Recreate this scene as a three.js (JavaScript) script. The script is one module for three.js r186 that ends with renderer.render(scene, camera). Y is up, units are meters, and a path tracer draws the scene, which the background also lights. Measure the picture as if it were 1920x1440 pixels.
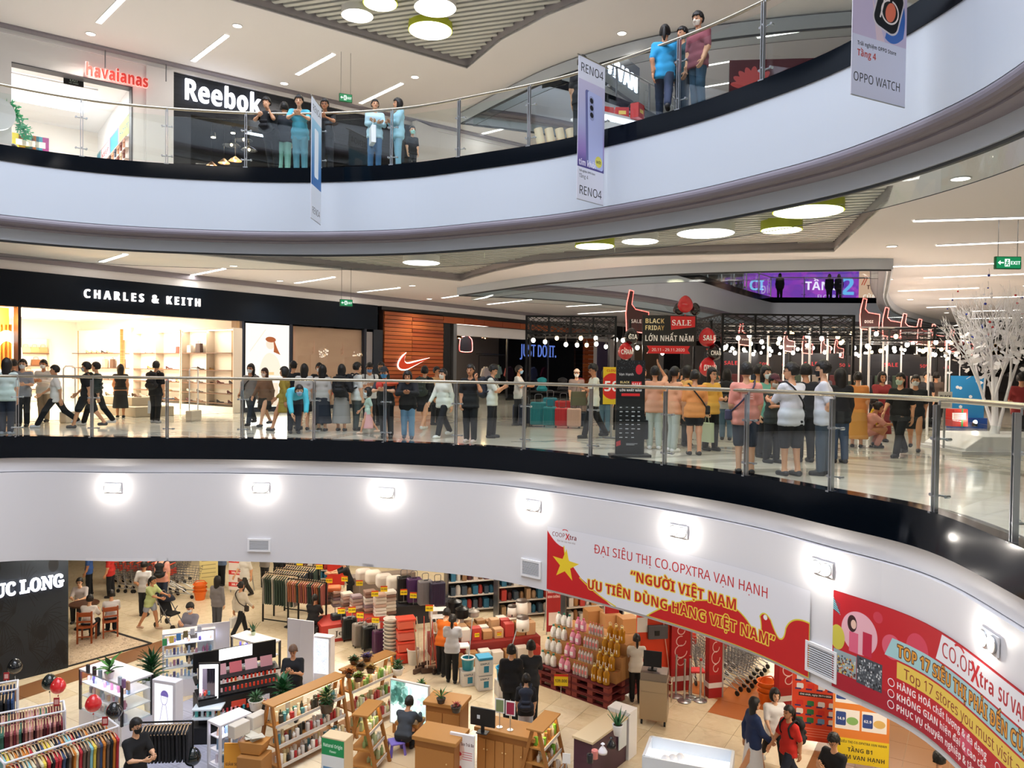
import*as THREE from 'three';
import{RoundedBoxGeometry}from 'three/addons/geometries/RoundedBoxGeometry.js';
import{TextGeometry}from 'three/addons/geometries/TextGeometry.js';
import{FontLoader}from 'three/addons/loaders/FontLoader.js';
import{mergeGeometries,mergeVertices}from 'three/addons/utils/BufferGeometryUtils.js';
import{RectAreaLightUniformsLib}from 'three/addons/lights/RectAreaLightUniformsLib.js';
// ------------------------------------------------------------------ camera, light, exposure
const scene=new THREE.Scene();
const renderer=new THREE.WebGLRenderer({antialias:true});
renderer.toneMapping=THREE.LinearToneMapping;
renderer.toneMappingExposure=1.45;
renderer.shadowMap.enabled=true;
RectAreaLightUniformsLib.init();
scene.background=new THREE.Color(0x000000);
const camera=new THREE.PerspectiveCamera(53.13,4/3,0.1,200);
camera.position.set(0,1.6,0);
camera.rotation.order='YXZ';
camera.rotation.set(-0.0208,0,0.0122);
camera.updateMatrixWorld(true);
const YL=-6.2,YM=0,YU=6,Y4=12;
const CL=-2.65,CM=4.4,CU=10.5,C4=16.4;
const SKY={intensity:2.75,color:0xeef3ff};
const LINE_GLOW=5.0,LINE_LIGHT=11.0;
const DISC_GLOW=3.2,DISC_LIGHT=4.0;
const LOWER_LIGHT=9.5;
// ------------------------------------------------------------------ helpers
const PI=Math.PI,F=1440;
const ORD=['first','second','third','fourth','fifth','sixth','seventh','eighth','ninth','tenth','eleventh','twelfth','thirteenth','fourteenth','fifteenth','sixteenth','seventeenth','eighteenth'];
let seed=7;
const rnd=()=>{seed=(seed+0x6d2b79f5)|0;let t=Math.imul(seed ^(seed>>>15),1|seed);t=(t+Math.imul(t ^(t>>>7),61|t))^ t;return((t ^(t>>>14))>>>0)/4294967296;};
const rr=(a,b)=>a+(b-a)*rnd(),pick=(a)=>a[Math.floor(rnd()*a.length)];
const V=(x,y,z)=>new THREE.Vector3(x,y,z);
const ray=(px,py)=>V((px-960)/F,(720-py)/F,-1).applyQuaternion(camera.quaternion);
const g=(px,py,Y)=>{const d=ray(px,py),t=(Y-1.6)/d.y;return V(d.x*t,Y,d.z*t);};
const at=(px,py,depth)=>{const d=ray(px,py),t=-depth/d.z;return V(d.x*t,1.6+d.y*t,d.z*t);};
const taken={};
const numbered=(n)=>{const k=taken[n]=(taken[n]??-1)+1;return k?n+'_'+String(k).padStart(3,'0'):n;};
function tag(o,label,category,group,kind){
if(label)o.userData.label=label;
if(category)o.userData.category=category;
if(group)o.userData.group=group;
if(kind)o.userData.kind=kind;
return o;
}
function thing(name,label,category,p=[0,0,0],turn=0,group){
const o=new THREE.Group();o.name=numbered(name);scene.add(o);
if(p.isVector3)o.position.copy(p);else o.position.set(...p);
o.rotation.y=turn;
return tag(o,label,category,group);
}
function part(name,geo,mat,parent){
const m=new THREE.Mesh(Array.isArray(geo)?join(geo):geo,mat);m.name=name;parent.add(m);return m;
}
function solo(name,geo,mat,label,category,group){return tag(part(numbered(name),geo,mat,scene),label,category,group);}
function struct(name,geo,mat,label){const m=part(numbered(name),geo,mat,scene);m.userData.kind='structure';m.userData.label=label;m.userData.category='building';return m;}
function structGroup(name,label){const o=new THREE.Group();o.name=numbered(name);scene.add(o);o.userData.kind='structure';o.userData.label=label;o.userData.category='building';return o;}
function copyOf(o,label,p,turn){
const c=o.clone();c.name=numbered(o.name.replace(/_\d{3}$/,''));scene.add(c);
if(label)c.userData={...o.userData,label};else c.userData={...o.userData};
if(p){if(p.isVector3)c.position.copy(p);else c.position.set(...p);}
if(turn!==undefined)c.rotation.y=turn;
return c;
}
const flat=(gm)=>{const q=gm.index?gm.toNonIndexed():gm;for(const k of Object.keys(q.attributes))if(!['position','normal','uv'].includes(k))q.deleteAttribute(k);if(!q.attributes.uv)q.setAttribute('uv',new THREE.BufferAttribute(new Float32Array(q.attributes.position.count*2),2));return q;};
const join=(list)=>list.length===1?list[0]:mergeGeometries(list.map(flat));
const bx=(w,h,d,x=0,y=0,z=0,ry=0,rx=0,rz=0)=>{const q=new THREE.BoxGeometry(w,h,d);if(rx)q.rotateX(rx);if(rz)q.rotateZ(rz);if(ry)q.rotateY(ry);return q.translate(x,y,z);};
const bb=(w,h,d,x=0,y=0,z=0,r=0.01,s=2)=>new RoundedBoxGeometry(w,h,d,s,Math.min(r,w/2.01,h/2.01,d/2.01)).translate(x,y,z);
const cyl=(rt,rb,h,x=0,y=0,z=0,n=14,open=false)=>new THREE.CylinderGeometry(rt,rb,h,n,1,open).translate(x,y,z);
const sph=(r,x=0,y=0,z=0,sx=1,sy=1,sz=1,n=12)=>new THREE.SphereGeometry(r,n+4,n).scale(sx,sy,sz).translate(x,y,z);
const lathe=(pts,n=18)=>new THREE.LatheGeometry(pts.map(([r,y])=>new THREE.Vector2(r,y)),n);
const tube=(pts,r,n=6,seg=0,closed=false)=>new THREE.TubeGeometry(new THREE.CatmullRomCurve3(pts.map((p)=>p.isVector3?p:V(...p)),closed,'catmullrom',0.3),seg||pts.length*4,r,n,closed);
const bar=(a,b,r,n=8)=>{const A=a.isVector3?a:V(...a),B=b.isVector3?b:V(...b),d=B.clone().sub(A),q=new THREE.CylinderGeometry(r,r,d.length(),n);q.applyQuaternion(new THREE.Quaternion().setFromUnitVectors(V(0,1,0),d.clone().normalize()));return q.translate((A.x+B.x)/2,(A.y+B.y)/2,(A.z+B.z)/2);};
const sqbar=(a,b,w,h=w)=>{const A=V(...a),B=V(...b),d=B.clone().sub(A),q=new THREE.BoxGeometry(w,h,d.length());const o=new THREE.Object3D();o.position.copy(A).add(B).multiplyScalar(0.5);o.lookAt(B);o.updateMatrix();return q.applyMatrix4(o.matrix);};
const extr=(pts,depth,bevel=0)=>{const s=new THREE.Shape(pts.map((p)=>new THREE.Vector2(p[0],p[1])));return new THREE.ExtrudeGeometry(s,{depth,bevelEnabled:bevel>0,bevelSize:bevel,bevelThickness:bevel,bevelSegments:1,steps:1});};
const ctxOf=(w,h)=>{const c=document.createElement('canvas');c.width=w;c.height=h;return[c,c.getContext('2d')];};
function canvasTex(w,h,draw,repeat){
const[c,x]=ctxOf(w,h);draw(x,w,h);
const t=new THREE.CanvasTexture(c);t.colorSpace=THREE.SRGBColorSpace;
if(repeat){t.wrapS=t.wrapT=THREE.RepeatWrapping;t.repeat.set(...repeat);}
return t;
}
const std=(color,roughness=0.6,metalness=0,extra={})=>new THREE.MeshStandardMaterial({color,roughness,metalness,...extra});
const phys=(color,roughness,extra)=>new THREE.MeshPhysicalMaterial({color,roughness,...extra});
const glow=(color,k=1,base=0xffffff)=>new THREE.MeshStandardMaterial({color:base,emissive:color,emissiveIntensity:k,roughness:0.5});
const cache={};
const C=(color,rough=0.7,metal=0)=>cache[color+'|'+rough+'|'+metal]??=std(color,rough,metal);
const print=(tex,rough=0.6,extra={})=>new THREE.MeshStandardMaterial({map:tex,roughness:rough,...extra});
const lit=(tex,k=1)=>new THREE.MeshStandardMaterial({color:0x000000,emissive:0xffffff,emissiveMap:tex,emissiveIntensity:k,roughness:0.4});
const PRINT_HEADS={};
const TONE={'\u0300':'g','\u0301':'a','\u0309':'h','\u0303':'t','\u0323':'d'};
function txt(x,s,px,py,size,color,{font='sans-serif',bold=true,align='center',stroke,sw=4,max,skew=0}={}){
x.save();x.translate(px,py+size*0.36);if(skew)x.transform(1,0,skew,1,0,0);
x.font=(bold?'bold ':'')+size+'px '+font;x.textAlign='left';x.textBaseline='alphabetic';x.lineJoin='round';
let base='';const marks=[];
for(const ch of s){
if((ch<'\u1ea0'||ch>'\u1ef9')&&!'ƠơƯư'.includes(ch)){base+=ch;continue;}
const parts=[...ch.normalize('NFD')];let keep=parts[0];
for(const m of parts.slice(1))if(m==='\u031b')marks.push([base.length,'o',parts[0]!==parts[0].toLowerCase(),false]);else if(TONE[m])marks.push([base.length,TONE[m],parts[0]!==parts[0].toLowerCase(),parts.length>2&&!parts.includes('\u031b')]);else keep+=m;
base+=keep.normalize('NFC');
}
const w=x.measureText(base).width;let k=1;if(max&&w>max)k=max/w;
x.scale(k,1);x.translate(align==='center'?-w/2:align==='right'?-w:0,0);
const draw=(mode)=>{
const c=mode?stroke:color,th=size*(bold?0.1:0.065)+(mode?sw:0);
if(mode){x.strokeStyle=stroke;x.lineWidth=sw;x.strokeText(base,0,0);}else{x.fillStyle=color;x.fillText(base,0,0);}
for(const[i,m,upper,hat]of marks){
const cx=x.measureText(base.slice(0,i)).width+x.measureText(base[i]).width/2,t=-size*((upper?0.76:0.58)+(hat?0.16:0.04)),e=size*0.1,o=hat&&m!=='d'?size*0.12:0;
x.strokeStyle=c;x.lineWidth=th;x.lineCap='round';x.beginPath();
if(m==='a'){x.moveTo(cx+o-e*0.4,t);x.lineTo(cx+o+e*0.8,t-e*1.3);}else if(m==='g'){x.moveTo(cx-o+e*0.4,t);x.lineTo(cx-o-e*0.8,t-e*1.3);}
else if(m==='o'){const q=x.measureText(base[i]).width/2,b=-size*(upper?0.7:0.52);x.lineWidth=th*0.8;x.moveTo(cx+q*0.55,b);x.quadraticCurveTo(cx+q*1.05,b+e*0.2,cx+q*1.02,b-e*0.9);}
else if(m==='h'){x.arc(cx+o,t-e*0.7,e*0.7,-2.6,1.2);}else if(m==='t'){x.moveTo(cx-e*1.3,t-e*0.2);x.quadraticCurveTo(cx-e*0.6,t-e*1.5,cx,t-e*0.6);x.quadraticCurveTo(cx+e*0.6,t+e*0.3,cx+e*1.3,t-e);}
else{x.arc(cx,size*0.17,size*0.012,0,7);}x.stroke();
}
};
if(stroke)draw(1);draw(0);x.restore();
}
const FONT={};
for(const k of['sans_bold','sans_regular','serif_bold','sans_mono_regular'])FONT[k]=await new FontLoader().loadAsync('fonts/droid/droid_'+k+'.typeface.json');
const letters=(s,size,depth,font='sans_bold',bevel=0)=>new TextGeometry(s,{font:FONT[font],size,depth,curveSegments:3,bevelEnabled:bevel>0,bevelSize:bevel,bevelThickness:bevel,bevelSegments:1});
function frame(a,b){
const A=V(a[0],0,-a[1]),u=V(b[0]-a[0],0,-(b[1]-a[1])).normalize(),turn=Math.atan2(-u.z,u.x),n=V(Math.sin(turn),0,Math.cos(turn));
return{
A,u,n,turn,
p:(x,y,z=0)=>A.clone().addScaledVector(u,x).addScaledVector(n,z).setY(y),
hit:(px,py,z=0)=>{const d=ray(px,py),o=A.clone().addScaledVector(n,z).sub(V(0,1.6,0)),t=V(o.x,0,o.z).dot(n)/d.dot(n),w=V(d.x*t,1.6+d.y*t,d.z*t);return[w.clone().sub(A).dot(u),w.y];},
m:()=>new THREE.Matrix4().makeRotationY(turn).setPosition(A),
};
}
const inFrame=(fr,geo)=>geo.applyMatrix4(fr.m());
// ------------------------------------------------------------------ materials of the setting
const noiseTex=(w,h,base,amp,blobs,rep)=>canvasTex(w,h,(x)=>{
x.fillStyle=base;x.fillRect(0,0,w,h);
for(let i=0;i<blobs;i++){const a=rr(0.01,amp);x.fillStyle=rnd()<0.5?`rgba(255,255,255,${a})`:`rgba(0,0,0,${a})`;const s=rr(1,w/10);x.beginPath();x.ellipse(rr(0,w),rr(0,h),s,s*rr(0.2,0.8),rr(0,3),0,7);x.fill();}
},rep);
const M={
white:std(0xe9e8ea,0.55),paint:std(0xe3e2e5,0.5),panel:std(0xc8d1dc,0.35),ceiling:std(0xeceaec,0.8),grey:std(0x8d8790,0.5),mould:std(0x7a747e,0.38),
band:phys(0x050b13,0.1,{specularIntensity:0.35}),black:std(0x0b0c0f,0.5),blackMetal:std(0x101216,0.45,0.4),steel:std(0xb9bcc0,0.28,0.9),steelDark:std(0x77797f,0.35,0.8),
brass:std(0xbfb8a6,0.26,0.9),recess:std(0xada7ab,0.6),slat:std(0xd6d7d2,0.5),slatBack:std(0x3a393b,0.8),
glass:phys(0xfbfffe,0.0,{transmission:1,thickness:0,ior:1.42}),
baffle:phys(0xf8fcfc,0.0,{transmission:1,thickness:0,ior:1.5}),
gasket:std(0x3b4045,0.5),lamp:glow(0xfffaf0,LINE_GLOW),down:glow(0xfff4e4,6),navy:std(0x0f1a2c,0.4),
wood:print(canvasTex(256,256,(x)=>{x.fillStyle='#b9824a';x.fillRect(0,0,256,256);for(let i=0;i<220;i++){x.fillStyle=`rgba(${rnd() < 0.5 ? '70,36,10' : '235,190,130'},${rr(0.04, 0.16)})`;x.fillRect(0,rr(0,256),256,rr(0.5,3));}}),0.55),
card:std(0xb98a5c,0.85),whitePl:std(0xf0f0f2,0.35),paper:std(0xf4f3f0,0.8),
};
// ------------------------------------------------------------------ plan outlines ([X, depth])
const spline=(pts,n,closed=false)=>new THREE.CatmullRomCurve3(pts.map(([x,d])=>V(x,0,-d)),closed,'centripetal').getSpacedPoints(n).map((p)=>[p.x,-p.z]);
const plan=(pix,Y)=>pix.map(([x,y])=>{const p=g(x,y,Y);return[p.x,-p.z];});
const nearSide=[[4.35,5.2],[3.3,2.9],[1.6,1.1],[-0.8,0.5],[-4,0.5],[-8,1.2],[-11.8,3.6],[-14,7.4],[-14.3,11.2]];
const edgeMid=spline([...plan([[0,820],[240,821.5],[440,823],[700,829],[920,839],[1100,856],[1280,877],[1420,897],[1553,922],[1730,957],[1905,1024]],YM),...nearSide,[-13,14.2]],220,true);
const edgeUp=spline([...plan([[0,272],[200,299],[440,314],[590,316],[760,308],[900,289],[1060,262],[1280,204],[1420,155],[1585,85]],YU),[4.9,8.4],[4.75,6.7],...nearSide,[-12.4,13.6]],220,true);
const v2near=spline([[-1.2,26.8],[-0.2,25.3],[1.6,22.9],[4,21],[6.5,20],[9,19.4]],24),v2right=spline([[9,19.4],[10.6,22.8],[12.6,27],[16,33],[21,39.5],[27,46]],26);
const v2left=spline([[15.5,46],[12.4,41.6],[9,36.2],[6,31.9],[3.4,29.2],[1,27.6],[-1.2,26.8]],26);
const edge2=[...v2near.slice(0,-1),...v2right.slice(0,-1),...v2left.slice(0,-1)];
function area(p){let s=0;for(let i=0;i<p.length;i++){const[a,b]=p[i],[c,d]=p[(i+1)% p.length];s+=a*d-c*b;}return s/2;}
const dedupe=(p)=>{const q=p.filter((a,i)=>{const b=p[(i+1)% p.length];return Math.hypot(a[0]-b[0],a[1]-b[1])>1e-4;});return area(q)<0?q.reverse():q;};
const E1=dedupe(edgeMid),EU=dedupe(edgeUp),E2=dedupe(edge2);
function offset(p,o){
return p.map((a,i)=>{
const b=p[(i+p.length-1)% p.length],c=p[(i+1)% p.length];
let t1=[a[0]-b[0],a[1]-b[1]],t2=[c[0]-a[0],c[1]-a[1]];const l1=Math.hypot(...t1),l2=Math.hypot(...t2);
const n1=[t1[1]/l1,-t1[0]/l1],n2=[t2[1]/l2,-t2[0]/l2];let n=[n1[0]+n2[0],n1[1]+n2[1]];const k=2/Math.max(0.5,n[0]**2+n[1]**2);
return[a[0]+n[0]*k*o,a[1]+n[1]*k*o];
});
}
function sweep(line,profile,i0=0,i1=-1){
const rings=profile.map(([o])=>offset(line,o)),n=line.length,whole=i1<0,cnt=whole?n+1:i1-i0+1,pos=[],uv=[],idx=[];
let run=0;const k=profile.length;
for(let j=0;j<k;j++){
const j2=(j+1)% k,base=pos.length/3;run=0;
for(let s=0;s<cnt;s++){
const i=(i0+s)% n;
if(s){const p=line[(i+n-1)% n];run+=Math.hypot(line[i][0]-p[0],line[i][1]-p[1]);}
pos.push(rings[j][i][0],profile[j][1],-rings[j][i][1],rings[j2][i][0],profile[j2][1],-rings[j2][i][1]);
uv.push(run,profile[j][1],run,profile[j2][1]+(profile[j2][1]===profile[j][1]?Math.abs(profile[j2][0]-profile[j][0]):0));
}
for(let s=0;s<cnt-1;s++){const a=base+s*2;idx.push(a,a+1,a+2,a+1,a+3,a+2);}
}
if(!whole)for(const s of[0,cnt-1]){
const i=(i0+s)% n,base=pos.length/3;
for(let j=0;j<k;j++){pos.push(rings[j][i][0],profile[j][1],-rings[j][i][1]);uv.push(0,0);}
for(let j=1;j<k-1;j++)idx.push(base,base+j,base+j+1);
}
const q=new THREE.BufferGeometry();q.setAttribute('position',new THREE.Float32BufferAttribute(pos,3));q.setAttribute('uv',new THREE.Float32BufferAttribute(uv,2));q.setIndex(idx);q.computeVertexNormals();return q;
}
const box4=(o0,o1,y0,y1)=>[[o0,y0],[o0,y1],[o1,y1],[o1,y0]];
const path2=(p)=>new THREE.Path(p.map(([x,d])=>new THREE.Vector2(x,d)));
function slab(outer,holes,y0,y1){
const s=new THREE.Shape(outer.map(([x,d])=>new THREE.Vector2(x,d)));for(const h of holes)s.holes.push(path2(h));
const q=new THREE.ExtrudeGeometry(s,{depth:y1-y0,bevelEnabled:false,curveSegments:1});q.rotateX(-PI/2).translate(0,y0,0);return q;
}
const SHELL=[[-30,-7],[44,-7],[44,72],[-30,72]];
// ------------------------------------------------------------------ floors
const floorTex=canvasTex(1024,1024,(x,w)=>{
x.fillStyle='#d9d2c2';x.fillRect(0,0,w,w);
for(let i=0;i<500;i++){x.fillStyle=`rgba(${rnd() < 0.55 ? '250,246,235' : '150,140,120'},${rr(0.03, 0.1)})`;x.beginPath();x.ellipse(rr(0,w),rr(0,w),rr(10,160),rr(2,14),0.5+rr(-0.2,0.2),0,7);x.fill();}
for(let i=0;i<9;i++){x.strokeStyle=`rgba(120,112,100,0.35)`;x.lineWidth=rr(14,46);x.beginPath();x.moveTo(rr(-200,500),rr(0,w));x.bezierCurveTo(rr(0,w),rr(0,w),rr(0,w),rr(0,w),rr(600,1200),rr(0,w));x.stroke();}
},[0.1,0.1]);
const midFloor=structGroup('floor','cream polished stone floor of the middle gallery');
part('slab',slab(SHELL,[offset(E1,0.05)],-0.42,0),phys(0xffffff,0.1,{map:floorTex}),midFloor);
const upFloor=structGroup('floor','pale polished floor of the upper gallery');
part('slab',slab(SHELL,[offset(EU,0.06),offset(E2,0.06)],5.5,6),phys(0xffffff,0.12,{map:floorTex}),upFloor);
struct('floor',slab(SHELL,[offset(EU,0.06),offset(E2,0.06)],11.5,12),M.paint,'floor slab of the highest gallery');
// ------------------------------------------------------------------ ceilings with slatted recess
const recessPlans=[[[-9.2,18.6],[-7.3,20.2],[-1.7,24.8],[-0.5,22.2],[0.6,20.4],[2.3,19.2],[4.6,18.5],[7.4,17.8],[6.1,12.6],[5.6,11.4],[4.9,12.4],[3.6,14.6],[1.6,16.8],[-0.6,17.9],[-3.4,18.5],[-6.5,18.4]],
[[-9.2,17.5],[-7.1,18.8],[-1.45,23],[-0.4,21],[0.8,19.5],[1.9,18.5],[4.2,17.6],[6.5,16.6],[6.2,12.6],[5.7,11.4],[5,12.4],[3.7,14.5],[1.7,16.5],[-0.6,17.6],[-3.4,18],[-6.5,17.9]]];
const inPoly=(x,d,p)=>{let c=false;for(let i=0,j=p.length-1;i<p.length;j=i++)if((p[i][1]>d)!==(p[j][1]>d)&&x<(p[j][0]-p[i][0])*(d-p[i][1])/(p[j][1]-p[i][1])+p[i][0])c=!c;return c;};
for(const[yc,hole,word,ri]of[[CM,EU,'middle',0],[CU,EU,'upper',1]]){
const RP=dedupe(recessPlans[ri]);
const c=structGroup('ceiling','white plaster ceiling of the '+word+' gallery with slatted recess');
part('plaster',slab(SHELL,[offset(hole,0.3),offset(E2,0.15),RP],yc,yc+0.06),M.ceiling,c);
part('recess_side',sweep(RP,box4(0.0,0.05,yc-0.004,yc+0.42)),M.recess,c);
part('recess_lip',sweep(RP,box4(0.0,0.3,yc-0.03,yc-0.001)),M.ceiling,c);
part('recess_back',slab(RP,[],yc+0.42,yc+0.44),M.slatBack,c);
const dir=[0.955,-0.297],nor=[0.297,0.955];
for(let s=-2;s<30;s+=0.235){
const hits=[];for(let i=0;i<RP.length;i++){
const a=RP[i],b=RP[(i+1)% RP.length],fa=a[0]*nor[0]+a[1]*nor[1]-s,fb=b[0]*nor[0]+b[1]*nor[1]-s;
if(fa*fb<0){const t=fa/(fa-fb),x=a[0]+(b[0]-a[0])*t,d=a[1]+(b[1]-a[1])*t;hits.push(x*dir[0]+d*dir[1]);}
}
hits.sort((a,b)=>a-b);
for(let i=0;i+1<hits.length;i+=2){
const L=hits[i+1]-hits[i];if(L<0.3)continue;const m=(hits[i]+hits[i+1])/2;
part('slat',bx(L-0.06,0.1,0.13,m*dir[0]+s*nor[0],yc+0.25,-(m*dir[1]+s*nor[1]),Math.atan2(dir[1],dir[0])),M.slat,c);
}
}
}
struct('ceiling',slab(SHELL,[E1],CL,CL+0.06),M.ceiling,'white ceiling over the market floor');
struct('ceiling',slab(SHELL,[],C4,C4+0.2),M.ceiling,'plain ceiling of the highest gallery');
{
const r=thing('roof_light','wide frosted roof light over the round void','skylight',[-3,C4-0.04,-8.5]);
part('diffuser',bx(18,0.03,15.5),glow(SKY.color,0.9),r);
part('frame',[bx(18.3,0.1,0.15,0,0,7.8),bx(18.3,0.1,0.15,0,0,-7.8),bx(0.15,0.1,15.6,9.1),bx(0.15,0.1,15.6,-9.1)],M.grey,r);
const l=new THREE.RectAreaLight(SKY.color,SKY.intensity,17.6,15.2);l.position.set(0,-0.06,0);l.rotation.x=-PI/2;r.add(l);
}
for(const[n,a]of[['left',[0.3,23,79,-30,5.2,-32.5]],['right',[0.3,23,79,44,5.2,-32.5]],['back',[74,23,0.3,7,5.2,-72]],['front',[74,23,0.3,7,5.2,7]]])struct('wall_'+n,bx(...a),M.paint,'plain outer wall on the '+n+' side of the building');
// ------------------------------------------------------------------ slab edges around the openings
const arcAt=(line)=>{const s=[0];for(let i=1;i<=line.length;i++)s.push(s[i-1]+Math.hypot(line[i % line.length][0]-line[i-1][0],line[i % line.length][1]-line[i-1][1]));return s;};
function edgePanels(name,line,o0,o1,y0,y1,width,mat,parent){
const s=arcAt(line),total=s[line.length],n=Math.round(total/width);
let last=0;
for(let k=1;k<=n;k++){let i=s.findIndex((v)=>v>=total*k/n-1e-6);if(i<0)i=line.length;if(i<=last)continue;part(name,sweep(line,box4(o0,o1,y0,y1),last,i),mat,parent);last=i;}
}
function sampleLine(line,step){
const s=arcAt(line),total=s[line.length],n=Math.round(total/step),out=[];let i=0;
for(let k=0;k<n;k++){const v=total*k/n;while(s[i+1]<v)i++;const t=(v-s[i])/(s[i+1]-s[i]),a=line[i],b=line[(i+1)% line.length];out.push([a[0]+(b[0]-a[0])*t,a[1]+(b[1]-a[1])*t]);}
return out;
}
function halfRound(o,y,r,n=8){const p=[];for(let i=0;i<=n;i++){const a=PI/2+PI*i/n;p.push([o+Math.cos(a)*r,y+Math.sin(a)*r]);}p.push([o+0.14,y-r],[o+0.14,y+r]);return p;}
function upperEdge(line,Y,label){
const e=structGroup('trim_1',label);
part('black_band',sweep(line,box4(-0.02,0.25,Y-0.31,Y+0.015)),M.band,e);
edgePanels('fascia_panel',line,0.0,0.2,Y-1.4,Y-0.31,2.3,M.panel,e);
part('moulding',sweep(line,halfRound(0.06,Y-1.49,0.1)),M.mould,e);
part('soffit_strip',sweep(line,box4(0.1,0.42,Y-1.62,Y-1.56)),M.grey,e);
part('drop_ring',sweep(line,box4(0.36,0.5,Y-1.86,Y-1.54)),M.panel,e);
part('gasket',sweep(line,box4(0.4,0.46,Y-1.9,Y-1.86)),M.gasket,e);
return e;
}
const E1s=sampleLine(E1,0.25),EUs=sampleLine(EU,0.25),E2s=dedupe(sampleLine(E2,0.3));
upperEdge(EUs,YU,'curved white slab edge of the upper gallery with black band');
upperEdge(E2s,YU,'white slab edge around the far opening of the upper gallery');
upperEdge(E2s,Y4,'white slab edge around the far opening of the highest gallery');
upperEdge(EUs,Y4,'white slab edge of the highest gallery over the void');
{
const e=structGroup('trim_1','tall curved white wall below the middle gallery with black stone band');
part('black_band',sweep(E1s,box4(-0.03,0.25,-0.44,0.02)),M.band,e);
edgePanels('fascia_panel',E1s,0.06,0.3,-0.74,-0.44,3.1,M.paint,e);
edgePanels('fascia_panel',E1s,0.0,0.3,CL,-0.755,6.2,M.paint,e);
}
function baffle(line,y0,y1,o,label,from,to,step=6){
const t=thing('glass_baffle',label,'glass screen');
const pts=line;let k=0;
for(let i=0;i<pts.length;i+=step){
const c=pts[i];if(!from(c))continue;k++;
part('pane',sweep(pts,box4(o,o+0.012,y0,y1),i,i+step),M.baffle,t);
part('pane_edge',sweep(pts,box4(o,o+0.013,y0-0.008,y0),i,i+step),M.gasket,t);
}
return t;
}
const seen=(c)=>c[1]>4&&Math.abs(c[0])<c[1]*0.72+1;
baffle(EUs,YU-2.2,YU-1.9,0.42,'hanging clear glass strip under the curved upper slab edge',seen);
baffle(E2s,YU-2.05,YU-1.62,0.16,'hanging glass strip around the far opening over the middle gallery',seen,0,5);
baffle(E2s,Y4-2.0,Y4-1.52,0.16,'hanging glass strip around the far opening over the upper gallery',seen,0,5);
// ------------------------------------------------------------------ glass balustrades
function balustrade(line,Y,o,spacing,phase,label,railMat,filter,H=1.3){
const t=thing('glass_balustrade',label,'railing');
const L=offset(line,o),s=arcAt(L),total=s[L.length],pts=[],n=Math.round(total/spacing);
let i=0;
for(let k=0;k<n;k++){const v=(total*(k+phase)/n)% total;i=s.findIndex((q)=>q>v)-1;const tt=(v-s[i])/(s[i+1]-s[i]),a=L[i],b=L[(i+1)% L.length];pts.push([a[0]+(b[0]-a[0])*tt,a[1]+(b[1]-a[1])*tt]);}
const rail=[];L.forEach((c,k)=>{if(filter(c))rail.push([k,c]);});
let runs=[],cur=[];
for(let k=0;k<L.length;k++){if(filter(L[k]))cur.push(L[k]);else if(cur.length){runs.push(cur);cur=[];}}
if(cur.length){if(runs.length&&filter(L[0]))runs[0]=[...cur,...runs[0]];else runs.push(cur);}
for(const r of runs)if(r.length>3)part('handrail',new THREE.TubeGeometry(new THREE.CatmullRomCurve3(r.map(([x,d])=>V(x,Y+H,-d))),r.length*2,0.032,8),railMat,t);
for(let k=0;k<pts.length;k++){
const a=pts[k],b=pts[(k+1)% pts.length];if(!filter(a)&&!filter(b))continue;
const dx=b[0]-a[0],dz=-(b[1]-a[1]),len=Math.hypot(dx,dz),ry=Math.atan2(-dz,dx);
const pane=part('pane',bx(len-0.05,1.02,0.012,(a[0]+b[0])/2,Y+0.57,-(a[1]+b[1])/2,ry),M.glass,t);
const q=new THREE.Group();q.name='post';q.position.set(a[0],Y,-a[1]);q.rotation.y=ry;t.add(q);
part('upright',[bx(0.012,H-0.06,0.06,-0.02,(H-0.06)/2,-0.075),bx(0.012,H-0.06,0.06,0.02,(H-0.06)/2,-0.075),bx(0.1,0.02,0.1,0,0.01,-0.07),cyl(0.012,0.012,0.07,0,H-0.05,-0.03)],M.steel,q);
for(const y of[0.2,0.85])part('clamp',[bar([-0.11,y,0.012],[0.11,y,0.012],0.012,6),bar([0,y,0.0],[0,y,-0.1],0.014,6),bar([-0.1,y,-0.03],[-0.1,y,0.035],0.02,8),bar([0.1,y,-0.03],[0.1,y,0.035],0.02,8)],M.steel,q);
}
return t;
}
balustrade(E1s,YM,0.09,1.592,0.64,'curved glass balustrade with steel handrail along the middle gallery',M.brass,(c)=>c[1]>3.5&&Math.abs(c[0])<c[1]*0.72+1);
balustrade(EUs,YU,0.09,1.692,0.98,'curved glass balustrade with brass handrail along the upper gallery',M.brass,(c)=>c[1]>5&&Math.abs(c[0])<c[1]*0.72+1,1.25);
balustrade(E2s,YU,0.09,2.2,0.3,'glass balustrade on the far side of the upper opening',M.steel,(c)=>c[1]>27,1.2);
balustrade(E2s,Y4,0.09,2.2,0.3,'glass balustrade of the highest gallery seen through the ceiling opening',M.steel,(c)=>c[1]>26.5&&c[0]<16,1.2);
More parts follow.
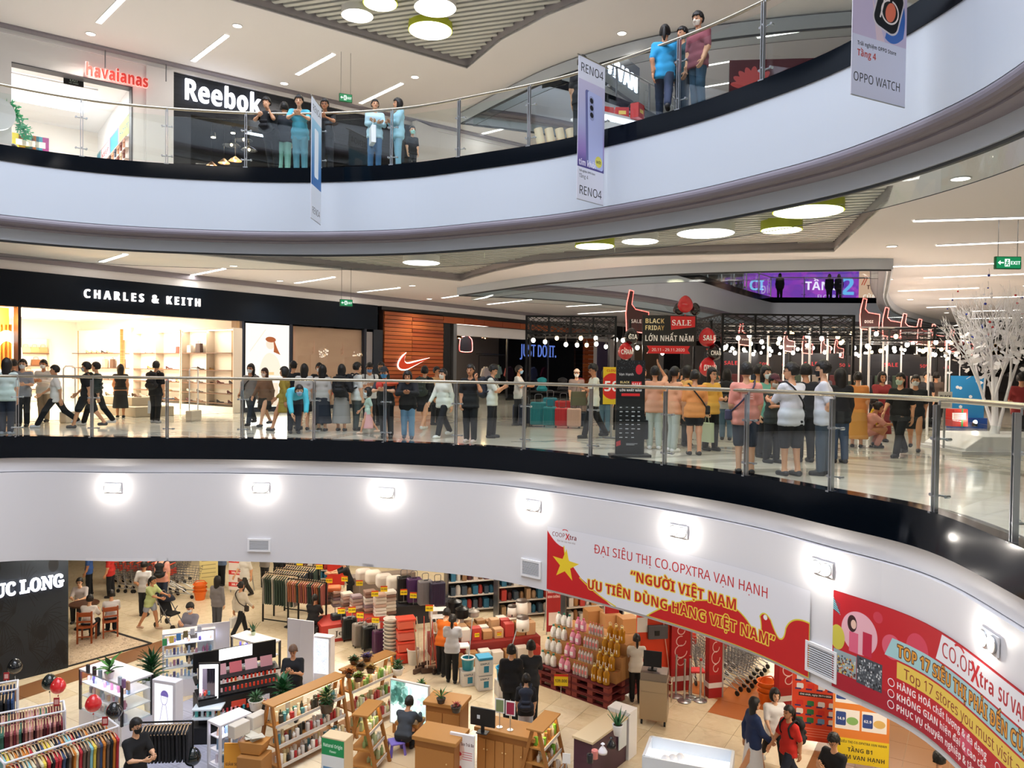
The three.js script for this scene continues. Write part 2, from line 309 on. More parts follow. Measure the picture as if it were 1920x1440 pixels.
// ------------------------------------------------------------------ ceiling lamps
let lampNo=0;
function lineLamp(px,py,px2,py2,yc,word,w=0.13,power=1,A,B){
const a=A??g(px,py,yc),b=B??g(px2,py2,yc),L=a.distanceTo(b),m=a.clone().add(b).multiplyScalar(0.5);
const t=thing('line_lamp',word,'ceiling lamp',[m.x,yc-0.012,m.z],Math.atan2(-(b.z-a.z),b.x-a.x),'ceiling line lamps');
part('diffuser',bx(L,0.02,w),M.lamp,t);
part('frame',[bx(L+0.03,0.016,0.015,0,0.002,w/2+0.008),bx(L+0.03,0.016,0.015,0,0.002,-w/2-0.008)],M.white,t);
const l=new THREE.RectAreaLight(0xfff9f2,LINE_LIGHT*power,L,w);l.position.y=-0.03;l.rotation.x=-PI/2;t.add(l);
}
function downLamp(px,py,yc,word,r=0.1){
const p=g(px,py,yc);
const t=thing('downlight',word,'ceiling lamp',[p.x,yc-0.006,p.z],0,'ceiling downlights');
part('lens',cyl(r,r,0.012,0,-0.002,0,18),M.down,t);
part('ring',new THREE.TorusGeometry(r+0.012,0.014,6,20).rotateX(PI/2),M.white,t);
const l=new THREE.SpotLight(0xfff2e2,14,0,1.15,0.8,2);l.position.y=-0.03;l.target.position.set(0,-3,0);t.add(l);t.add(l.target);
}
function discLamp(px,py,yc,r,col,gc,word){
const p=g(px,py,yc);
const t=thing('round_lamp',word,'ceiling lamp',[p.x,yc,p.z],0,'round drum lamps');
part('drum',[cyl(r,r,0.22,0,0.11,0,36,true),cyl(r,r,0.01,0,0.22,0,36)],std(col,0.5),t);
part('diffuser',cyl(r-0.02,r-0.02,0.02,0,0.0,0,36),glow(gc,DISC_GLOW),t);
const l=new THREE.RectAreaLight(gc,DISC_LIGHT,r*1.7,r*1.7);l.position.y=-0.03;l.rotation.x=-PI/2;t.add(l);
}
const midLines=[[190,490,235,476],[360,515,420,503],[555,530,625,519],[672,547,748,539],[830,558,910,546],[915,570,995,561],[1063,574,1130,570],[1085,588,1180,582],
[1715,413,1975,405],[1665,499,1870,493],[1757,459,1990,449],[1733,520,1990,510],[1685,545,1835,539],[1762,560,1990,553],[1738,576,1792,574],[1822,583,1990,579],[1820,597,1960,594],[1660,595,1715,593]];
midLines.forEach((q,i)=>lineLamp(...q,CM,i<8?['first','second','third','fourth','fifth','sixth','seventh','eighth'][i]+' ceiling line lamp from the left above the shop fronts':['long line lamp nearest the frosted right ceiling edge','line lamp ending at the hanging exit sign','line lamp just above the large exit sign','line lamp under the large exit sign','line lamp left of the white tree top','line lamp behind the white tree top','short line lamp beside the tree','line lamp crossing the tree crown','lowest line lamp behind the tree','short far line lamp near the red signs'][i-8],0.13,i<8?1:0.3));
[[167,497],[438,498],[525,526],[773,535],[805,560],[1801,334],[1672,461],[1667,523],[1707,561],[1925,535],[1775,586]].forEach(([x,y],i)=>downLamp(x,y,CM,['downlight by the first line lamp over the black shopfront','downlight right of the second line lamp','downlight over the black shopfront end','downlight in front of the dark slatted corner','small downlight over the timber wall','large round downlight on the right ceiling','downlight right of the slatted recess','downlight below the upper right line lamp','downlight near the curved glass strip','downlight at the right picture edge','far downlight beside the white tree'][i],i===5?0.12:0.1));
const upLines=[[185,42,238,-12],[362,114,425,66],[557,139,625,101],[676,193,753,156],[905,300-50,1000,227],[1200,57,1290,30],[1315,124,1378,113]];
upLines.push([1318,163,1378,153],[1200,98,1285,76],[1420,70,1500,58]);upLines.forEach((q,i)=>lineLamp(...q,i<5?CU:C4,['line lamp at the top left over the sandal shop','line lamp over the dark brick shopfront','line lamp above the leaning boys','line lamp right of the green exit sign','line lamp seen behind the upper glass','line lamp above the woman in blue','line lamp right of the masked man','lower line lamp right of the masked man','line lamp between the woman in blue and the ceiling edge','far line lamp over the dark red hoarding'][i],0.13,i<5?1:3));
for(const yc of[CM,CU])for(let i=0;i<5;i++)lineLamp(0,0,0,0,yc,'line lamp over the near '+(yc===CM?'middle':'upper')+' gallery behind the viewer',0.3,1.6,V(-9+i*4.5,yc,1.2),V(-7+i*4.5,yc,1.2));
[[170,63],[445,48],[533,156],[778,144],[910,218],[1166,62]].forEach(([x,y],i)=>downLamp(x,y,CU,['downlight under the top left line lamp','downlight at the top between two line lamps','downlight above the leaning boys','downlight below the round drum lamps','downlight behind the upper glass panes','downlight beside the dark blue sign'][i],0.11));
discLamp(807,58,CU+0.02,0.58,0xc8d23a,0xfbf8d8,'largest round drum lamp with yellow rim');
discLamp(816,15,CU+0.02,0.52,0xf2f2f0,0xfffaf0,'round white drum lamp above the yellow one');
discLamp(670,30,CU+0.02,0.4,0xf2f2f0,0xfffaf0,'small round white drum lamp at top left of the recess');
discLamp(713,7,CU+0.02,0.42,0xc8d23a,0xfbf8d8,'round yellow rimmed drum lamp cut by the top edge');
discLamp(790,493,CM+0.02,0.5,0xf2f2f0,0xfffaf0,'round white drum lamp over the timber shopfront');
discLamp(1323,438,CM+0.02,0.58,0xf2f2f0,0xfffaf0,'white drum lamp at the left of the right recess');
discLamp(1465,432,CM+0.02,0.4,0xc8d23a,0xfaf6c8,'small yellow drum lamp between two larger lamps');
discLamp(1515,397,CM+0.02,0.6,0xc8d23a,0xfbf6c0,'large yellow drum lamp in the right recess corner');
discLamp(1115,462,CM+0.02,0.45,0xc8d23a,0xfaf6c8,'flat yellow drum lamp behind the hanging glass');
discLamp(1200,453,CM+0.02,0.4,0xf2f2f0,0xfffaf0,'flat white drum lamp behind the hanging glass');
const marketLamps=[[6.8,13.2],[7.4,9.6],[9.6,15.6],[8.2,6.2],[-15.4,12.5],[11,11]];for(let i=0;i<15;i++)marketLamps.push([-11+(i % 5)*5.2,19+Math.floor(i/5)*4.4]);
for(const[X,D]of marketLamps){
const t=thing('panel_lamp','square ceiling panel lamp over the market floor','ceiling lamp',[X,CL-0.012,-D],0,'market panel lamps');
part('diffuser',bx(1.2,0.02,1.2),M.lamp,t);part('frame',[bx(1.26,0.02,0.03,0,0,0.615),bx(1.26,0.02,0.03,0,0,-0.615),bx(0.03,0.02,1.2,0.615),bx(0.03,0.02,1.2,-0.615)],M.white,t);
const l=new THREE.RectAreaLight(0xfff0d8,LOWER_LIGHT,1.2,1.2);l.position.y=-0.03;l.rotation.x=-PI/2;t.add(l);
}
// ------------------------------------------------------------------ middle gallery: shop fronts on one straight line
const FM=frame([-13.3,19.9],[0,37.8]);
const uOf=(fr,px,z=0)=>fr.hit(px,690,z)[0];
const wbox=(fr,px0,px1,y0,y1,z0,z1)=>{const a=uOf(fr,px0,z1),b=uOf(fr,px1,z1);return inFrame(fr,bx(b-a,y1-y0,z1-z0,(a+b)/2,(y0+y1)/2,(z0+z1)/2));};
const ubox=(fr,a,b,y0,y1,z0,z1)=>inFrame(fr,bx(b-a,y1-y0,z1-z0,(a+b)/2,(y0+y1)/2,(z0+z1)/2));
function signBoard(name,fr,px0,px1,y0,y1,z,mat,label,cat,thick=0.03,group){
const a=uOf(fr,px0,z),b=uOf(fr,px1,z);
const t=thing(name,label,cat,fr.p((a+b)/2,(y0+y1)/2,z),fr.turn,group);
part('face',new THREE.PlaneGeometry(Math.abs(b-a),y1-y0).translate(0,0,thick+0.002),mat,t);
part('board',bx(Math.abs(b-a),y1-y0,thick,0,0,thick/2),C(0x2a2a2d),t);
return t;
}
const shopY=FM.hit(0,504)[1];
const s0=uOf(FM,-160),sEnd=uOf(FM,716);
{
const w=structGroup('wall_left','black shopfront fascia and plaster band over the shoe shop');
const uA=uOf(FM,-420),uB=uOf(FM,1150),uM=uOf(FM,704);
part('ceiling_trim',ubox(FM,uA,uB,CM-0.16,CM,-0.3,0.12),M.grey,w);
part('plaster_band',ubox(FM,uA,uB,shopY,CM-0.16,-0.3,0.06),M.white,w);
part('fascia',ubox(FM,s0,uM,3.05,shopY,-0.25,0.1),phys(0x0a131e,0.45,{specularIntensity:0.25}),w);
for(const[a,b,m]of[[-170,-8,M.paint],[34,40,std(0x2a120e,0.5)],[443,449,std(0xa8865e,0.5)],[449,453,std(0x5a4634,0.5)],[453,458,M.navy],[543,548,M.navy],[683,687,M.navy],[700,717,std(0x0d1826,0.4)]])part('post',wbox(FM,a,b,0,3.05,-0.2,0.08),m,w);
part('grey_panel',wbox(FM,687,700,0,2.95,-0.1,0.02),std(0x8f8a8c,0.5),w);
part('plinth',wbox(FM,457,700,0,0.14,-0.2,0.06),M.navy,w);
}
{
const a=uOf(FM,152),b=uOf(FM,370),t=thing('shop_sign','glowing white capital letters on the black shopfront','sign',FM.p(a,3.42,0.12),FM.turn);
const word='C H A R L E S   &   K E I T H',gm=letters(word,0.24,0.05);gm.computeBoundingBox();const k=(b-a)/gm.boundingBox.max.x;gm.scale(k,1,1);
part('lettering',gm,glow(0xfff4ee,2.2),t);
}
const uDoorL=uOf(FM,40),uDoorR=uOf(FM,447);
let zBack=-1;for(;zBack>-14;zBack-=0.05){const p=FM.p(uDoorR,1.6,zBack),q=p.clone().sub(camera.position).applyQuaternion(camera.quaternion.clone().invert());if(960-F*q.x/q.z<143)break;}
const cream=std(0xf3ebe0,0.5),shopWhite=std(0xf6efe8,0.6);
const corner=FM.p(uDoorR,0,zBack),front=FM.p(uDoorR,0,0);
const FS=frame([corner.x,-corner.z],[front.x,-front.z]);
{
const w=structGroup('wall_back','cream inner walls of the brightly lit shoe shop');
part('back_wall',ubox(FM,uDoorL-2.5,uDoorR+0.1,0,3.4,zBack-0.2,zBack),shopWhite,w);
part('side_wall',ubox(FM,uDoorR,uDoorR+0.15,0,3.4,zBack,-0.05),shopWhite,w);
part('side_wall',ubox(FM,uDoorL-2.6,uDoorL-2.45,0,3.4,zBack,-0.05),shopWhite,w);
part('shop_ceiling',ubox(FM,uDoorL-2.6,uDoorR+0.15,3.3,3.4,zBack,-0.05),cream,w);
part('shop_floor',ubox(FM,uDoorL-2.6,uDoorR+0.1,0,0.006,zBack,-0.1),phys(0xefe6d6,0.12,{}),w);
const t=thing('panel_lamp','broad ceiling lamp inside the shoe shop','ceiling lamp',FM.p((uDoorL+uDoorR)/2,3.28,zBack/2),FM.turn);
part('diffuser',bx(4,0.02,-zBack*0.55),glow(0xfff0dc,1.6),t);part('frame',[bx(4.1,0.03,0.05,0,0,-zBack*0.28),bx(4.1,0.03,0.05,0,0,zBack*0.28)],M.white,t);
const l=new THREE.RectAreaLight(0xfff0dc,7.5,4,-zBack*0.55);l.position.y=-0.03;l.rotation.x=-PI/2;t.add(l);
}
{
const t=thing('display_window','amber display window with curtain and glowing oval ring','window display',FM.p(uOf(FM,34),0,-0.1),FM.turn);
const uw=uOf(FM,34)-uOf(FM,-60),pts=[];for(let i=0;i<=40;i++)pts.push([-uw+uw*i/40,0.05*Math.sin(i*1.9)]);
const cur=pts.map(([x,z])=>[x,z]);const gm=[];for(let i=0;i<40;i++){const a=cur[i],b=cur[i+1];gm.push(sqbar([a[0],1.45,-0.35+a[1]],[b[0],1.45,-0.35+b[1]],0.02,2.3));}
part('curtain',gm,std(0xf0a94a,0.8),t);part('backing',bx(uw,3.05,0.05,-uw/2,1.52,-0.5),std(0xf2b860,0.8),t);
const ring=new THREE.TorusGeometry(0.3,0.075,8,30).scale(1,1.9,1).translate(-0.16,1.72,-0.18);part('ring',ring,glow(0xfff6e6,2.5),t);
const l=new THREE.PointLight(0xffc070,10);l.position.set(-uw/2,2.7,-0.15);t.add(l);
part('bulb',sph(0.05,-uw/2,2.78,-0.15),glow(0xffd9a0,3),t);
}
const shelfWood=std(0x6b4a34,0.5),shelfEdge=std(0xd9cdbd,0.4);
const shoeGeo=(()=>{const s=[],n=9;const prof=[[0,0.07,0.03],[0.03,0.075,0.033],[0.07,0.06,0.03],[0.12,0.035,0.036],[0.17,0.03,0.04],[0.22,0.028,0.035],[0.25,0.015,0.012]];const pos=[],idx=[];
prof.forEach(([x,h,w],i)=>{for(let k=0;k<=n;k++){const a=PI*k/n;pos.push(x-0.12,Math.sin(a)*h+0.006+(i<3?0.035*(1-i/3):0),Math.cos(a)*w);}});
for(let i=0;i<prof.length-1;i++)for(let k=0;k<n;k++){const a=i*(n+1)+k;idx.push(a,a+1,a+n+1,a+1,a+n+2,a+n+1);}
const q=new THREE.BufferGeometry();q.setAttribute('position',new THREE.Float32BufferAttribute(pos,3));q.setIndex(idx);q.computeVertexNormals();return q;})();
const heelGeo=join([bx(0.03,0.045,0.03,-0.1,0.022,0),bx(0.2,0.006,0.06,0.01,0.004,0)]);
const shoeCols=[0x2a2022,0x8c5a3c,0xc9a27a,0x5a1f22,0xd8c8b0,0x3a3a40,0xa87f2e,0x7a6a5c];
function shoe(p,turn,label,group,col){
const t=thing('shoe',label,'shoe',p,turn,group);part('upper',shoeGeo,C(col??pick(shoeCols),0.45),t);part('heel',heelGeo,C(0x30241e,0.5),t);return t;
}
function handbag(p,turn,w,h,col,label,group){
const t=thing('handbag',label,'bag',p,turn,group);
part('body',extr([[-w/2,0],[w/2,0],[w*0.42,h],[-w*0.42,h]],0.1,0.01).translate(0,0.012,-0.05),C(col,0.5),t);
part('handle',tube([[-w*0.25,h,0],[-w*0.2,h+w*0.35,0],[w*0.2,h+w*0.35,0],[w*0.25,h,0]],0.008,5),C(col,0.5),t);return t;
}
const bays=[[249,337,'left'],[340,437,'right']].map(([a,b,side])=>{
const ua=uOf(FS,a,0.35),ub=uOf(FS,b,0.35),t=thing('shelf_unit',side+' lit white shelving bay with rows of shoes','shelving',FS.p(ua,0,0.0),FS.turn);
const W=ub-ua;
part('back_panel',bx(W,2.75,0.03,W/2,1.4,0.03),std(0xfaf4ea,0.5),t);
for(const x of[0,W/2,W])part('divider',bx(x===W/2?0.012:0.03,2.75,0.32,x,1.4,0.19),shelfEdge,t);
const ys=[0.3,0.62,0.95,1.4,1.98];
ys.forEach((y)=>part('shelf',bx(W-0.05,0.03,0.3,W/2,y,0.2),shelfWood,t));
part('top_panel',bx(W,0.05,0.34,W/2,2.78,0.19),shelfEdge,t);part('base',bx(W,0.2,0.32,W/2,0.1,0.19),shopWhite,t);
const strip=part('strip_lamp',bx(W-0.1,0.02,0.03,W/2,2.74,0.3),glow(0xfff2dc,3),t);
const l=new THREE.RectAreaLight(0xfff2dc,9,W-0.1,0.06);l.position.set(W/2,2.72,0.32);l.rotation.x=-PI/2;t.add(l);
ys.slice(0,4).forEach((y,r)=>{const n=5;for(let i=0;i<n;i++){if(rnd()<0.12)continue;shoe(FS.p(ua+W*(i+0.5)/n+rr(-0.05,0.05),y+0.016,0.2),FS.turn+rr(0.3,0.9),ORD[i]+' small shoe from the left on the '+['lowest','second','third','fourth'][r]+' shelf of the '+side+' lit bay','shoes on the lit shelves');}});
if(side==='right'){const b=handbag(FS.p(ua+W*0.28,1.996,0.2),FS.turn,0.3,0.3,0x3b1f1a,'dark brown backpack on the top shelf of the right bay','bags in the shoe shop');handbag(FS.p(ua+W*0.1,1.996,0.2),FS.turn,0.24,0.24,0xc9c5c0,'pale grey bag beside the dark backpack on the shelf','bags in the shoe shop');}
else{handbag(FS.p(ua+W*0.9,1.996,0.2),FS.turn,0.22,0.2,0x9a3a2c,'small rust red bag on the top shelf of the left bay','bags in the shoe shop');for(const k of[0.25,0.4])shoe(FS.p(ua+W*k,1.996,0.2),FS.turn+0.5,'white heeled shoe on the top shelf of the left bay','shoes on the lit shelves',0xe6ded4);}
return t;
});
{
const ua=uOf(FS,147,0.2),ub=uOf(FS,226,0.2),W=ub-ua,t=thing('wall_display','tall white display panel with cursive brown lettering','display',FS.p(ua,0,0),FS.turn);
part('panel',bx(W,2.85,0.2,W/2,1.5,0.1),std(0xfbf3e6,0.5),t);for(const x of[0,W])part('edge_trim',bx(0.03,2.85,0.24,x,1.5,0.1),M.wood,t);
const tex=canvasTex(512,160,(x,w,h)=>{x.fillStyle='#fbf3e6';x.fillRect(0,0,w,h);txt(x,'Charles & Keith',w/2,h/2,66,'#4a3020',{font:'serif',bold:false,skew:-0.35,max:440});});
part('lettering',new THREE.PlaneGeometry(1.25,0.39).translate(W*0.66,2.35,0.203),print(tex),t);
for(const y of[0.95,1.4,1.98])part('shelf',bx(W-0.06,0.03,0.28,W/2,y,0.33),shelfWood,t);
for(let i=0;i<5;i++)shoe(FS.p(ua+W*(0.35+i*0.12),1.996,0.33),FS.turn+1.2,ORD[i]+' sandal on the upper ledge under the cursive lettering','shoes on the display panel',pick([0x2a2022,0xc9a27a]));
handbag(FS.p(ua+W*0.72,1.416,0.33),FS.turn,0.24,0.32,0xb9a98c,'beige tote bag on the display panel ledge','bags in the shoe shop');handbag(FS.p(ua+W*0.9,1.416,0.33),FS.turn,0.22,0.32,0x5a4030,'brown tote bag on the display panel ledge','bags in the shoe shop');
for(let i=0;i<6;i++)shoe(FS.p(ua+W*(0.12+i*0.15),0.966,0.33),FS.turn+rr(0.3,1),ORD[i]+' shoe from the left on the lower ledge of the display panel','shoes on the display panel');
const c0=uOf(FS,230,0.1),c1=uOf(FS,246,0.1),c=thing('mirror_column','narrow mirror column between panel and shelving','mirror',FS.p((c0+c1)/2,0,0.06),FS.turn);
part('frame',bx(c1-c0,2.95,0.1,0,1.5,0),shelfEdge,c);part('mirror',bx((c1-c0)*0.8,2.4,0.02,0,1.3,0.06),std(0xe8e2da,0.05,0.95),c);
}
{
const ua=uOf(FM,40,zBack+0.3),ub=uOf(FM,94,zBack+0.3),t=thing('wall_niche','lit wall niche with bags behind the strolling youths','shelving',FM.p(ua,0,zBack),FM.turn),W=ub-ua;
part('back_panel',bx(W,2.5,0.04,W/2,1.3,0.03),std(0xfff6e6,0.5),t);for(const x of[0,W])part('side',bx(0.05,2.5,0.3,x,1.3,0.15),shelfEdge,t);for(const y of[0.5,1.0,1.45,1.95])part('shelf',bx(W,0.03,0.28,W/2,y,0.15),shelfWood,t);
[[0.2,1.966,0xd8c49a],[0.5,1.966,0xc7a878],[0.8,1.966,0xc99a6a],[0.55,1.466,0x8c5a34],[0.3,1.016,0xa8784a]].forEach(([k,y,c],i)=>handbag(FM.p(ua+W*k,y,zBack+0.16),FM.turn,0.34,0.22,c,['sand bag at left of the wall niche','tan bag in the middle of the wall niche','pinkish tan bag at right of the wall niche','brown clutch bag on the middle niche shelf','caramel bag on the lower niche shelf'][i],'bags in the shoe shop'));
const base=g(235,776,0);
const st=thing('display_steps','low stepped wooden display plinth with shoes','display',base,FS.turn);
part('lower_step',bb(3.6,0.3,1.2,0,0.15,0,0.02),std(0xa89a84,0.5),st);part('upper_step',bb(2.6,0.26,0.8,-0.3,0.43,-0.1,0.02),std(0xb8aa94,0.5),st);
for(let i=0;i<9;i++){const q=V(-1.4+i*0.28,0.56,rr(-0.3,0.1)).applyAxisAngle(V(0,1,0),FS.turn).add(base);shoe(q,FS.turn+rr(0,2),ORD[i]+' shoe from the left on the stepped wooden plinth','shoes on the wooden plinth',pick([0xcabfae,0x6a4a38,0x9a8c7c]));}
}
[[363,789],[130,792]].forEach(([x,y],i)=>{const t=thing('security_gate',['clear security gate right of the shop entrance','clear security gate left of the shop entrance'][i],'gate',g(x,y,0),FM.turn+0.5);
part('gate_frame',tube([[-0.22,0.1,0],[-0.22,1.4,0],[-0.17,1.5,0],[0.17,1.5,0],[0.22,1.4,0],[0.22,0.1,0]],0.02,6),M.whitePl,t);part('foot',bb(0.52,0.3,0.2,0,0.15,0,0.03),std(0xcfc3b2,0.4),t);});
const ladyTex=canvasTex(420,900,(x,w,h)=>{
x.fillStyle='#fff7ea';x.fillRect(0,0,w,h);
x.strokeStyle='#e8d8be';x.lineWidth=5;x.beginPath();x.moveTo(40,300);x.lineTo(180,60);x.stroke();
x.fillStyle='#f6dcc6';x.beginPath();x.ellipse(225,215,40,56,0,0,7);x.fill();
x.fillStyle='#a5562c';x.beginPath();x.ellipse(228,165,48,30,0.1,0,7);x.fill();x.beginPath();x.moveTo(262,170);x.quadraticCurveTo(285,260,320,330);x.lineTo(255,300);x.quadraticCurveTo(262,240,255,200);x.fill();
x.fillStyle='#f3e6d0';x.beginPath();x.moveTo(120,560);x.quadraticCurveTo(140,320,220,310);x.quadraticCurveTo(320,330,330,560);x.fill();
x.fillStyle='#eac890';x.fillRect(140,520,120,30);x.strokeStyle='#8a4a3a';x.lineWidth=6;x.beginPath();x.moveTo(110,640);x.quadraticCurveTo(180,560,260,590);x.stroke();
x.fillStyle='#f4d9c0';x.fillRect(150,640,70,250);x.fillRect(240,640,60,250);
});
{
const t=signBoard('light_box',FM,458,543,0.16,3.0,-0.02,lit(ladyTex,0.8),'tall glowing white light box poster of a woman','light box',0.06);
const ua=uOf(FM,458),ub=uOf(FM,543),l=new THREE.RectAreaLight(0xfff2e0,1.4,ub-ua,2.7);l.position.set(0,0,0.1);l.rotation.y=PI;t.add(l);
}
{
const tex=canvasTex(700,700,(x,w,h)=>{x.fillStyle='#c29a84';x.fillRect(0,0,w,h);for(let i=0;i<90;i++){x.fillStyle=`rgba(${rnd() < 0.5 ? '230,200,180' : '150,110,95'},0.05)`;x.fillRect(rr(0,w),rr(0,h),rr(20,200),rr(4,60));}
txt(x,'CHARLES & KEITH',360,455,42,'#3a2c28',{max:420});txt(x,'BLACK FIVE',400,512,34,'#c84a34',{max:240});txt(x,'SALE',390,590,80,'#c83a2c',{max:130});});
const w=signBoard('shop_window',FM,548,683,0.14,3.0,-0.12,print(tex,0.7),'beige backed shop window with dark lettering','shop window',0.03);
const ua=uOf(FM,548),ub=uOf(FM,683);part('pane',bx(ub-ua,2.86,0.012,0,0,0.14),M.glass,w);
}
// ------------------------------------------------------------------ timber shopfront
{
const w=structGroup('wall_right','reddish timber board wall with glowing curved tick emblem');
part('top_edge',wbox(FM,715,1150,shopY-0.14,shopY,-0.2,0.14),M.black,w);
part('backing',wbox(FM,717,830,0,shopY-0.14,-0.25,0.0),std(0x2c1208,0.8),w);
const tones=[0xa8501f,0x9a4218,0xb35c28,0x8c3a15].map((c)=>print(canvasTex(128,32,(x)=>{x.fillStyle='#'+c.toString(16).padStart(6,'0');x.fillRect(0,0,128,32);for(let i=0;i<40;i++){x.fillStyle=`rgba(${rnd() < 0.5 ? '40,12,0' : '240,150,80'},${rr(0.05, 0.2)})`;x.fillRect(0,rr(0,32),128,rr(0.5,2));}}),0.5));
const ua=uOf(FM,718),um=uOf(FM,770),ub=uOf(FM,829),rows=24,H=shopY-0.18;
for(let r=0;r<rows;r++)for(const[a,b]of[[ua,um],[um,ub]])part('board',ubox(FM,a+0.008,b-0.008,H*r/rows+0.012,H*(r+1)/rows-0.012,0,0.05+rr(0,0.03)),pick(tones),w);
const ux=uOf(FM,1110);for(let i=0;i<9;i++){const a=ub+(ux-ub)*i/9,b=ub+(ux-ub)*(i+1)/9;part('board',ubox(FM,a+0.01,b-0.01,H-0.28,H-0.01,0,0.06),pick(tones),w);}
part('glass_jamb',wbox(FM,831,843,0,H-0.3,-0.2,0.04),M.black,w);part('steel_jamb',wbox(FM,850,856,0,H-0.3,-0.15,0.06),M.steel,w);
part('bulkhead',wbox(FM,856,985,H-0.78,H-0.3,-0.4,-0.1),M.white,w);
for(let i=0;i<14;i++){const a=uOf(FM,1094),b=uOf(FM,1111);part('board',ubox(FM,a,b,i*0.24+0.01,i*0.24+0.23,-0.05,0.05),pick(tones),w);}
const emblem=thing('wall_emblem','glowing curved tick emblem on the timber wall','sign',FM.p(uOf(FM,742),1.52,0.1),FM.turn);
const k=uOf(FM,800)-uOf(FM,742),s=new THREE.Shape();s.moveTo(0.24*k,0.62);s.bezierCurveTo(-0.1*k,0.2,-0.02*k,-0.12,0.3*k,0.0);s.lineTo(1.0*k,0.46);s.lineTo(0.38*k,0.22);s.bezierCurveTo(0.2*k,0.16,0.12*k,0.3,0.24*k,0.62);
part('halo',new THREE.ExtrudeGeometry(s,{depth:0.01,bevelEnabled:true,bevelSize:0.055,bevelThickness:0.005,bevelSegments:2,curveSegments:10}),glow(0xfff0e4,1.6),emblem);
part('tick',new THREE.ExtrudeGeometry(s,{depth:0.05,bevelEnabled:false,curveSegments:10}).translate(0,0,0.012),std(0xd8401c,0.4),emblem);
}
{
const w=structGroup('wall_back','dark inner walls of the sports clothing shop');
const ua=uOf(FM,831),ub=uOf(FM,1112);
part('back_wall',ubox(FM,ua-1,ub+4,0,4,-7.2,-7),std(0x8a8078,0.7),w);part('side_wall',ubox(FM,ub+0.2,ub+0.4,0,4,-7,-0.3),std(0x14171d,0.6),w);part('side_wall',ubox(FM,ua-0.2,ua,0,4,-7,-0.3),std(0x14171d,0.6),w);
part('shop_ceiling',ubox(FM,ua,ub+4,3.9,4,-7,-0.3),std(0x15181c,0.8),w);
const t=thing('panel_lamp','ceiling lamp inside the dark sports shop','ceiling lamp',FM.p((ua+ub)/2,3.86,-3.5),FM.turn);part('diffuser',bx(2.4,0.02,0.6),glow(0xfff4e6,2),t);part('frame',bx(2.5,0.018,0.7,0,0.006),M.black,t);
const l=new THREE.RectAreaLight(0xfff4e6,10,2.4,0.6);l.position.y=-0.03;l.rotation.x=-PI/2;t.add(l);
}
function pendant(p,col,label,r=0.2,drop=0.6){
const t=thing('pendant_lamp',label,'pendant lamp',p,0,'pendant lamps');
part('shade',lathe([[0.03,0.16],[0.05,0.14],[r*0.6,0.08],[r,0],[r-0.01,0.004],[r*0.55,0.07],[0.03,0.13]]),C(col,0.35,0.6),t);part('bulb',sph(0.045,0,0.03,0,1,1,1,8),glow(0xffd9a0,5),t);part('cord',cyl(0.008,0.008,drop,0,0.16+drop/2,0,6),M.black,t);
const l=new THREE.PointLight(0xffd9a0,1.5);l.position.y=-0.03;t.add(l);return t;
}
pendant(FM.p(uOf(FM,860,-2),FM.hit(860,634,-2)[1],-2),0x8a5a2a,'small brass pendant lamp at the sports shop entrance');pendant(FM.p(uOf(FM,909,-2.5),FM.hit(909,634,-2.5)[1],-2.5),0x8a5a2a,'brass pendant lamp in front of the white shirts');
function shirtOn(p,turn,col,label,cat='shirt',arms=0.3,group='shirts in the sports shop'){
const t=thing('hanging_shirt',label,cat,p,turn,group);
part('torso',extr([[-0.2,0],[0.2,0],[0.21,0.5],[0.1,0.66],[0,0.61],[-0.1,0.66],[-0.21,0.5]],0.08,0.03),C(col,0.8),t);
for(const s of[-1,1])part('sleeve',bx(0.15,arms+0.12,0.1,s*0.27,0.48-arms/3,0.04,0,0,s*0.35),C(col,0.8),t);
part('hanger',tube([[-0.12,0.64,0.04],[0,0.72,0.04],[0.12,0.64,0.04]],0.008,4),C(0x8a8078),t);return t;
}
[[909,712,0xe6e2da,'white shirt on the rail of the sports shop'],[931,708,0xa8c8a8,'pale green shirt on the rail of the sports shop'],[953,712,0xb05a58,'red checked shirt in the sports shop window'],[998,712,0xd8c8c8,'pale shirt on the mannequin under the blue neon'],[1020,712,0xc02c4a,'crimson top on the mannequin under the blue neon'],[1008,733,0xeae4dc,'cream shirt low in the sports shop window']].forEach(([x,y,c,l],i)=>{const z=i<2?-3:-1.4,h=FM.hit(x,y,z);shirtOn(FM.p(h[0],h[1],z),FM.turn,c,l);});
{const ua=uOf(FM,895,-3.1),ub=uOf(FM,945,-3.1),t=thing('clothes_rail','black clothes rail at the back of the sports shop','clothes rail',FM.p(ua,0,-3),FM.turn);part('rail',bar([0,2.25,0],[ub-ua,2.25,0],0.02),M.blackMetal,t);for(const x of[0,ub-ua])part('upright',bar([x,0,0],[x,2.25,0],0.02),M.blackMetal,t);part('shelf',bx(ub-ua,0.04,0.4,(ub-ua)/2,2.32,0),M.black,t);}
